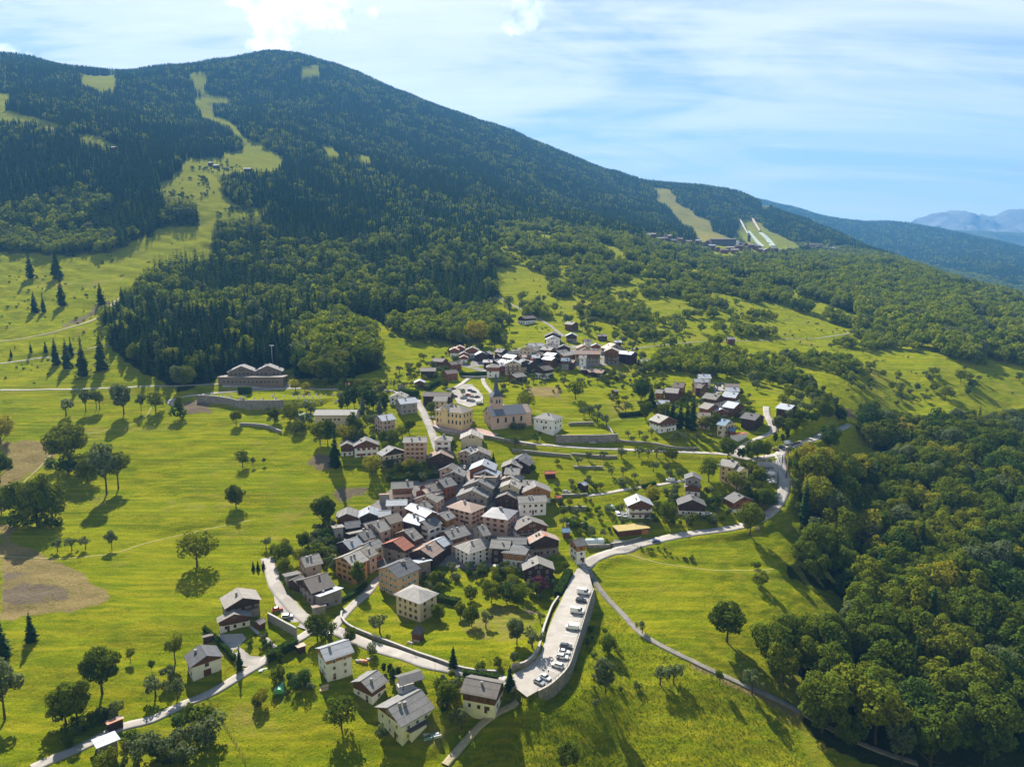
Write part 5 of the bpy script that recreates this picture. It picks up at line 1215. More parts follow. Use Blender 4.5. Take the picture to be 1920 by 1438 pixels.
# parking terrace with its retaining wall, rail, bays
def build_deck():
    P = deck_in + deck_out
    from mathutils.geometry import tessellate_polygon
    V = [(p[0], p[1], deck_z(p[1])) for p in P]; T = tessellate_polygon([[Vector(v) for v in V]])
    o = link('parking_terrace', mesh_from('parking_terrace', V, [tuple(t) for t in T], [M_asphalt]))
    if sum(p.normal.z for p in o.data.polygons) < 0: o.data.flip_normals()
    tag(o, kind='structure')
    L = densify(np.array([p[:2] for p in deck_out]), 2.0); T = np.gradient(L, axis=0); T /= np.linalg.norm(T, axis=1, keepdims=True); Nn = np.stack([T[:, 1], -T[:, 0]], 1)
    c = L.mean(0); s = 1 if ((L[len(L) // 2] + Nn[len(L) // 2]) @ np.array([1, -.6]) > (L[len(L) // 2]) @ np.array([1, -.6])) else -1; Nn *= s
    root = empty('retaining_wall', (0, 0, 0)); tag(root, 'long curved stone retaining wall holding up the parking terrace', 'wall')
    def strip(name, prof, mat):
        V = []
        for q, n_ in zip(L, Nn):
            z = deck_z(q[1])
            for (o_, dz) in prof: V.append((q[0] + n_[0] * o_, q[1] + n_[1] * o_, z + dz))
        k = len(prof); m = len(L); F = []
        for i in range(m - 1):
            for j in range(k): F.append((i * k + j, i * k + (j + 1) % k, (i + 1) * k + (j + 1) % k, (i + 1) * k + j))
        F += [tuple(range(k)), tuple((m - 1) * k + j for j in range(k))[::-1]]
        return link(name, mesh_from(name, V, F, [mat]), root)
    strip('wall', [(0, -9), (1.5, -9), (0.55, .25), (0, .25)], M_wallstone); strip('coping', [(-.08, .26), (.62, .26), (.62, .4), (-.08, .4)], M_cope)
    b = MB(); r = MB(); top = [(q[0] + n_[0] * .25, q[1] + n_[1] * .25, deck_z(q[1])) for q, n_ in zip(L, Nn)]
    for i, p in enumerate(top):
        b.bar((p[0], p[1], p[2] + .38), (p[0], p[1], p[2] + 1.3), .05)
        if i:
            q = top[i - 1]
            for h in (1.28, .85): r.bar((q[0], q[1], q[2] + h), (p[0], p[1], p[2] + h), .045)
    b.build('posts', M_iron, root); r.build('rail', M_under, root)
    # bay lines, square to the wall
    n = len(L); bm = MB(); W = []
    for i in range(2, n - 1):
        W.append((L[i], -Nn[i]))
    step = 0; acc = 0; last = L[0]; bays = []
    for q, d in W:
        acc += np.hypot(*(q - last)); last = q
        if acc >= 2.75: acc -= 2.75; bays.append((q, d))
    for q, d in bays[:-1]:
        t_ = np.array([-d[1], d[0]]); V = []
        for (a, c_) in ((.5, -.07), (5.2, -.07), (5.2, .07), (.5, .07)):
            p = q + d * a + t_ * c_; V.append((p[0], p[1], deck_z(p[1]) + .03))
        bm.add(V, [(0, 1, 2, 3)]); V = []
        for (a, c_) in ((5.06, -.5), (5.2, -.5), (5.2, .5), (5.06, .5)):
            p = q + d * a + t_ * c_; V.append((p[0], p[1], deck_z(p[1]) + .034))
        bm.add(V, [(0, 1, 2, 3)])
    o = bm.build('bay_markings', M_white); tag(o, kind='structure')
    if o.data.polygons[0].normal.z < 0: o.data.flip_normals()
    return L, Nn
DECK_L, DECK_N = build_deck()
# low and tall stone walls
WALLS = [(1.25, 'S', "641,1150 640,1160 646,1168 660,1180 687,1191 731,1208 760,1219 788,1229 829,1243 859,1254 888,1261 932,1263", 'long low stone wall along the lower edge of the walled garden'),
 (2.0, 'S', "959,1258 983,1249 1000,1236 1010,1221 1014,1209", 'curved stone wall at the bottom corner of the walled garden'),
 (2.4, 'S', "1016,1201 1021,1182 1034,1148 1047,1126", 'straight stone wall between walled garden and parking terrace'),
 (3.4, 'G', "503,1163 530,1178 556,1193", 'tall grey retaining wall below the parked red car'),
 (5.2, 'S', "370,754 415,757 460,760", 'left stone wall of the cemetery terraces'), (6.2, 'S', "460,767 495,767 532,765", 'tall dark stone wall of the cemetery terraces'), (1.8, 'S', "450,798 480,799 505,803 528,813", 'low curved wall above the big meadow'),
 (4.8, 'S', "1042,830 1100,829 1158,827", 'tall stone front wall of the kitchen garden terrace'), (1.6, 'S', "1159,826 1150,813 1139,801", 'side wall of the kitchen garden terrace'), (1.4, 'S', "1066,797 1113,795", 'back wall of the kitchen garden terrace'),
 (1.6, 'S', "905,819 940,826 980,834 1005,838", 'stone wall below the church road'), (1.5, 'S', "960,846 1000,850 1040,854 1070,857", 'upper field wall below the church road'), (1.2, 'S', "1072,853 1120,857 1157,858", 'short field wall with fruit trees above'),
 (1.1, 'S', "1075,877 1100,877 1130,878", 'lower field wall in the orchard'), (1.2, 'S', "1053,931 1080,930 1102,929", 'garden wall beside the end lane'), (1.3, 'S', "1052,953 1075,954 1100,954", 'middle wall of the terraced gardens'), (1.5, 'S', "1061,987 1080,986 1102,985", 'lowest wall of the terraced gardens'),
 (1.4, 'S', "1098,1026 1120,1026 1144,1026", 'garden wall beside the polytunnel'), (1.0, 'N', "1500,830 1482,838 1473,846 1477,858 1476,875 1474,898", 'brown kerb barrier around the road junction bend'),
 (1.8, 'S', "812,802 830,810 850,815 890,817", 'stone wall under the town hall square'), (1.0, 'S', "1145,1022 1175,1018 1202,1010", 'low wall in front of the grass roofed garages'), (1.2, 'S', "863,707 890,709 912,708", 'low wall under the hamlet hedge'), (1.0, 'S', "1147,820 1250,838 1310,842", 'bank wall above the church road')]
def wall_line(h, mk, s, label):
    L = densify(np.array([hit(*p)[:2] for p in PL(s)]), 2.0); T = np.gradient(L, axis=0); T /= np.linalg.norm(T, axis=1, keepdims=True); Nn = np.stack([-T[:, 1], T[:, 0]], 1)
    root = empty('retaining_wall' if h > 2.2 else 'stone_wall', (float(L[0][0]), float(L[0][1]), 0)); tag(root, label, 'wall')
    z = zf(L[:, 0], L[:, 1]); z = np.convolve(np.pad(z, 3, mode='edge'), np.ones(7) / 7, 'valid')
    for nm, a, z0, z1, mat in (('wall', .28, -2, h, M_wallstone if mk == 'S' else (WM['G'] if mk == 'G' else M_under)), ('coping', .36, h, h + .14, M_cope if mk != 'N' else M_under)):
        V = []; F = []
        for q, n_, zz in zip(L, Nn, z):
            for (o_, dz) in ((-a, z0), (a, z0), (a, z1), (-a, z1)): V.append((q[0] + n_[0] * o_ - L[0][0], q[1] + n_[1] * o_ - L[0][1], zz + dz))
        for i in range(len(L) - 1):
            for j in range(4): F.append((i * 4 + j, i * 4 + (j + 1) % 4, (i + 1) * 4 + (j + 1) % 4, (i + 1) * 4 + j))
        F += [(0, 1, 2, 3), tuple((len(L) - 1) * 4 + j for j in (3, 2, 1, 0))]
        link(nm, mesh_from(nm, V, F, [mat]), root)
for w in WALLS: wall_line(*w)

# church
def arch_mesh(w, h, name='window'):
    b = MB(); n = 8; pts = [(-w / 2, 0), (w / 2, 0)] + [(w / 2 * math.cos(t), h - w / 2 + w / 2 * math.sin(t)) for t in [math.pi * i / n for i in range(n + 1)]]
    b.prism(pts, -.1, .03, 0, 'x'); ring = [(p[0] * 1.22, p[1] * 1.05 - .05) for p in pts]; b.prism(ring, -.06, .02, 1, 'x')
    return mesh_from(name, b.v, b.f, [M_glass, M_cope], b.m)
ARCH = arch_mesh(1.5, 3.4); ARCH_S = arch_mesh(1.0, 2.1); ARCH_D = arch_mesh(1.1, 2.5)
def build_church():
    A = hit(922.5, 806); L = 28.5; W = 14.0; h = 9.5
    ang = math.radians(24); ux, uy = math.cos(ang), math.sin(ang); nx, ny = -uy, ux
    cx, cy = A[0] + ux * L / 2 + nx * W / 2, A[1] + uy * L / 2 + ny * W / 2; z = float(zf(A[0], A[1]))
    root = empty('church', (cx, cy, z), ang); tag(root, 'pinkish stone church with slate spire over its front end', 'church'); FOOT.append((cx, cy, L / 2 + 2, W / 2 + 2, ang))
    hx, hy = L / 2, W / 2; tp = math.tan(math.radians(32)); rise = hy * tp
    b = MB(); b.prism([(-hy, -4), (hy, -4), (hy, h), (0, h + rise), (-hy, h)], -hx, hx, 0, 'x'); b.build('wall', WM['P'], root)
    b = MB(); b.box(-hx - .06, -hx - .005, -hy, hy, 3.9, 4.2); b.box(-hx - .1, hx, -hy - .1, -hy - .003, -4, .8); b.build('string_course', M_cope, root)
    b = MB()
    for s in (-1, 1):
        prof = [(0, h + rise + .05), (s * (hy + .9), h - .9 * tp), (s * (hy + .9), h - .9 * tp + .25), (0, h + rise + .32)]
        if s > 0: prof = prof[::-1]
        b.prism(prof, -hx - .8, hx * .72, 0, 'x')
        prof = [(0, h + rise - .6), (s * (hy - .6), h - .3 * tp), (s * (hy - .6), h - .3 * tp + .25), (0, h + rise - .35)]
        if s > 0: prof = prof[::-1]
        b.prism(prof, hx * .72, hx + .8, 0, 'x')
    b.build('roof', mat_simple('church_slate', (0.115, 0.125, 0.14), (0.175, 0.185, 0.20), 1.2, 0.6), root)
    for i in range(4): put('window', ARCH, root, (-hx + 4.2 + i * 5.6, -hy - .02, 4.2), math.pi / 2)
    for i in range(3): put('door' if i == 1 else 'window', ARCH_D, root, (-hx - .03, -4 + 4 * i, .1 if i == 1 else .5), 0)
    put('window', ARCH_S, root, (-hx - .03, -3.2, 6.2)); put('window', ARCH_S, root, (-hx - .03, 2.0, 8.2))
    # tower
    tw = 3.3; tx, ty = -hx + 6.2, .6; th = 21.0
    b = MB(); b.box(-tw, tw, -tw, tw, 0, th); b.box(-tw - .2, tw + .2, -tw - .2, tw + .2, th - .5, th); b.box(-tw - .12, tw + .12, -tw - .12, tw + .12, 14.6, 14.9)
    t = b.build('tower', WM['P'], root, (tx, ty, 0))
    for (a, dx, dy) in ((0, -1, 0), (math.pi / 2, 0, -1), (math.pi, 1, 0), (-math.pi / 2, 0, 1)):
        for s in (-1, 1): put('belfry_opening', ARCH_D, t, (dx * (tw + .02) + (dy != 0) * s * 1.0, dy * (tw + .02) + (dx != 0) * s * 1.0, 16.4), a)
    b = MB(); rings = [(tw + 1.0, th), (tw * .55, th + 2.6), (tw * .40, th + 4.4), (.06, th + 15.2)]; n = 8
    for i, (r, zz) in enumerate(rings):
        for k in range(4 if i == 0 else 4):
            a = math.pi / 4 + k * math.pi / 2; q = r * math.sqrt(2); b.v.append((math.cos(a) * q, math.sin(a) * q, zz))
    for i in range(3):
        for k in range(4): b.f.append((i * 4 + k, i * 4 + (k + 1) % 4, i * 4 + 4 + (k + 1) % 4, i * 4 + 4 + k)); b.m.append(0)
    b.f.append((3, 2, 1, 0)); b.m.append(0); b.bar((0, 0, th + 15), (0, 0, th + 16.6), .07); b.bar((-.5, 0, th + 16.1), (.5, 0, th + 16.1), .06)
    s = b.build('spire', mat_simple('slate_spire', (0.055, 0.068, 0.082), (0.085, 0.10, 0.118), 2.0, 0.5), t)
build_church()
# town hall
def build_town_hall():
    x, y, z, ang, L = ridge_place('E', 1190, 318, 1420, 345, 21, 12.5, 8.8, 26)
    r = make_house(x, y, z, ang, 21, 12.5, 8.8, 'w', 'Y2', '-', 'hip', 26, 'town_hall', 'large yellow town hall with hipped roof and arched windows beside the church', ch=3, nowin=True)
    r['category'] = 'town hall'
    for f in (0, 1):
        for i in range(7): put('window', ARCH_D if f == 0 else ARCH_S, r, (-9 + i * 3, -6.28, .8 if f == 0 else 5.4), math.pi / 2)
        for i in range(3): put('window', ARCH_D if f == 0 else ARCH_S, r, (10.53, -3.6 + i * 3.6, .8 if f == 0 else 5.4), math.pi); put('window', ARCH_D if f == 0 else ARCH_S, r, (-10.53, -3.6 + i * 3.6, .8 if f == 0 else 5.4), 0)
    b = MB(); b.prism([(-2.6, 0), (2.6, 0), (2.6, 9.6), (0, 11.8), (-2.6, 9.6)], -6.9, -1, 0, 'y'); b.build('gable_bay', WM['Y2'], r, (-3, 0, 0))
    b = MB(); b.prism([(-3.1, 9.2), (-3.1, 9.45), (0, 12.15), (3.1, 9.45), (3.1, 9.2), (0, 11.9)][::-1], -7.2, -1, 0, 'y'); b.build('bay_roof', RM['w'], r, (-3, 0, 0))
build_town_hall()
# lodge base: long low hall in front of the twin gables
x, y, z, ang, L = ridge_place('I', 470, 296, 1045, 300, 50, 11, 5.0, 3, 0.5)
make_house(x, y - 4, z - .4, 0, 50, 11, 5.0, 'w', 'K', '-', 'mono', 3, 'lodge', 'long low grey front hall of the lodge with dark shopfronts', ch=0, winc=(2, 14), rows=1, detail=1, over=.5)
# grass roofed garages
def build_garages():
    p0, p1 = hit(*fp('M', 100, 1000)), hit(*fp('M', 385, 970)); c = (p0 + p1) / 2; ang = math.atan2(p1[1] - p0[1], p1[0] - p0[0]); L = 17.0
    r = empty('garage', (c[0], c[1] + 3.4, c[2]), ang); tag(r, 'row of three garages under a dry grass roof beside the main road', 'garage'); FOOT.append((c[0], c[1] + 3.4, L / 2, 4, ang))
    b = MB(); b.box(-L / 2, L / 2, -3, 4, -3, 2.9); b.build('wall', WM['D'], r); b = MB(); b.box(-L / 2 - .5, L / 2 + .5, -3.9, 4.4, 2.9, 3.25); b.build('roof_slab', M_under, r)
    b = MB(); b.box(-L / 2 - .3, L / 2 + .3, -3.7, 4.2, 3.25, 3.5); b.build('grass_roof', M_grass_roof, r)
    for i in range(4): b = MB(); b.box(-2, 2, -.06, 0, 0, 2.4); b.build('garage_door', WM['Y'] if i == 3 else M_door, r, (-6.3 + i * 4.2, -3.01, .05))
build_garages()
# carport, polytunnels, greenhouse
def build_small():
    p = hit(*fp('K', 1010, 600)); r = empty('carport', tuple(p), math.radians(28)); tag(r, 'open carport with grey roof over a pale paved terrace', 'carport'); FOOT.append((p[0], p[1], 7, 5, 0))
    b = MB(); b.box(-4.2, 7.5, -3.4, 3.4, -2.5, .35); b.build('terrace', M_pave, r); b = MB()
    for sx in (-3.4, 2.6):
        for sy in (-2, 2.4): b.box(sx - .12, sx + .12, sy - .12, sy + .12, .3, 3.0)
    b.build('posts', M_under, r); b = MB()
    for s in (-1, 1):
        prof = [(0, 4.1), (s * 3.2, 2.9), (s * 3.2, 3.05), (0, 4.28)]
        b.prism(prof[::-1] if s > 0 else prof, -4.6, 4.0, 0, 'x')
    b.build('roof', RM['g'], r, (0, .3, 0))
    for (fr, x, y, L, w, a, col, lab) in (('H', 1285, 100, 9, 4, 5, (0.55, 0.62, 0.58), 'white polytunnel greenhouse in the garden above the main road'), ('J', 1222, 800, 4.4, 3.4, 100, (0.10, 0.42, 0.22), 'small green domed greenhouse tent on the lawn'), ('M', 38, 705, 3, 3, 90, (0.35, 0.55, 0.48), 'small pale green tunnel beside the white vans')):
        p = hit(*fp(fr, x, y)); n = 10; b = MB(); prof = [(w / 2 * math.cos(t), w / 2 * math.sin(t)) for t in [math.pi * i / n for i in range(n + 1)]]
        b.prism(prof[::-1], -L / 2, L / 2, 0, 'x'); m = mat_flat('tunnel_film_' + str(int(L)), col, .35, .5)
        o = b.build('greenhouse', m, None, tuple(p)); o.rotation_euler = (0, 0, math.radians(a)); tag(o, lab, 'greenhouse')
        b = MB()
        for k in range(5):
            xx = -L / 2 + L * k / 4
            for i in range(n): b.bar((xx, prof[i][0] * 1.01, prof[i][1] * 1.01), (xx, prof[i + 1][0] * 1.01, prof[i + 1][1] * 1.01), .05)
        b.build('hoops', M_frame_w, o)
build_small()
# far village below the mountain, ski jumps, far mountains
PRAZ = "1214,447 1221,447 1230,446 1240,448 1246,453 1255,452 1262,457 1268,466 1274,455 1283,457 1290,459 1298,465 1309,456 1314,462 1325,458 1332,456 1306,468 1320,470 1345,470 1369,470 1385,468 1402,469 1410,463 1427,472 1437,474 1500,466 1512,464 1520,468 1535,467 1546,470 1560,469 1590,471 1450,472 1465,475 1484,471 1222,452 1236,452 1252,449 1276,451 1296,455 1318,464 1333,467 1357,474 1377,474 1396,464 1419,468 1505,472 1552,465"
def build_praz():
    g = random.Random(4)
    words = ['leftmost', 'second', 'third', 'fourth', 'fifth', 'sixth', 'seventh', 'eighth', 'ninth', 'tenth']
    P = PL(PRAZ)
    for i, (px, py) in enumerate(P):
        p = hit(px, py + 1.5); L = g.uniform(13, 22); W = g.uniform(12, 15); h = g.uniform(7, 11)
        make_house(p[0], p[1], p[2], g.uniform(-.4, .4) if g.random() < .6 else 1.4, L, W, h, g.choice('lwwn'), 'N', '-', 'gable', 24, 'chalet', 'brown chalet of the far village under the ski slopes', ch=0, nowin=True, group='chalets of the far village')
    p = hit(1355, 461); r = make_house(p[0], p[1], p[2], 0.0, 66, 18, 17, 'n', 'D', '-', 'gable', 14, 'hotel_building', 'long dark hotel block at the foot of the ski slopes', ch=0, nowin=True)
    b = MB(); 
    for f in range(4):
        for i in range(16): b.box(-30 + i * 4 - 1, -30 + i * 4 + 1, -9.15, -9.01, 2 + f * 3.8, 4.2 + f * 3.8)
    b.build('window_rows', M_frame_w if False else M_glass, r)
    b = MB(); b.box(33.1, 42, -8, 8, -5, 14); b.build('stair_block', WM['W'], r)
    p = hit(1388, 462); make_house(p[0], p[1], p[2], 0.0, 34, 14, 9, 'd', 'D', '-', 'gable', 12, 'hotel_building', 'lower dark wing right of the long hotel block', ch=0, nowin=True)
    p = hit(1527, 466); make_house(p[0], p[1], p[2], 0.1, 44, 16, 13, 'n', 'R', '-', 'gable', 16, 'hotel_building', 'reddish apartment hotel right of the ski jumps', ch=0, nowin=True)
build_praz()
M_mat = mat_simple('jump_landing_mat', (0.27, 0.32, 0.28), (0.36, 0.41, 0.36), 0.1)
def strip3(name, pts, w, mat, parent=None, th=.8, lifts=None):
    P = [Vector(p) for p in pts]; V = []; F = []
    for i, p in enumerate(P):
        d = (P[min(i + 1, len(P) - 1)] - P[max(i - 1, 0)]); d.z = 0; d.normalize(); n = Vector((-d.y, d.x, 0)); ww = w[i] if isinstance(w, (list, tuple)) else w
        for (s, dz) in ((-1, 0), (1, 0), (1, -th), (-1, -th)): q = p + n * s * ww / 2; V.append((q.x, q.y, q.z + dz))
    for i in range(len(P) - 1):
        for j in range(4): F.append((i * 4 + j, i * 4 + (j + 1) % 4, (i + 1) * 4 + (j + 1) % 4, (i + 1) * 4 + j))
    F += [(3, 2, 1, 0), tuple((len(P) - 1) * 4 + j for j in range(4))]
    o = link(name, mesh_from(name, V, F, [mat]), parent)
    return o
def build_jumps():
    for (top, mid, land, wi, wl, lab) in (((1404, 404), (1424, 434), "1426,437 1433,443 1440,450 1449,462", 7, (13, 15, 17, 19), 'large ski jump with red and white in-run below the mountain'), ((1387, 418), (1402, 440), "1404,434 1411,443 1419,453 1430,463", 5, (8, 10, 12, 13), 'smaller ski jump left of the large one')):
        b_ = hit(*mid); r = empty('ski_jump', (0, 0, 0)); tag(r, lab, 'ski jump')
        q = [hit(*p) for p in PL(land)]; strip3('landing_slope', [(p[0], p[1], p[2] + 2) for p in q], wl, M_mat, r, 4)
        t0 = hit(*top); pts = []
        for i in range(8):
            u = i / 7; px = top[0] + (mid[0] - top[0]) * u; py = top[1] + (mid[1] - top[1]) * (u * .35 + .65 * (1 - (1 - u) ** 1.0)); g = hit(px, py)
            pts.append((g[0], g[1], g[2] + 4 + 10 * (1 - u) ** 1.5))
        strip3('inrun', pts, wi * .7, M_cope, r, 1.0)
        b = MB()
        for a, c in zip(pts, pts[1:]):
            for s in (-1, 1): b.bar((a[0] + s * wi / 2, a[1], a[2] + .6), (c[0] + s * wi / 2, c[1], c[2] + .6), .7)
            b.bar((a[0], a[1], a[2] - 1), (a[0], a[1], a[2] - 14), .8)
        b.build('rails', M_sh_r if wi > 6 else M_iron, r)
        b = MB(); b.box(-4, 4, -4, 4, -5, 22 if wi > 6 else 10); b.build('tower', WM['D'], r, (pts[0][0] - 4, pts[0][1], t0[2]))
    p = hit(1404, 453); b = MB(); b.box(-4, 4, -4, 4, -4, 20); o = b.build('judge_tower', WM['D'], None, tuple(p)); tag(o, 'dark judges tower between the two ski jumps', 'tower'); b = MB(); b.box(-5, 5, -5, 5, 20, 21); b.build('roof', RM['l'], o)
build_jumps()
def far_range(name, Y, prof, base, mat, amp, seed, depth=2600):
    prof = np.array(PL(prof)); xs = np.linspace(prof[0, 0], prof[-1, 0], 260); ys = np.interp(xs, prof[:, 0], prof[:, 1]) + (2.2 * fbm(xs / 9 + seed, xs * 0, 4) if name == 'mountains' else 0.8 * fbm(xs / 6, xs * 0, 3)); V = []; nr = 26
    for j in range(nr + 8):
        t = j / nr
        for i, (px, py) in enumerate(zip(xs, ys)):
            yy = Y - depth * (1 - t); a = a_of(px, py); top = CAM_Z + v_tan(py) * Y; x = a * Y
            s = min(t, 2 - t); zz = base + (top - base) * max(0, s) ** 1.25
            rib = float(1 - 2 * abs(fbm(x / 420 + seed, yy / 1500 + t * .5, 4))); zz += amp * (rib * .8 - .3 * abs(rib)) * (1 - abs(2 * t - 1) ** 4) * (1 if t <= 1 else 0)
            V.append((x + amp * .3 * rib, yy, zz))
    n = len(xs); idx = np.arange(n * (nr + 8)).reshape(nr + 8, n); F = np.stack([idx[:-1, :-1], idx[:-1, 1:], idx[1:, 1:], idx[1:, :-1]], -1).reshape(-1, 4)
    o = link(name, mesh_from(name, np.array(V), F, [mat], smooth=False)); tag(o, kind='structure')
M_rock = mat_simple('alpine_rock', (0.07, 0.072, 0.075), (0.21, 0.20, 0.19), 0.0045, 0.95, 0, 8)
M_farwood = mat_simple('far_forest_slope', (0.02, 0.035, 0.014), (0.045, 0.062, 0.02), 0.006, 0.95, 0, 8)
far_range('mountains', 11000, "1560,470 1640,445 1700,428 1722,413 1745,404 1762,399 1784,396 1797,401 1806,410 1820,411 1838,402 1858,407 1871,408 1882,398 1888,394 1896,398 1905,408 1922,422 1950,416 2000,425 2100,410 2250,430", 100, M_rock, 330, 3)
far_range('hills', 8200, "1500,460 1600,440 1700,428 1780,431 1850,433 1920,437 2000,434 2100,440 2250,445", -100, M_farwood, 90, 8, 2200)
print('special', time.time() - T0)
# ------------------------------------------------------------------ vehicles
def paint(name, c, metal=0.0): return mat_flat(name, c, 0.28, 0.6, metal)
PAINT = {'white': paint('white_car_paint', (.72, .72, .70)), 'silver': paint('silver_car_paint', (.42, .43, .44), .4), 'grey': paint('dark_grey_car_paint', (.09, .095, .10), .3), 'black': paint('black_car_paint', (.02, .02, .024)), 'red': paint('red_car_paint', (.45, .03, .02)),
         'blue': paint('blue_car_paint', (.03, .07, .22)), 'yellow': paint('yellow_car_paint', (.45, .33, .06)), 'beige': paint('beige_car_paint', (.48, .44, .34))}
M_tyre = mat_flat('tyre_rubber', (.015, .015, .016), .9); M_rim = mat_flat('wheel_rim', (.35, .35, .36), .35, .5, .7); M_lamp = mat_flat('lamp_glass', (.65, .65, .62), .15); M_tail = mat_flat('tail_lamp', (.4, .02, .02), .3)
PROF = {  # side profile of body and glasshouse (x forward, z)
 'car': (4.3, 1.74, [(-2.1, .35), (2.1, .35), (2.15, .62), (1.95, .80), (1.05, .93), (-1.75, .98), (-2.12, .85)], [(1.0, .9), (.35, 1.40), (-1.25, 1.44), (-1.85, .95)]),
 'estate': (4.5, 1.8, [(-2.2, .38), (2.2, .38), (2.25, .70), (2.05, .92), (1.15, 1.05), (-2.15, 1.08), (-2.25, .9)], [(1.15, 1.02), (.55, 1.60), (-1.75, 1.64), (-2.12, 1.05)]),
 'van': (5.1, 1.95, [(-2.5, .4), (2.5, .4), (2.55, .85), (2.35, 1.1), (1.75, 1.25), (1.1, 1.9), (.9, 1.98), (-2.45, 1.98), (-2.5, 1.9)], None),
 'box_van': (5.6, 2.05, [(-2.8, .45), (2.75, .45), (2.8, .95), (2.55, 1.25), (1.95, 1.45), (1.35, 2.2), (1.1, 2.45), (-2.75, 2.5), (-2.8, 2.4)], None)}
CACHE = {}
def car_meshes(kind, col):
    if (kind, col) in CACHE: return CACHE[(kind, col)]
    L, W, body, cab = PROF[kind]; P = PAINT[col]; parts = []
    def tapered(prof, w0, zsplit, w1, m):
        """profile extruded, upper points pulled in"""
        b = MB(); n = len(prof); V = []
        for s in (-1, 1):
            for (x, z) in prof: V.append((x, s * (w0 if z < zsplit else w1) / 2, z))
        F = [(i, n + i, n + (i + 1) % n, (i + 1) % n) for i in range(n)] + [tuple(range(n)), tuple(range(2 * n - 1, n - 1, -1))]
        b.add(V, F, m); return b
    b = tapered(body, W, 1.3, W * .93, 0); me = mesh_from('body', b.v, b.f, [P]); parts.append(('body', me, (0, 0, 0)))
    if cab:
        b = tapered(cab, W * .92, 1.2, W * .76, 0); parts.append(('windows', mesh_from('windows', b.v, b.f, [M_glass]), (0, 0, 0)))
        x0, x1 = cab[1][0] - .1, cab[2][0] + .1; b = MB(); z = cab[1][1]; b.box(x1, x0, -W * .385, W * .385, z - .04, z + .05); 
        for x in (x0 - .05, (x0 + x1) / 2, x1):
            for s in (-1, 1): b.bar((x, s * W * .385, z), (x + (.45 if x == x0 - .05 else (-.35 if x == x1 else 0)), s * W * .462, .95), .05)
        parts.append(('roof', mesh_from('roof', b.v, b.f, [P]), (0, 0, 0)))
    else:
        h = body[-2][1]; b = MB(); xa = body[4][0]; 
        n = 2; y = W / 2 * .965
        b.add([(xa + .02, -W * .44, body[4][1] + .05), (xa + .02, W * .44, body[4][1] + .05), (body[5][0] + .06, W * .41, body[5][1] - .02), (body[5][0] + .06, -W * .41, body[5][1] - .02)], [(0, 1, 2, 3)])
        for s in (-1, 1):
            b.add([(xa - .15, s * (y + .012), 1.25), (.35, s * (y + .012), 1.25), (.35, s * (y + .012), h - .3), (body[5][0] - .02, s * (y + .012), h - .32)], [(0, 1, 2, 3) if s < 0 else (3, 2, 1, 0)])
        parts.append(('windows', mesh_from('windows', b.v, b.f, [M_glass]), (0, 0, 0)))
    b = MB(); b.bar((0, -.12, 0), (0, .12, 0), .33, 0, .33, 12); tyre = mesh_from('wheel', b.v, b.f, [M_tyre]); b = MB(); b.bar((0, -.135, 0), (0, .135, 0), .19, 0, .19, 8); rim = mesh_from('rim', b.v, b.f, [M_rim])
    for sx in (-.31 * L, .31 * L):
        for s in (-1, 1): parts.append(('wheel', tyre, (sx, s * (W / 2 - .1), .33), rim))
    b = MB(); b.box(-.03, .03, -.16, .16, -.08, .08); hl = mesh_from('headlight', b.v, b.f, [M_lamp]); tl = mesh_from('tail_light', b.v, b.f, [M_tail])
    for s in (-1, 1): parts.append(('headlight', hl, (body[2][0] - .04, s * W * .37, .72))); parts.append(('tail_light', tl, (body[0][0] - .03, s * W * .40, .82)))
    b = MB(); b.box(body[1][0] - .1, body[1][0] + .1, -W * .46, W * .46, .3, .5); b.box(body[0][0] - .08, body[0][0] + .1, -W * .46, W * .46, .3, .5); parts.append(('bumper', mesh_from('bumper', b.v, b.f, [M_tyre]), (0, 0, 0)))
    CACHE[(kind, col)] = parts; return parts
def place_car(kind, col, x, y, z, ang, label, group=None):
    name = {'car': 'car', 'estate': 'car', 'van': 'van', 'box_van': 'van'}[kind]; r = empty(name, (x, y, z), ang); tag(r, label, name, group); FOOT.append((x, y, 3, 1.6, ang))
    for p in car_meshes(kind, col):
        o = bpy.data.objects.new(p[0], p[1]); COL.objects.link(o); o.parent = r; o.location = p[2]
        if len(p) > 3: q = bpy.data.objects.new('rim', p[3]); COL.objects.link(q); q.parent = o
    return r
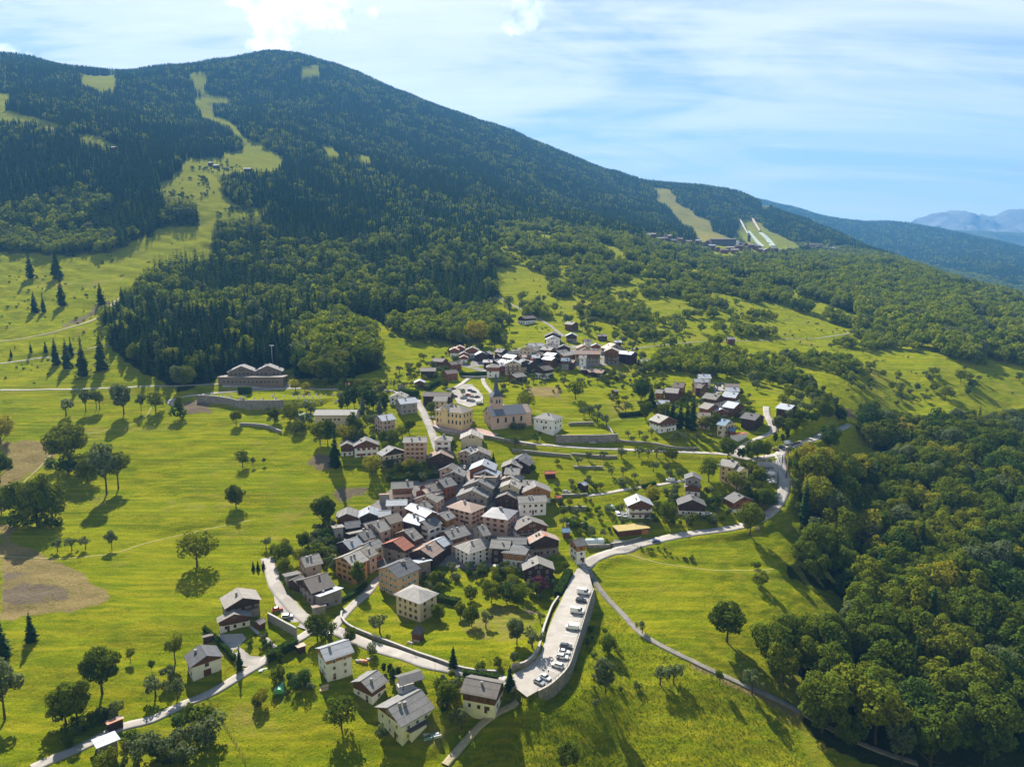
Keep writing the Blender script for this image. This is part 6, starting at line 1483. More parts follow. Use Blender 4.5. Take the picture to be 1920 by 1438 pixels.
for (px, py, k, c, flip, lab) in ((1099.5, 1112, 'box_van', 'white', 0, 'tall white van in the first bay of the parking terrace'), (1094.5, 1126, 'estate', 'black', 0, 'black car parked next to the first white van'), (1084.5, 1147, 'box_van', 'white', 0, 'white panel van alone in the middle of the terrace'),
        (1074.5, 1177, 'van', 'white', 1, 'white camper van with orange side window on the terrace'), (1063, 1212, 'estate', 'grey', 0, 'dark grey car parked above the white row'), (1060, 1222.5, 'car', 'white', 0, 'white hatchback just below the dark grey car'), (1054.5, 1232, 'estate', 'white', 0, 'white estate car with red tail lamp in the terrace row'),
        (1045, 1248, 'estate', 'white', 1, 'white car parked nose out near the terrace curve'), (1022.5, 1270, 'car', 'white', 0, 'second last white car at the terrace end'), (1009.5, 1278, 'car', 'silver', 0, 'silver white saloon at the end of the terrace')):
    p = deck_pt(px, py + 2); i = int(np.argmin(np.hypot(DECK_L[:, 0] - p[0], DECK_L[:, 1] - p[1]))); i = max(3, min(len(DECK_L) - 4, i)); n = DECK_N[i]
    c_ = DECK_L[i] - n * 3.0; a = math.atan2(n[1], n[0]) + (math.pi if flip else 0); tt = np.array([-n[1], n[0]]); off = float((np.array(p[:2]) - DECK_L[i]) @ tt); c_ = c_ + tt * off
    place_car(k, c, c_[0], c_[1], deck_z(c_[1]) + .02, a, lab, 'cars on the parking terrace')
for (px, py, k, c, a, lab) in ((520, 1145, 'car', 'red', 25, 'red hatchback on the forecourt above the retaining wall'), (539, 1159, 'estate', 'silver', 15, 'silver grey car next to the red hatchback'), (617, 1193, 'car', 'silver', 120, 'pale car under the birch at the lane junction'),
        (1230, 1017, 'car', 'blue', 8, 'blue car driving on the main road'), (1257, 903, 'van', 'white', 170, 'white van on the garden lane'), (1443, 880, 'car', 'grey', 175, 'dark car at the top of the roadside bays'), (1443.5, 884.5, 'car', 'beige', 175, 'beige car in the roadside bays'), (1444, 891, 'van', 'white', 175, 'white van in the roadside bays'),
        (1445, 897, 'estate', 'grey', 175, 'grey car below the white van in the roadside bays'), (1446.5, 901.5, 'car', 'silver', 175, 'silver car in the roadside bays'), (1448, 906, 'car', 'white', 175, 'last white car of the roadside bays'), (1453, 843, 'car', 'yellow', 170, 'yellow car turning at the junction'),
        (1466, 839.5, 'car', 'blue', 20, 'dark blue car following through the junction'), (1478, 833.5, 'box_van', 'white', 30, 'white van entering the junction'), (1159, 968, 'van', 'white', -80, 'left of two white vans beside the balcony chalet'), (1170.5, 969, 'van', 'white', -80, 'right of two white vans beside the balcony chalet'),
        (1290, 964, 'car', 'silver', 5, 'silver car under the dark timber chalet'), (1327, 966, 'estate', 'white', 0, 'white car right in front of the dark timber chalet'), (1111, 832, 'estate', 'silver', 175, 'silver car on the church road'), (871, 879, 'estate', 'beige', -100, 'cream car in the narrow village street'),
        (842, 733, 'car', 'silver', 15, 'silver car at the left row of the upper car park'), (850, 730, 'car', 'grey', 15, 'dark car at the left row of the upper car park'), (852, 744, 'car', 'black', 0, 'black car near the round tree of the car park'), (868, 747.5, 'car', 'silver', 0, 'silver car right of the round tree of the car park'),
        (882, 734, 'estate', 'blue', -10, 'dark blue car in the upper row of the car park'), (888, 736, 'car', 'grey', -10, 'grey car in the upper row of the car park'), (878, 742, 'car', 'red', -5, 'dark red car in the car park middle row'), (886, 745, 'car', 'beige', -5, 'beige car in the car park middle row'), (895, 746, 'car', 'black', -5, 'black car at the right end of the middle row'),
        (880, 752, 'car', 'grey', 0, 'grey car in the lower row of the car park'), (885, 752, 'car', 'silver', 0, 'silver car in the lower row of the car park'), (899, 757, 'van', 'white', 0, 'white van beside the church tower'), (811, 785, 'car', 'beige', 150, 'beige car in front of the town hall'), (826, 790, 'car', 'white', 150, 'white car in front of the town hall'),
        (1062, 925, 'estate', 'silver', 5, 'silver car on the garden lane end'), (886, 794, 'car', 'grey', 150, 'dark car between town hall and church'), (1356, 722, 'car', 'blue', 100, 'blue car in the yard of the new chalets'), (452, 717.5, 'car', 'blue', 10, 'blue car in front of the lodge'), (475, 717.5, 'van', 'white', 90, 'white van in front of the lodge')):
    p = hit(px, py); place_car(k, c, p[0], p[1], p[2] + .24, math.radians(a), lab)

# ------------------------------------------------------------------ hedges, fences, lamps
def hedge(s, w, h, label, mat=None):
    L = densify(np.array([hit(*p)[:2] for p in PL(s)]), 1.0); T = np.gradient(L, axis=0); T /= np.linalg.norm(T, axis=1, keepdims=True); Nn = np.stack([-T[:, 1], T[:, 0]], 1); g = np.random.default_rng(len(L))
    n = int(len(L) * (w + 2 * h) * 14); i = g.integers(0, len(L), n); q = L[i] + T[i] * g.uniform(-.6, .6, (n, 1)); z = zf(q[:, 0], q[:, 1]); f = g.uniform(0, w + 2 * h, n)
    off = np.where(f < h, -w / 2, np.where(f > h + w, w / 2, f - h - w / 2)); hh = np.where(f < h, f, np.where(f > h + w, w + 2 * h - f, h)); nr = np.stack([Nn[i][:, 0] * np.sign(off) * ((f < h) | (f > h + w)), Nn[i][:, 1] * np.sign(off) * ((f < h) | (f > h + w)), 1.0 * ((f >= h) & (f <= h + w))], 1)
    C = np.column_stack([q + Nn[i] * off[:, None], z + hh]); C += g.normal(size=C.shape) * .10; c0 = C[0].copy(); V, F = cards(C - c0, nr + g.normal(size=(n, 3)) * .5, g.uniform(.18, .36, n), g)
    me = mesh_from('hedge', V, F, [mat or M_hedge]); add_tint(me, g.uniform(0, 1, n)); o = link('hedge', me, None, tuple(c0)); tag(o, label, 'hedge')
    b = MB()
    for a, c, na, nc in zip(L[:-1:2], L[1::2], Nn[:-1:2], Nn[1::2]): pass
    V = []; F = []
    for k, (q_, n_) in enumerate(zip(L, Nn)):
        zz = float(zf(q_[0], q_[1]))
        for (a, dz) in ((-w / 2 + .12, -.5), (w / 2 - .12, -.5), (w / 2 - .12, h - .12), (-w / 2 + .12, h - .12)): V.append((q_[0] + n_[0] * a - c0[0], q_[1] + n_[1] * a - c0[1], zz + dz - c0[2]))
    for k in range(len(L) - 1):
        for j in range(4): F.append((k * 4 + j, k * 4 + (j + 1) % 4, (k + 1) * 4 + (j + 1) % 4, (k + 1) * 4 + j))
    F += [(0, 1, 2, 3), tuple((len(L) - 1) * 4 + j for j in (3, 2, 1, 0))]
    link('twigs', mesh_from('twigs', V, F, [M_spruce]), o)
for s, w, h, lab in (("503,1238 530,1224 555,1212", 3, 3, 'thick clipped dark hedge beside the lower lane'), ("384,1182 405,1200 440,1238", 1.3, 1.6, 'narrow clipped hedge along the lawn of the grey roofed house'), ("727,903 775,900 824,894", 2, 2.2, 'long straight hedge above the reddish timber house'),
        ("1046,1120 1056,1100 1066,1078", 3.4, 3, 'bulging hedge along the parking road'), ("820,1125 840,1130 862,1135", 2.6, 2.6, 'dark hedge right of the cream block house'), ("862,704 890,704 912,703", 3, 2.6, 'long trimmed hedge in front of the hamlet'), ("752,739 783,742", 6, 4, 'large hedge block above the street'),
        ("800,731 826,716", 4.5, 3.5, 'hedge row right of the brown cabin'), ("870,1267 900,1270 932,1276", 1.6, 2.0, 'hedge behind the white and brown timber chalet'), ("1161,781 1203,777", 3, 2.6, 'low hedge on the sunny meadow'), ("1205,915 1228,909", 2, 2, 'hedge beside the garden lane'), ("448,737 470,737", 4, 4.5, 'clipped tree hedge below the lodge'),
        ("640,1128 670,1112 686,1098", 1.5, 1.6, 'hedge climbing beside the village lane')):
    hedge(s, w, h, lab)
def fence(s, label, h=1.1, step=2.2, mat=None):
    L = densify(np.array([hit(*p)[:2] for p in PL(s)]), step); z = zf(L[:, 0], L[:, 1]); o = empty('fence', (L[0][0], L[0][1], z[0])); tag(o, label, 'fence'); b, r = MB(), MB(); P = [(q[0] - L[0][0], q[1] - L[0][1], zz - z[0]) for q, zz in zip(L, z)]
    for i, p in enumerate(P):
        b.bar((p[0], p[1], p[2] - .3), (p[0], p[1], p[2] + h), .07)
        if i:
            for k in (.5, .95): q = P[i - 1]; r.bar((q[0], q[1], q[2] + h * k), (p[0], p[1], p[2] + h * k), .035)
    b.build('posts', mat or M_under, o); r.build('rails', mat or M_under, o)
fence("390,1309 403,1332 417,1354 430,1375 443,1397 460,1430", 'wire fence running down the lower meadow')
fence("360,1307 390,1292 422,1275", 'wooden fence below the white house on the lane')
fence("422,1262 440,1252 448,1262", 'short fence beside the dark garden spruce')
fence("405,1190 425,1218 442,1248", 'fence between lawn and paved forecourt')
fence("338,795 370,797 420,796", 'fence around the small garden plot above the meadow')
fence("1260,1030 1200,1015 1185,1022 1240,1045 1310,1052 1313,1040", 'fence around the vegetable plot below the main road', .9)
fence("1200,988 1280,990 1350,984", 'rail fence along the upper side of the main road', 1.0, 2.5)
LP_ = MB(); LP_.bar((0, 0, -.3), (0, 0, 4.6), .06, 0, .045, 6); ME_post = mesh_from('post', LP_.v, LP_.f, [M_iron]); LP_ = MB(); LP_.bar((0, 0, 4.5), (0, 0, 5.0), .22, 0, .16, 6); LP_.bar((0, 0, 5.0), (0, 0, 5.2), .26, 0, .03, 6); ME_lan = mesh_from('lantern', LP_.v, LP_.f, [M_iron])
for (px, py, lab) in ((816, 1262, 'street lamp beside the carport'), (1089, 1178, 'street lamp on the terrace wall behind the camper van'), (1048, 1256, 'street lamp at the curve of the terrace wall'), (774, 1222, 'street lamp against the garden wall'), (1156, 832, 'street lamp on the church road'), (1303, 851, 'street lamp near the meadow lane'), (1338, 852, 'street lamp before the tree clump by the junction'),
        (1488, 812, 'street lamp above the junction'), (1475, 890, 'street lamp on the brown kerb barrier'), (1191, 906, 'street lamp beside the garden lane'), (1028, 1282, 'street lamp at the far end of the terrace'), (1114, 1092, 'post beside the gravel track start')):
    p = hit(px, py) if not (1020 < px < 1100 and py > 1100) else deck_pt(px, py); o = empty('street_lamp', (p[0], p[1], p[2])); tag(o, lab, 'street lamp'); put('post', ME_post, o, (0, 0, 0)); put('lantern', ME_lan, o, (0, 0, 0))
def build_bits():
    # cable line pylons, chair-lift line and flag
    for (px, py, h, lab) in ((511, 682, 15, 'steel lift pylon behind the lodge'), (209, 142, 34, 'pale lift pylon on the skyline gap'), (185, 165, 16, 'lift pylon on the high ski clearing')):
        p = hit(px, py); b = MB(); b.bar((0, 0, -1), (0, 0, h), .35 * h / 15, 0, .25 * h / 15, 6); o = b.build('lift_pylon', M_frame_w, None, tuple(p)); tag(o, lab, 'pylon'); b = MB(); b.box(-h * .13, h * .13, -.3, .3, h, h + .6); b.build('crossarm', M_frame_w, o)
    p = hit(649, 738); b = MB(); b.bar((0, 0, -1), (0, 0, 8), .07, 0, .05, 6); o = b.build('flagpole', M_frame_w, None, tuple(p)); tag(o, 'flagpole with red and white flag near the car park', 'flag'); b = MB(); b.box(.06, 2.2, -.02, .02, 6.7, 7.9, 0); f = b.build('flag', mat_flat('red_flag', (.5, .05, .05)), o); b = MB(); b.box(2.2, 2.9, -.02, .02, 6.7, 7.9, 0); b.build('flag_stripe', M_white, o)
    # parasols, piles, tarps
    for (fr, x, y, c, r_, lab) in (('B', 895, 1330, (.5, .05, .04), 1.5, 'red parasol on the terrace among the roofs'), ('C', 765, 1420, (.45, .45, .28), 1.9, 'pale green parasol on the cafe terrace'), ('B', 1360, 545, (.55, .33, .28), 1.6, 'pink parasol beside the reddish house'), ('C', 650, 1230, (.6, .35, .28), 2.2, 'pinkish awning parasol left of the dark timber house')):
        p = hit(*fp(fr, x, y)); o = empty('parasol', (p[0], p[1], p[2])); tag(o, lab, 'parasol'); b = MB(); b.bar((0, 0, 2.0), (0, 0, 2.7), r_, 0, .05, 8); b.build('canopy', mat_flat('canopy', c, .8), o); b = MB(); b.bar((0, 0, 0), (0, 0, 2.2), .04); b.build('pole', M_iron, o)
    g = random.Random(2)
    for (fr, x, y, n, cols, lab) in (('K', 600, 370, 7, ((.5, .33, .2), (.4, .4, .42), (.55, .25, .15)), 'pile of boards and sheets beside the unfinished house'), ('K', 190, 640, 3, ((.62, .45, .25), (.55, .4, .22)), 'stack of fresh planks on the lawn'), ('K', 95, 600, 1, ((.6, .62, .62),), 'white sheet lying beside the fresh planks'), ('J', 1040, 590, 2, ((.5, .53, .5), (.42, .5, .48)), 'pale tarpaulin beside the lane'),
            ('K', 1190, 1060, 5, ((.45, .47, .48), (.2, .32, .33), (.5, .5, .5)), 'boats and sheets stored behind the large white house'), ('F', 920, 1175, 4, ((.5, .48, .42), (.35, .2, .12)), 'wood stacks below the church road'), ('F', 655, 1170, 2, ((.5, .38, .06), (.5, .36, .05)), 'yellow skip below the church road'), ('D', 350, 975, 5, ((.45, .38, .3), (.4, .33, .27)), 'heap of stones around a flower bed in the garden'),
            ('K', 1040, 220, 3, ((.42, .36, .3), (.5, .3, .2)), 'stone heap left of the garden hut') if False else ('Z', 0, 0, 0, (), '')):
        if n == 0: continue
        p = hit(*fp(fr, x, y)); mats = [mat_simple('stored_stuff', tuple(q * .85 for q in c), c, 2.0) for c in cols]; b = MB()
        for i in range(n):
            a, c = g.uniform(-2.4, 2.4) * (n > 1), g.uniform(-1.4, 1.4) * (n > 1); l, w = g.uniform(1, 3), g.uniform(.4, 1.1); z = g.uniform(.15, .8); b.box(a - l / 2, a + l / 2, c - w / 2, c + w / 2, -.3, z, i % len(cols))
        o = b.build('pile', mats, None, tuple(p)); o.rotation_euler = (0, 0, g.uniform(-.5, .5)); tag(o, lab, 'pile')
    # graves
    k = 0; mm = [mat_simple('grave_stone', (.32, .31, .30), (.5, .48, .46), 3.0), M_cope]
    for i in range(70):
        px = g.uniform(385, 640); py = g.uniform(742, 752) if px < 460 else g.uniform(740, 758)
        p = hit(px, py)
        b = MB(); b.box(-.45, .45, -1, 1, -.4, .3); b.box(-.4, .4, .8, 1.0, .3, 1.3); o = link('grave', CACHE.setdefault('grave', mesh_from('grave', b.v, b.f, [mm[0]])), None, tuple(p)); o.rotation_euler = (0, 0, g.uniform(-.1, .1)); tag(o, ('grey stone grave in the lower row of the cemetery' if py > 752 else 'grey stone grave in the middle row of the cemetery' if py > 747 else 'grey stone grave in the upper row of the cemetery'), 'grave', 'graves on the cemetery terraces')
build_bits()

# ------------------------------------------------------------------ single trees
LANDM = [(300, 900, 'big left meadow'), (455, 960, 'lower half of the big left meadow'), (150, 900, 'dry field on the left'), (60, 1120, 'tan slope at the left edge'), (280, 1270, 'lawn slope left of the lane'), (130, 1340, 'lower left lane'), (380, 1390, 'lower meadow fence'), (880, 1190, 'middle of the walled garden'), (960, 1220, 'bottom corner of the walled garden'),
         (1150, 1260, 'terrace retaining wall foot'), (1240, 1270, 'gravel track'), (1400, 1290, 'lower gravel track'), (1350, 1190, 'right meadow'), (1430, 1080, 'upper edge of the right meadow'), (1540, 880, 'slope outside the road bend'), (1640, 880, 'clearing behind the lower right wood'), (1800, 730, 'broad pasture at the right edge'), (100, 670, 'pale lane on the left hillside'), (80, 560, 'steep left pasture'),
         (190, 760, 'row above the big left meadow'), (650, 728, 'lodge road'), (1210, 870, 'orchard below the church road'), (1210, 822, 'orchard above the church road'), (1110, 780, 'meadow behind the kitchen garden'), (1270, 800, 'spruce group of the new chalets'), (1410, 855, 'tree clump by the junction'), (1460, 815, 'bank above the junction'), (530, 800, 'thicket above the big meadow'), (700, 770, 'tall garden trees above the school')]
HL = []
for o in bpy.data.objects:
    if o.parent is None and o.type == 'EMPTY' and 'label' in o and o.get('category') in ('house', 'chalet', 'barn', 'church', 'carport', 'school', 'town hall', 'lodge', 'garage'):
        q = proj(*o.location); lb = o['label'].split()
        if o.location.y < 640: HL.append((q[0], q[1], o['label'] if len(lb) <= 10 else ' '.join(lb[:9])))
CUT = {'with', 'the', 'of', 'in', 'at', 'a', 'and', 'by', 'above', 'beside', 'below', 'under', 'over', 'left', 'right', 'to', 'on', 'from', 'near', 'behind', 'joined', 'its', 'two'}
USED = {}
WORD = {'broadleaf_tree': 'leafy tree', 'loose_tree': 'thin airy tree', 'fruit_tree': 'fruit tree', 'bush': 'bush', 'round_tree': 'round crowned tree', 'purple_tree': 'purple leaved tree', 'yellow_tree': 'yellowish tree', 'poplar_tree': 'slender upright tree', 'cypress': 'dark columnar tree', 'spruce_tree': 'dark spruce', 'blue_spruce': 'blue grey spruce'}
def auto_label(kind, px, py, h):
    best = min([(math.hypot(px - a, (py - b) * 1.3), a, b, t, 1) for a, b, t in HL] + [(math.hypot(px - a, (py - b) * 1.3) * .8, a, b, t, 0) for a, b, t in LANDM])
    d, a, b, t, hs = best; w = t.split()
    if hs:
        w = w[:9]
        while w and w[-1] in CUT: w.pop()
    t = ' '.join(w); size = 'tall ' if h > 15 else ('small ' if h < 5.5 else '')
    rel = ('left of the ' if px < a - 12 else 'right of the ' if px > a + 12 else ('in front of the ' if py > b else 'behind the ')) if hs else 'on the ' if False else 'at the '
    base = size + WORD[kind] + ' ' + rel + t
    for extra in ('', 'leftish ', 'lowest ', 'upper ', 'shady ', 'leaning ', 'dense ', 'sparse '):
        lab = (extra + base)
        if lab not in USED and extra == '': USED[lab] = 1; return lab[:1] + lab[1:], None
    USED[base] += 1
    return base, 'plants ' + rel + t
TREES = """
R 455,876,32 370,1063,68 640,1364,58
B 443,953,48 130,880,92 70,987,104 42,978,84 100,980,82 165,902,56 2,832,60 0,905,60 3,965,56 192,1301,98 145,1357,94 124,1358,84 232,776,58 640,1200,4 1363,1203,82 1135,1300,72 1139,1224,38 1062,1440,56
L 200,926,100 222,916,76 210,1030,38 329,1244,64 9,1348,122 161,771,44 181,766,38 187,768,40 265,771,34 475,874,18 495,871,14 245,1242,30 285,1260,26 716,1396,40 1349,1284,34
F 292,1305,42 333,1308,38 320,1276,32 213,1352,38 108,1034,24 135,1031,24 161,1028,24 124,779,30 260,1438,62 300,1422,48 866,1367,40 1204,1188,24 1238,1284,40 1263,1280,38 1410,1301,46 712,1185,34 911,1178,32 998,1214,42 1013,1168,20 830,1085,14
U 131,1397,34 360,1354,38 340,1368,32 388,1366,44 395,1392,56 330,1402,34 333,785,26 205,1440,40 350,1432,40 522,1276,30 568,1289,34 698,1227,22 902,1258,20 1419,1067,15 1426,1100,30 1168,913,18 963,806,14 976,806,14 1003,827,14 994,884,16 1045,870,10 480,1325,20 600,1032,26 612,1012,22 628,1022,18
S 59,1202,62 3,1232,90 105,684,54 126,691,60 134,669,40 156,706,80 190,693,72 58,661,22 86,661,24 21,669,16 65,586,42 82,586,40 116,574,62 189,571,44 57,522,56 107,522,64 629,877,82 450,1257,54 475,1069,20 484,1069,21 494,1066,18 956,1294,54 850,1251,46 1221,763,46 1260,801,56 1275,803,60 1298,806,68 1288,801,60 1250,800,46 1620,799,36 1658,789,18 925,866,20
E 680,776,36 712,778,36
C 720,1261,22 731,1265,26 737,1280,34 747,1273,29 1386,859,22 1393,861,25 1453,831,24 1467,829,18 1476,825,24 640,770,30 652,767,40 664,763,44 688,766,40 700,768,42 722,772,38
O 674,1106,62 664,823,54 615,842,62 338,779,40 525,1247,32 850,857,36 1339,806,38 1326,806,28
R 292,771,36 738,832,28 754,821,24 808,772,18 1079,749,34 1329,903,44 1381,924,42 1059,1070,18 594,728,19 610,728,19 624,727,19 644,727,20 657,729,19 672,729,19 687,728,19 703,729,20 986,772,36 868,741,12
Y 554,734,24 572,735,20 698,889,40 769,884,28 535,1022,16 1316,804,26
P 1014,1110,28
U 125,884,30 150,888,34 100,884,26 165,880,30 80,992,30 55,990,34 30,985,28 100,990,24 215,1352,16
B 1450,1243,88 1466,1278,78 1502,1262,82 1482,1224,66 1524,1236,78 1530,1328,62 1560,1352,70 1590,1395,62 1546,1290,80 606,981,56 616,982,52 533,1056,46 531,1074,32 514,1043,24 568,1029,34 595,1198,56 610,1202,46 656,1205,32 490,1323,36 837,1323,48 823,1164,36 863,1160,34 884,1174,46 969,1208,50 921,1130,46 950,1130,40 971,1137,42 881,1126,30 905,1084,26 817,1097,28 826,1095,28 1406,1003,66 1252,977,38 1341,950,26 1429,956,44 1446,952,26 1421,903,32 1224,943,36 1202,751,40 1211,788,36 1245,786,34 1365,860,42 1420,861,40 1432,859,36 1410,856,32 1459,811,34 1474,812,30 1491,810,28 1526,889,62 1540,890,50 1555,844,52 1910,796,28 1633,880,32 1666,906,36 1205,746,38 894,647,50 928,653,42 855,647,36 767,814,30 545,792,38 515,792,30 600,832,46 650,832,40 443,797,30 790,887,24 1260,864,26 934,1250,22 965,1245,26 847,1273,20 933,1255,22
F 1095,781,17 1105,779,19 1122,775,18 1120,791,20 1137,799,22 1084,871,17 1103,864,17 1132,862,17 1165,860,19 1165,857,18 1198,857,19 1215,857,17 1231,857,21 1247,859,20 1251,883,17 1257,899,19 1273,898,19 1147,892,15 1168,892,17 1178,820,13 1184,829,13 1199,820,13 1210,829,14 1222,818,14 1271,826,17 1283,827,17 1307,827,15 1333,824,13 1261,829,14 1225,884,20 1190,900,14 499,1029,22 580,1039,17 1173,773,17 965,839,20 948,643,18 959,651,14
R 1801,716,22 1772,748,24 1911,715,17 1350,1330,4
"""
KCODE = {'R': 'round_tree', 'B': 'broadleaf_tree', 'L': 'loose_tree', 'F': 'fruit_tree', 'U': 'bush', 'S': 'spruce_tree', 'E': 'blue_spruce', 'C': 'cypress', 'O': 'poplar_tree', 'Y': 'yellow_tree', 'P': 'purple_tree'}
WIDE = {'R': 1.15, 'B': 1.0, 'U': 1.0, 'S': 1.25, 'C': 1.3, 'F': 1.0, 'Y': 1.1, 'O': 1.2, 'P': 1.45}
for ln in TREES.strip().split('\n'):
    k, rest = ln.split(' ', 1)
    for (px, py, h) in PL(rest):
        if h < 6: continue
        p = hit(px, py); hm = h * proj(*p)[2] / 1280; lab, grp = auto_label(KCODE[k], px, py, hm); PLACED.append((p[0], p[1], hm * .3))
        place_tree(KCODE[k], p[0], p[1], hm, lab, grp, WIDE.get(k, 1.0) * rnd.uniform(.92, 1.12))
# garden greenery between the houses
def blocked(x, y, pad=1.2):
    for (fx, fy, hl, hw, a) in FOOT:
        dx, dy = x - fx, y - fy; u = dx * math.cos(a) + dy * math.sin(a); v = -dx * math.sin(a) + dy * math.cos(a)
        if abs(u) < hl + pad and abs(v) < hw + pad: return True
    if inpoly(np.array([x]), np.array([y]), deck_poly[:, :2])[0]: return True
    return float(road_dist(np.array([x]), np.array([y]))[0]) < 1.0
GARD = [("840,580 960,575 955,640 850,650 830,620", 22, 9, 17, 'sunny wood edge above the hamlet'), ("1000,560 1180,560 1250,640 1200,690 1150,640 1060,615", 34, 6, 12, 'scattered trees uphill of the hamlet'), ("1100,700 1240,690 1250,740 1130,725", 26, 3, 7, 'orchard right of the hamlet'), ("820,655 870,640 860,700 780,700 760,680", 18, 3, 7, 'orchard left of the hamlet'), ("930,720 1000,715 1060,730 1000,745 940,745", 16, 2, 5, 'kitchen gardens behind the church'), ("1330,690 1480,660 1560,760 1480,800 1440,750 1390,720", 34, 4, 10, 'bushy slope above the new chalets'),
        ("1540,640 1700,670 1850,700 1800,760 1600,760", 30, 4, 9, 'scattered trees on the right pasture'),("1040,905 1100,895 1150,938 1185,985 1150,1008 1040,1000", 46, 2, 5, 'terraced gardens right of the village'), ("820,1070 1000,1068 1040,1105 1010,1130 850,1118", 26, 3, 6.5, 'garden below the cafe terrace'), ("1185,925 1290,912 1420,950 1420,985 1200,990", 40, 2, 6, 'gardens of the roadside chalets'),
        ("690,870 860,880 850,905 690,915", 18, 2.5, 6, 'bank above the reddish timber house'), ("590,985 640,975 655,1040 640,1080 560,1060 560,1020", 26, 2.5, 7, 'gardens at the left edge of the village'), ("915,690 1130,700 1230,690 1240,715 1100,722 930,725", 46, 2, 6, 'gardens below the hamlet'), ("640,790 720,780 740,850 640,850", 16, 3, 8, 'gardens around the white chalet'),
        ("500,775 590,770 600,820 540,815", 20, 3, 7, 'thicket beside the school'), ("1400,855 1445,870 1436,950 1390,940", 18, 3, 7, 'slope inside the road bend'), ("1230,735 1400,730 1420,800 1330,810 1240,790", 30, 2.5, 7, 'gardens of the new chalets'), ("800,1290 860,1280 865,1330 810,1340", 9, 2, 5, 'garden of the large white house'), ("500,1250 560,1240 600,1300 520,1310", 12, 1.5, 3.5, 'lawn of the unfinished house'),
        ("440,1195 500,1180 530,1215 480,1225", 12, 1, 2.2, 'vegetable plot below the retaining wall'), ("740,1090 800,1080 850,1100 800,1130 760,1110", 12, 2, 4, 'beds around the cream block house'), ("1050,740 1240,740 1230,770 1150,770 1140,740", 12, 2, 5, 'sunny meadow below the hamlet'), ("740,690 850,700 830,745 740,735", 22, 3, 7, 'lane slope above the street'), ("1480,840 1560,860 1530,960 1480,960", 26, 2, 6, 'bank outside the road bend'),
        ("1100,1180 1150,1190 1200,1300 1110,1330", 14, 1, 3, 'rough slope below the terrace wall'), ("1190,1020 1310,1045 1300,1055 1200,1030", 14, .8, 1.8, 'vegetable plot below the main road'), ("850,640 950,640 945,660 850,662", 10, 5, 10, 'edge above the hamlet'), ("120,1360 240,1330 250,1400 130,1410", 10, 2, 5, 'lower left lane verge'), ("230,1400 330,1380 350,1438 230,1438", 16, 2.5, 5, 'olive coloured thicket at the lower left'),
        ("640,725 740,725 740,760 640,765", 16, 4, 9, 'trees below the lodge road'), ("860,880 960,885 960,1040 860,1050", 8, 2, 3.5, 'village yards'), ("1000,800 1040,800 1040,815 1000,815", 4, 1.5, 3, 'beds beside the large white parsonage')]
g5 = random.Random(21)
for (poly, n, h0, h1, where) in GARD:
    n = min(46, int(n * 1.35)); rows_ = {}
    pl = PL(poly); xs = [p[0] for p in pl]; ys = [p[1] for p in pl]; k = t = 0
    while k < n and t < n * 12:
        t += 1; px, py = g5.uniform(min(xs), max(xs)), g5.uniform(min(ys), max(ys))
        if not inpoly(np.array([px]), np.array([py]), pl)[0]: continue
        p = hit(px, py)
        if blocked(p[0], p[1]): continue
        h = g5.uniform(h0, h1); kind = 'bush' if h < 3.4 else g5.choice(['fruit_tree', 'round_tree', 'bush', 'loose_tree', 'fruit_tree'])
        place_tree(kind, p[0], p[1], h, 'green ' + WORD[kind] + ' among others in the ' + where, 'plants in the ' + where, g5.uniform(.9, 1.15)); k += 1
# parsonage beside the church
x, y, z, ang, L = ridge_place('F', 840, 875, 960, 890, 15, 11.5, 7.0, 25)
make_house(x, y, z, ang, 15, 11.5, 7.0, 'g', 'W', '-', 'hip', 25, 'house', 'large white parsonage with grey hip roof right of the church', ch=1, rows=2, winc=(3, 4), detail=1)
print('plants', time.time() - T0, {k: v for k, v in N_IND.items()})
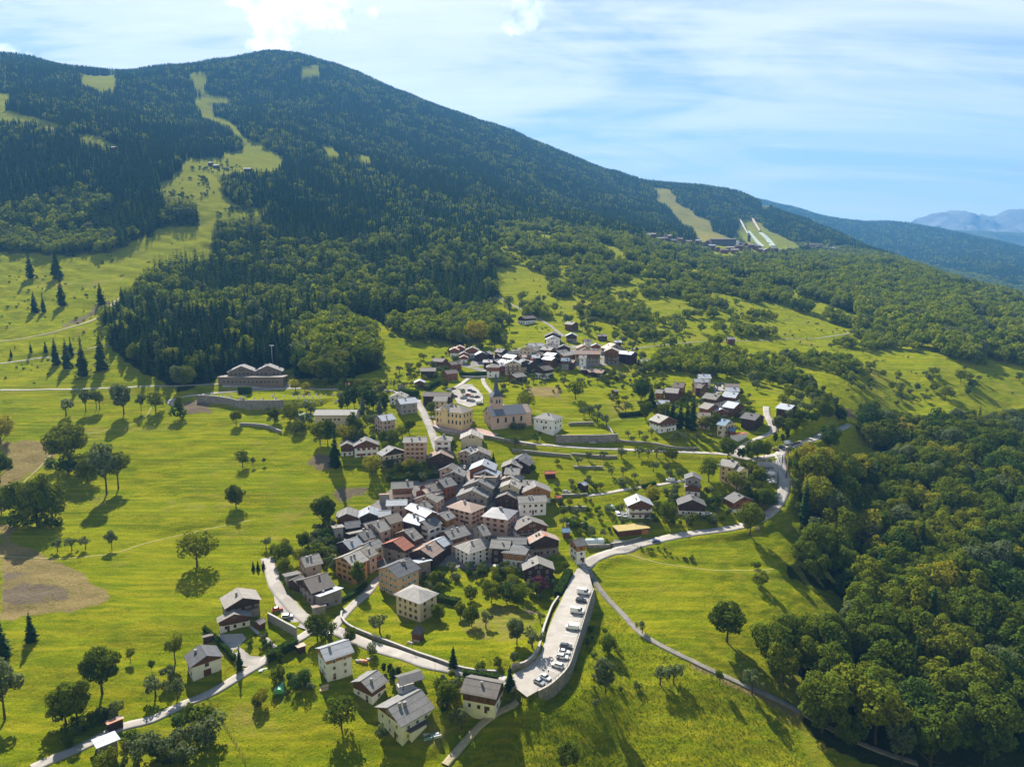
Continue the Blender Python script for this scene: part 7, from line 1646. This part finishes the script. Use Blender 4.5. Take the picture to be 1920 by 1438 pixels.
# ------------------------------------------------------------------ rough grass in the near meadows: uncountable, one object
M_tuft = mat_foliage('grass_blades', (0.10, 0.15, 0.006), (0.15, 0.20, 0.006), (0.22, 0.24, 0.01), 0.4)
def build_tufts():
    g = np.random.default_rng(8); V, F = [], []
    for i in range(16):
        a, r = g.uniform(0, 6.28), g.uniform(0, .5); x, y = math.cos(a) * r, math.sin(a) * r; b = g.uniform(0, 6.28); w = g.uniform(.05, .12); lx, ly = g.uniform(-.3, .3, 2); h = g.uniform(.5, 1)
        k = len(V); V += [(x - math.cos(b) * w, y - math.sin(b) * w, -.1), (x + math.cos(b) * w, y + math.sin(b) * w, -.1), (x + lx, y + ly, h)]; F.append((k, k + 1, k + 2))
    me = mesh_from('tuft', np.array(V), np.array(F), [M_tuft]); add_tint(me, g.uniform(0, 1, 16))
    n = 260000; a = g.uniform(-.86, .86, n); y = np.sqrt(g.uniform(165 ** 2, 430 ** 2, n)); x = a * y
    px, py, dep = proj(x, y, zf(x, y)); den, cf, _, _, _ = zone_eval(px, py, y)
    patch = fbm(x / 9, y / 9, 3); rough = inpoly(px, py, PL("1090,1180 1150,1150 1480,1340 1520,1438 870,1438 960,1330")) | inpoly(px, py, PL("1470,830 1600,830 1540,960 1480,980"))
    keep = (den < .1) & ((g.uniform(size=n) < np.clip(.12 + patch * .5, 0, .6)) | (rough & (g.uniform(size=n) < .75))) & (road_dist(x, y) > .6)
    for q in (PL("640,1040 650,985 700,945 735,915 790,895 845,872 900,868 965,895 990,930 1010,1000 1035,1042 990,1055 880,1068 740,1070 700,1056"), PL("505,1098 568,1120 650,1160 632,1200 560,1180 515,1130"), PL("400,1185 470,1185 500,1235 450,1255 415,1225"), PL("1380,855 1460,855 1460,915 1430,905 1395,875")): keep &= ~inpoly(px, py, q)
    keep &= ~inpoly(x, y, deck_poly[:, :2])
    for (fx, fy, hl, hw, an) in FOOT:
        dx, dy = x - fx, y - fy; keep &= ~((np.abs(dx * math.cos(an) + dy * math.sin(an)) < hl) & (np.abs(-dx * math.sin(an) + dy * math.cos(an)) < hw))
    x, y, r_ = x[keep], y[keep], rough[keep]; m = len(x); print('tufts', m)
    global SX, SY, SZ, SH
    o = (SX, SY, SZ, SH); SX, SY, SZ = x, y, zf(x, y) + .4; SH = np.where(r_, g.uniform(.2, .65, m), g.uniform(.18, .42, m))
    gn_stuff('meadow_grass', np.arange(m), [me], 'rough tufted grass growing all over the meadows', 'grass'); SX, SY, SZ, SH = o
build_tufts()
def build_pasture_shrubs():
    g = np.random.default_rng(18); n = 30000; a = g.uniform(-.8, .8, n); y = np.sqrt(g.uniform(430 ** 2, 1500 ** 2, n)); x = a * y; px, py, dep = proj(x, y, zf(x, y)); den, cf, _, _, _ = zone_eval(px, py, y)
    left = inpoly(px, py, PL("-50,470 400,400 520,400 440,280 330,300 300,350 390,420 390,480 210,590 200,720 -50,720")); right = inpoly(px, py, PL("930,520 1400,540 1600,620 1920,690 1920,770 1600,760 1240,720 1000,620"))
    clear = inpoly(px, py, PL("324,337 290,344 371,427 514,404 407,327 534,294 434,187 384,137 354,140 417,294 337,314"))
    pt = fbm(x / 16, y / 16, 3); keep = ((den < .6) & (left | right) | clear) & (g.uniform(size=n) < np.clip(.10 + .55 * pt, 0, .7)) & (road_dist(x, y) > 1.5) & visible(x, y, 2)
    for (fx, fy, hl, hw, an) in FOOT: keep &= np.hypot(x - fx, y - fy) > max(hl, hw) + 2
    x, y = x[keep], y[keep]; m = len(x); print('shrubs', m)
    global SX, SY, SZ, SH
    B = [broad_crown(400 + i, 130, w=.75, base=0.0, lobes=5, size=0.13, mat=[M_broad, M_olive, M_hedge][i], name='shrub') for i in range(3)]
    o = (SX, SY, SZ, SH); SX, SY, SZ, SH = x, y, zf(x, y) + .35, g.uniform(.6, 2.2, m) ** 1.2 * np.where(clear[keep], 2.6, 1.0)
    gn_stuff('pasture_shrubs', np.arange(m), B, 'low dark shrubs scattered over the hillside pastures', 'shrubs'); SX, SY, SZ, SH = o
build_pasture_shrubs()
# labels: number look-alikes along the picture so that each can be pointed out
ORD = 'leftmost second third fourth fifth sixth seventh eighth ninth tenth eleventh twelfth thirteenth fourteenth fifteenth sixteenth seventeenth eighteenth nineteenth twentieth'.split()
TENS = {20: 'twenty', 30: 'thirty', 40: 'forty', 50: 'fifty'}
def ordw(i):
    if i < 20: return ORD[i]
    return TENS[(i + 1) // 10 * 10] + '-' + ('first ' + ' '.join(ORD[1:9])).split()[(i + 1) % 10 - 1] if (i + 1) % 10 else {30: 'thirtieth', 40: 'fortieth'}[i + 1]
def number_labels():
    by = {}
    for o in bpy.data.objects:
        if o.parent is None and 'label' in o and o.get('kind') is None and o.users_collection: by.setdefault(o['label'], []).append(o)
    for lab, os_ in by.items():
        if len(os_) < 2: continue
        if len(os_) > 48: continue
        os_.sort(key=lambda o: proj(*o.location)[0])
        for i, o in enumerate(os_):
            w = lab.split()
            if len(w) > 13: w = [q for q in w if q not in ('green', 'the', 'others')]
            w = w[:13]
            while w[-1] in CUT: w.pop()
            o['label'] = ('leftmost ' if i == 0 else ordw(i) + ' from left, ') + ' '.join(w)
            if 'group' not in o: o['group'] = 'group of ' + ' '.join(lab.split()[-6:])
number_labels()
# ------------------------------------------------------------------ air
def build_haze():
    b = MB(); b.box(-13600, 13600, -60, 12600, min(float(Z.min()), -105.0) - 1, float(Z.max()) + 45)
    m, nt, out = new_mat('haze_air')
    v = N(nt, 'ShaderNodeVolumePrincipled'); v.inputs['Color'].default_value = (0.17, 0.50, 1.0, 1); v.inputs['Density'].default_value = HAZE_D; v.inputs['Anisotropy'].default_value = 0.1
    nt.links.new(v.outputs[0], out.inputs['Volume'])
    o = b.build('haze', m); tag(o, kind='stuff')
HAZE_D = 7.5e-5
build_haze()
print('total script', time.time() - T0, 'objects', len(bpy.data.objects))
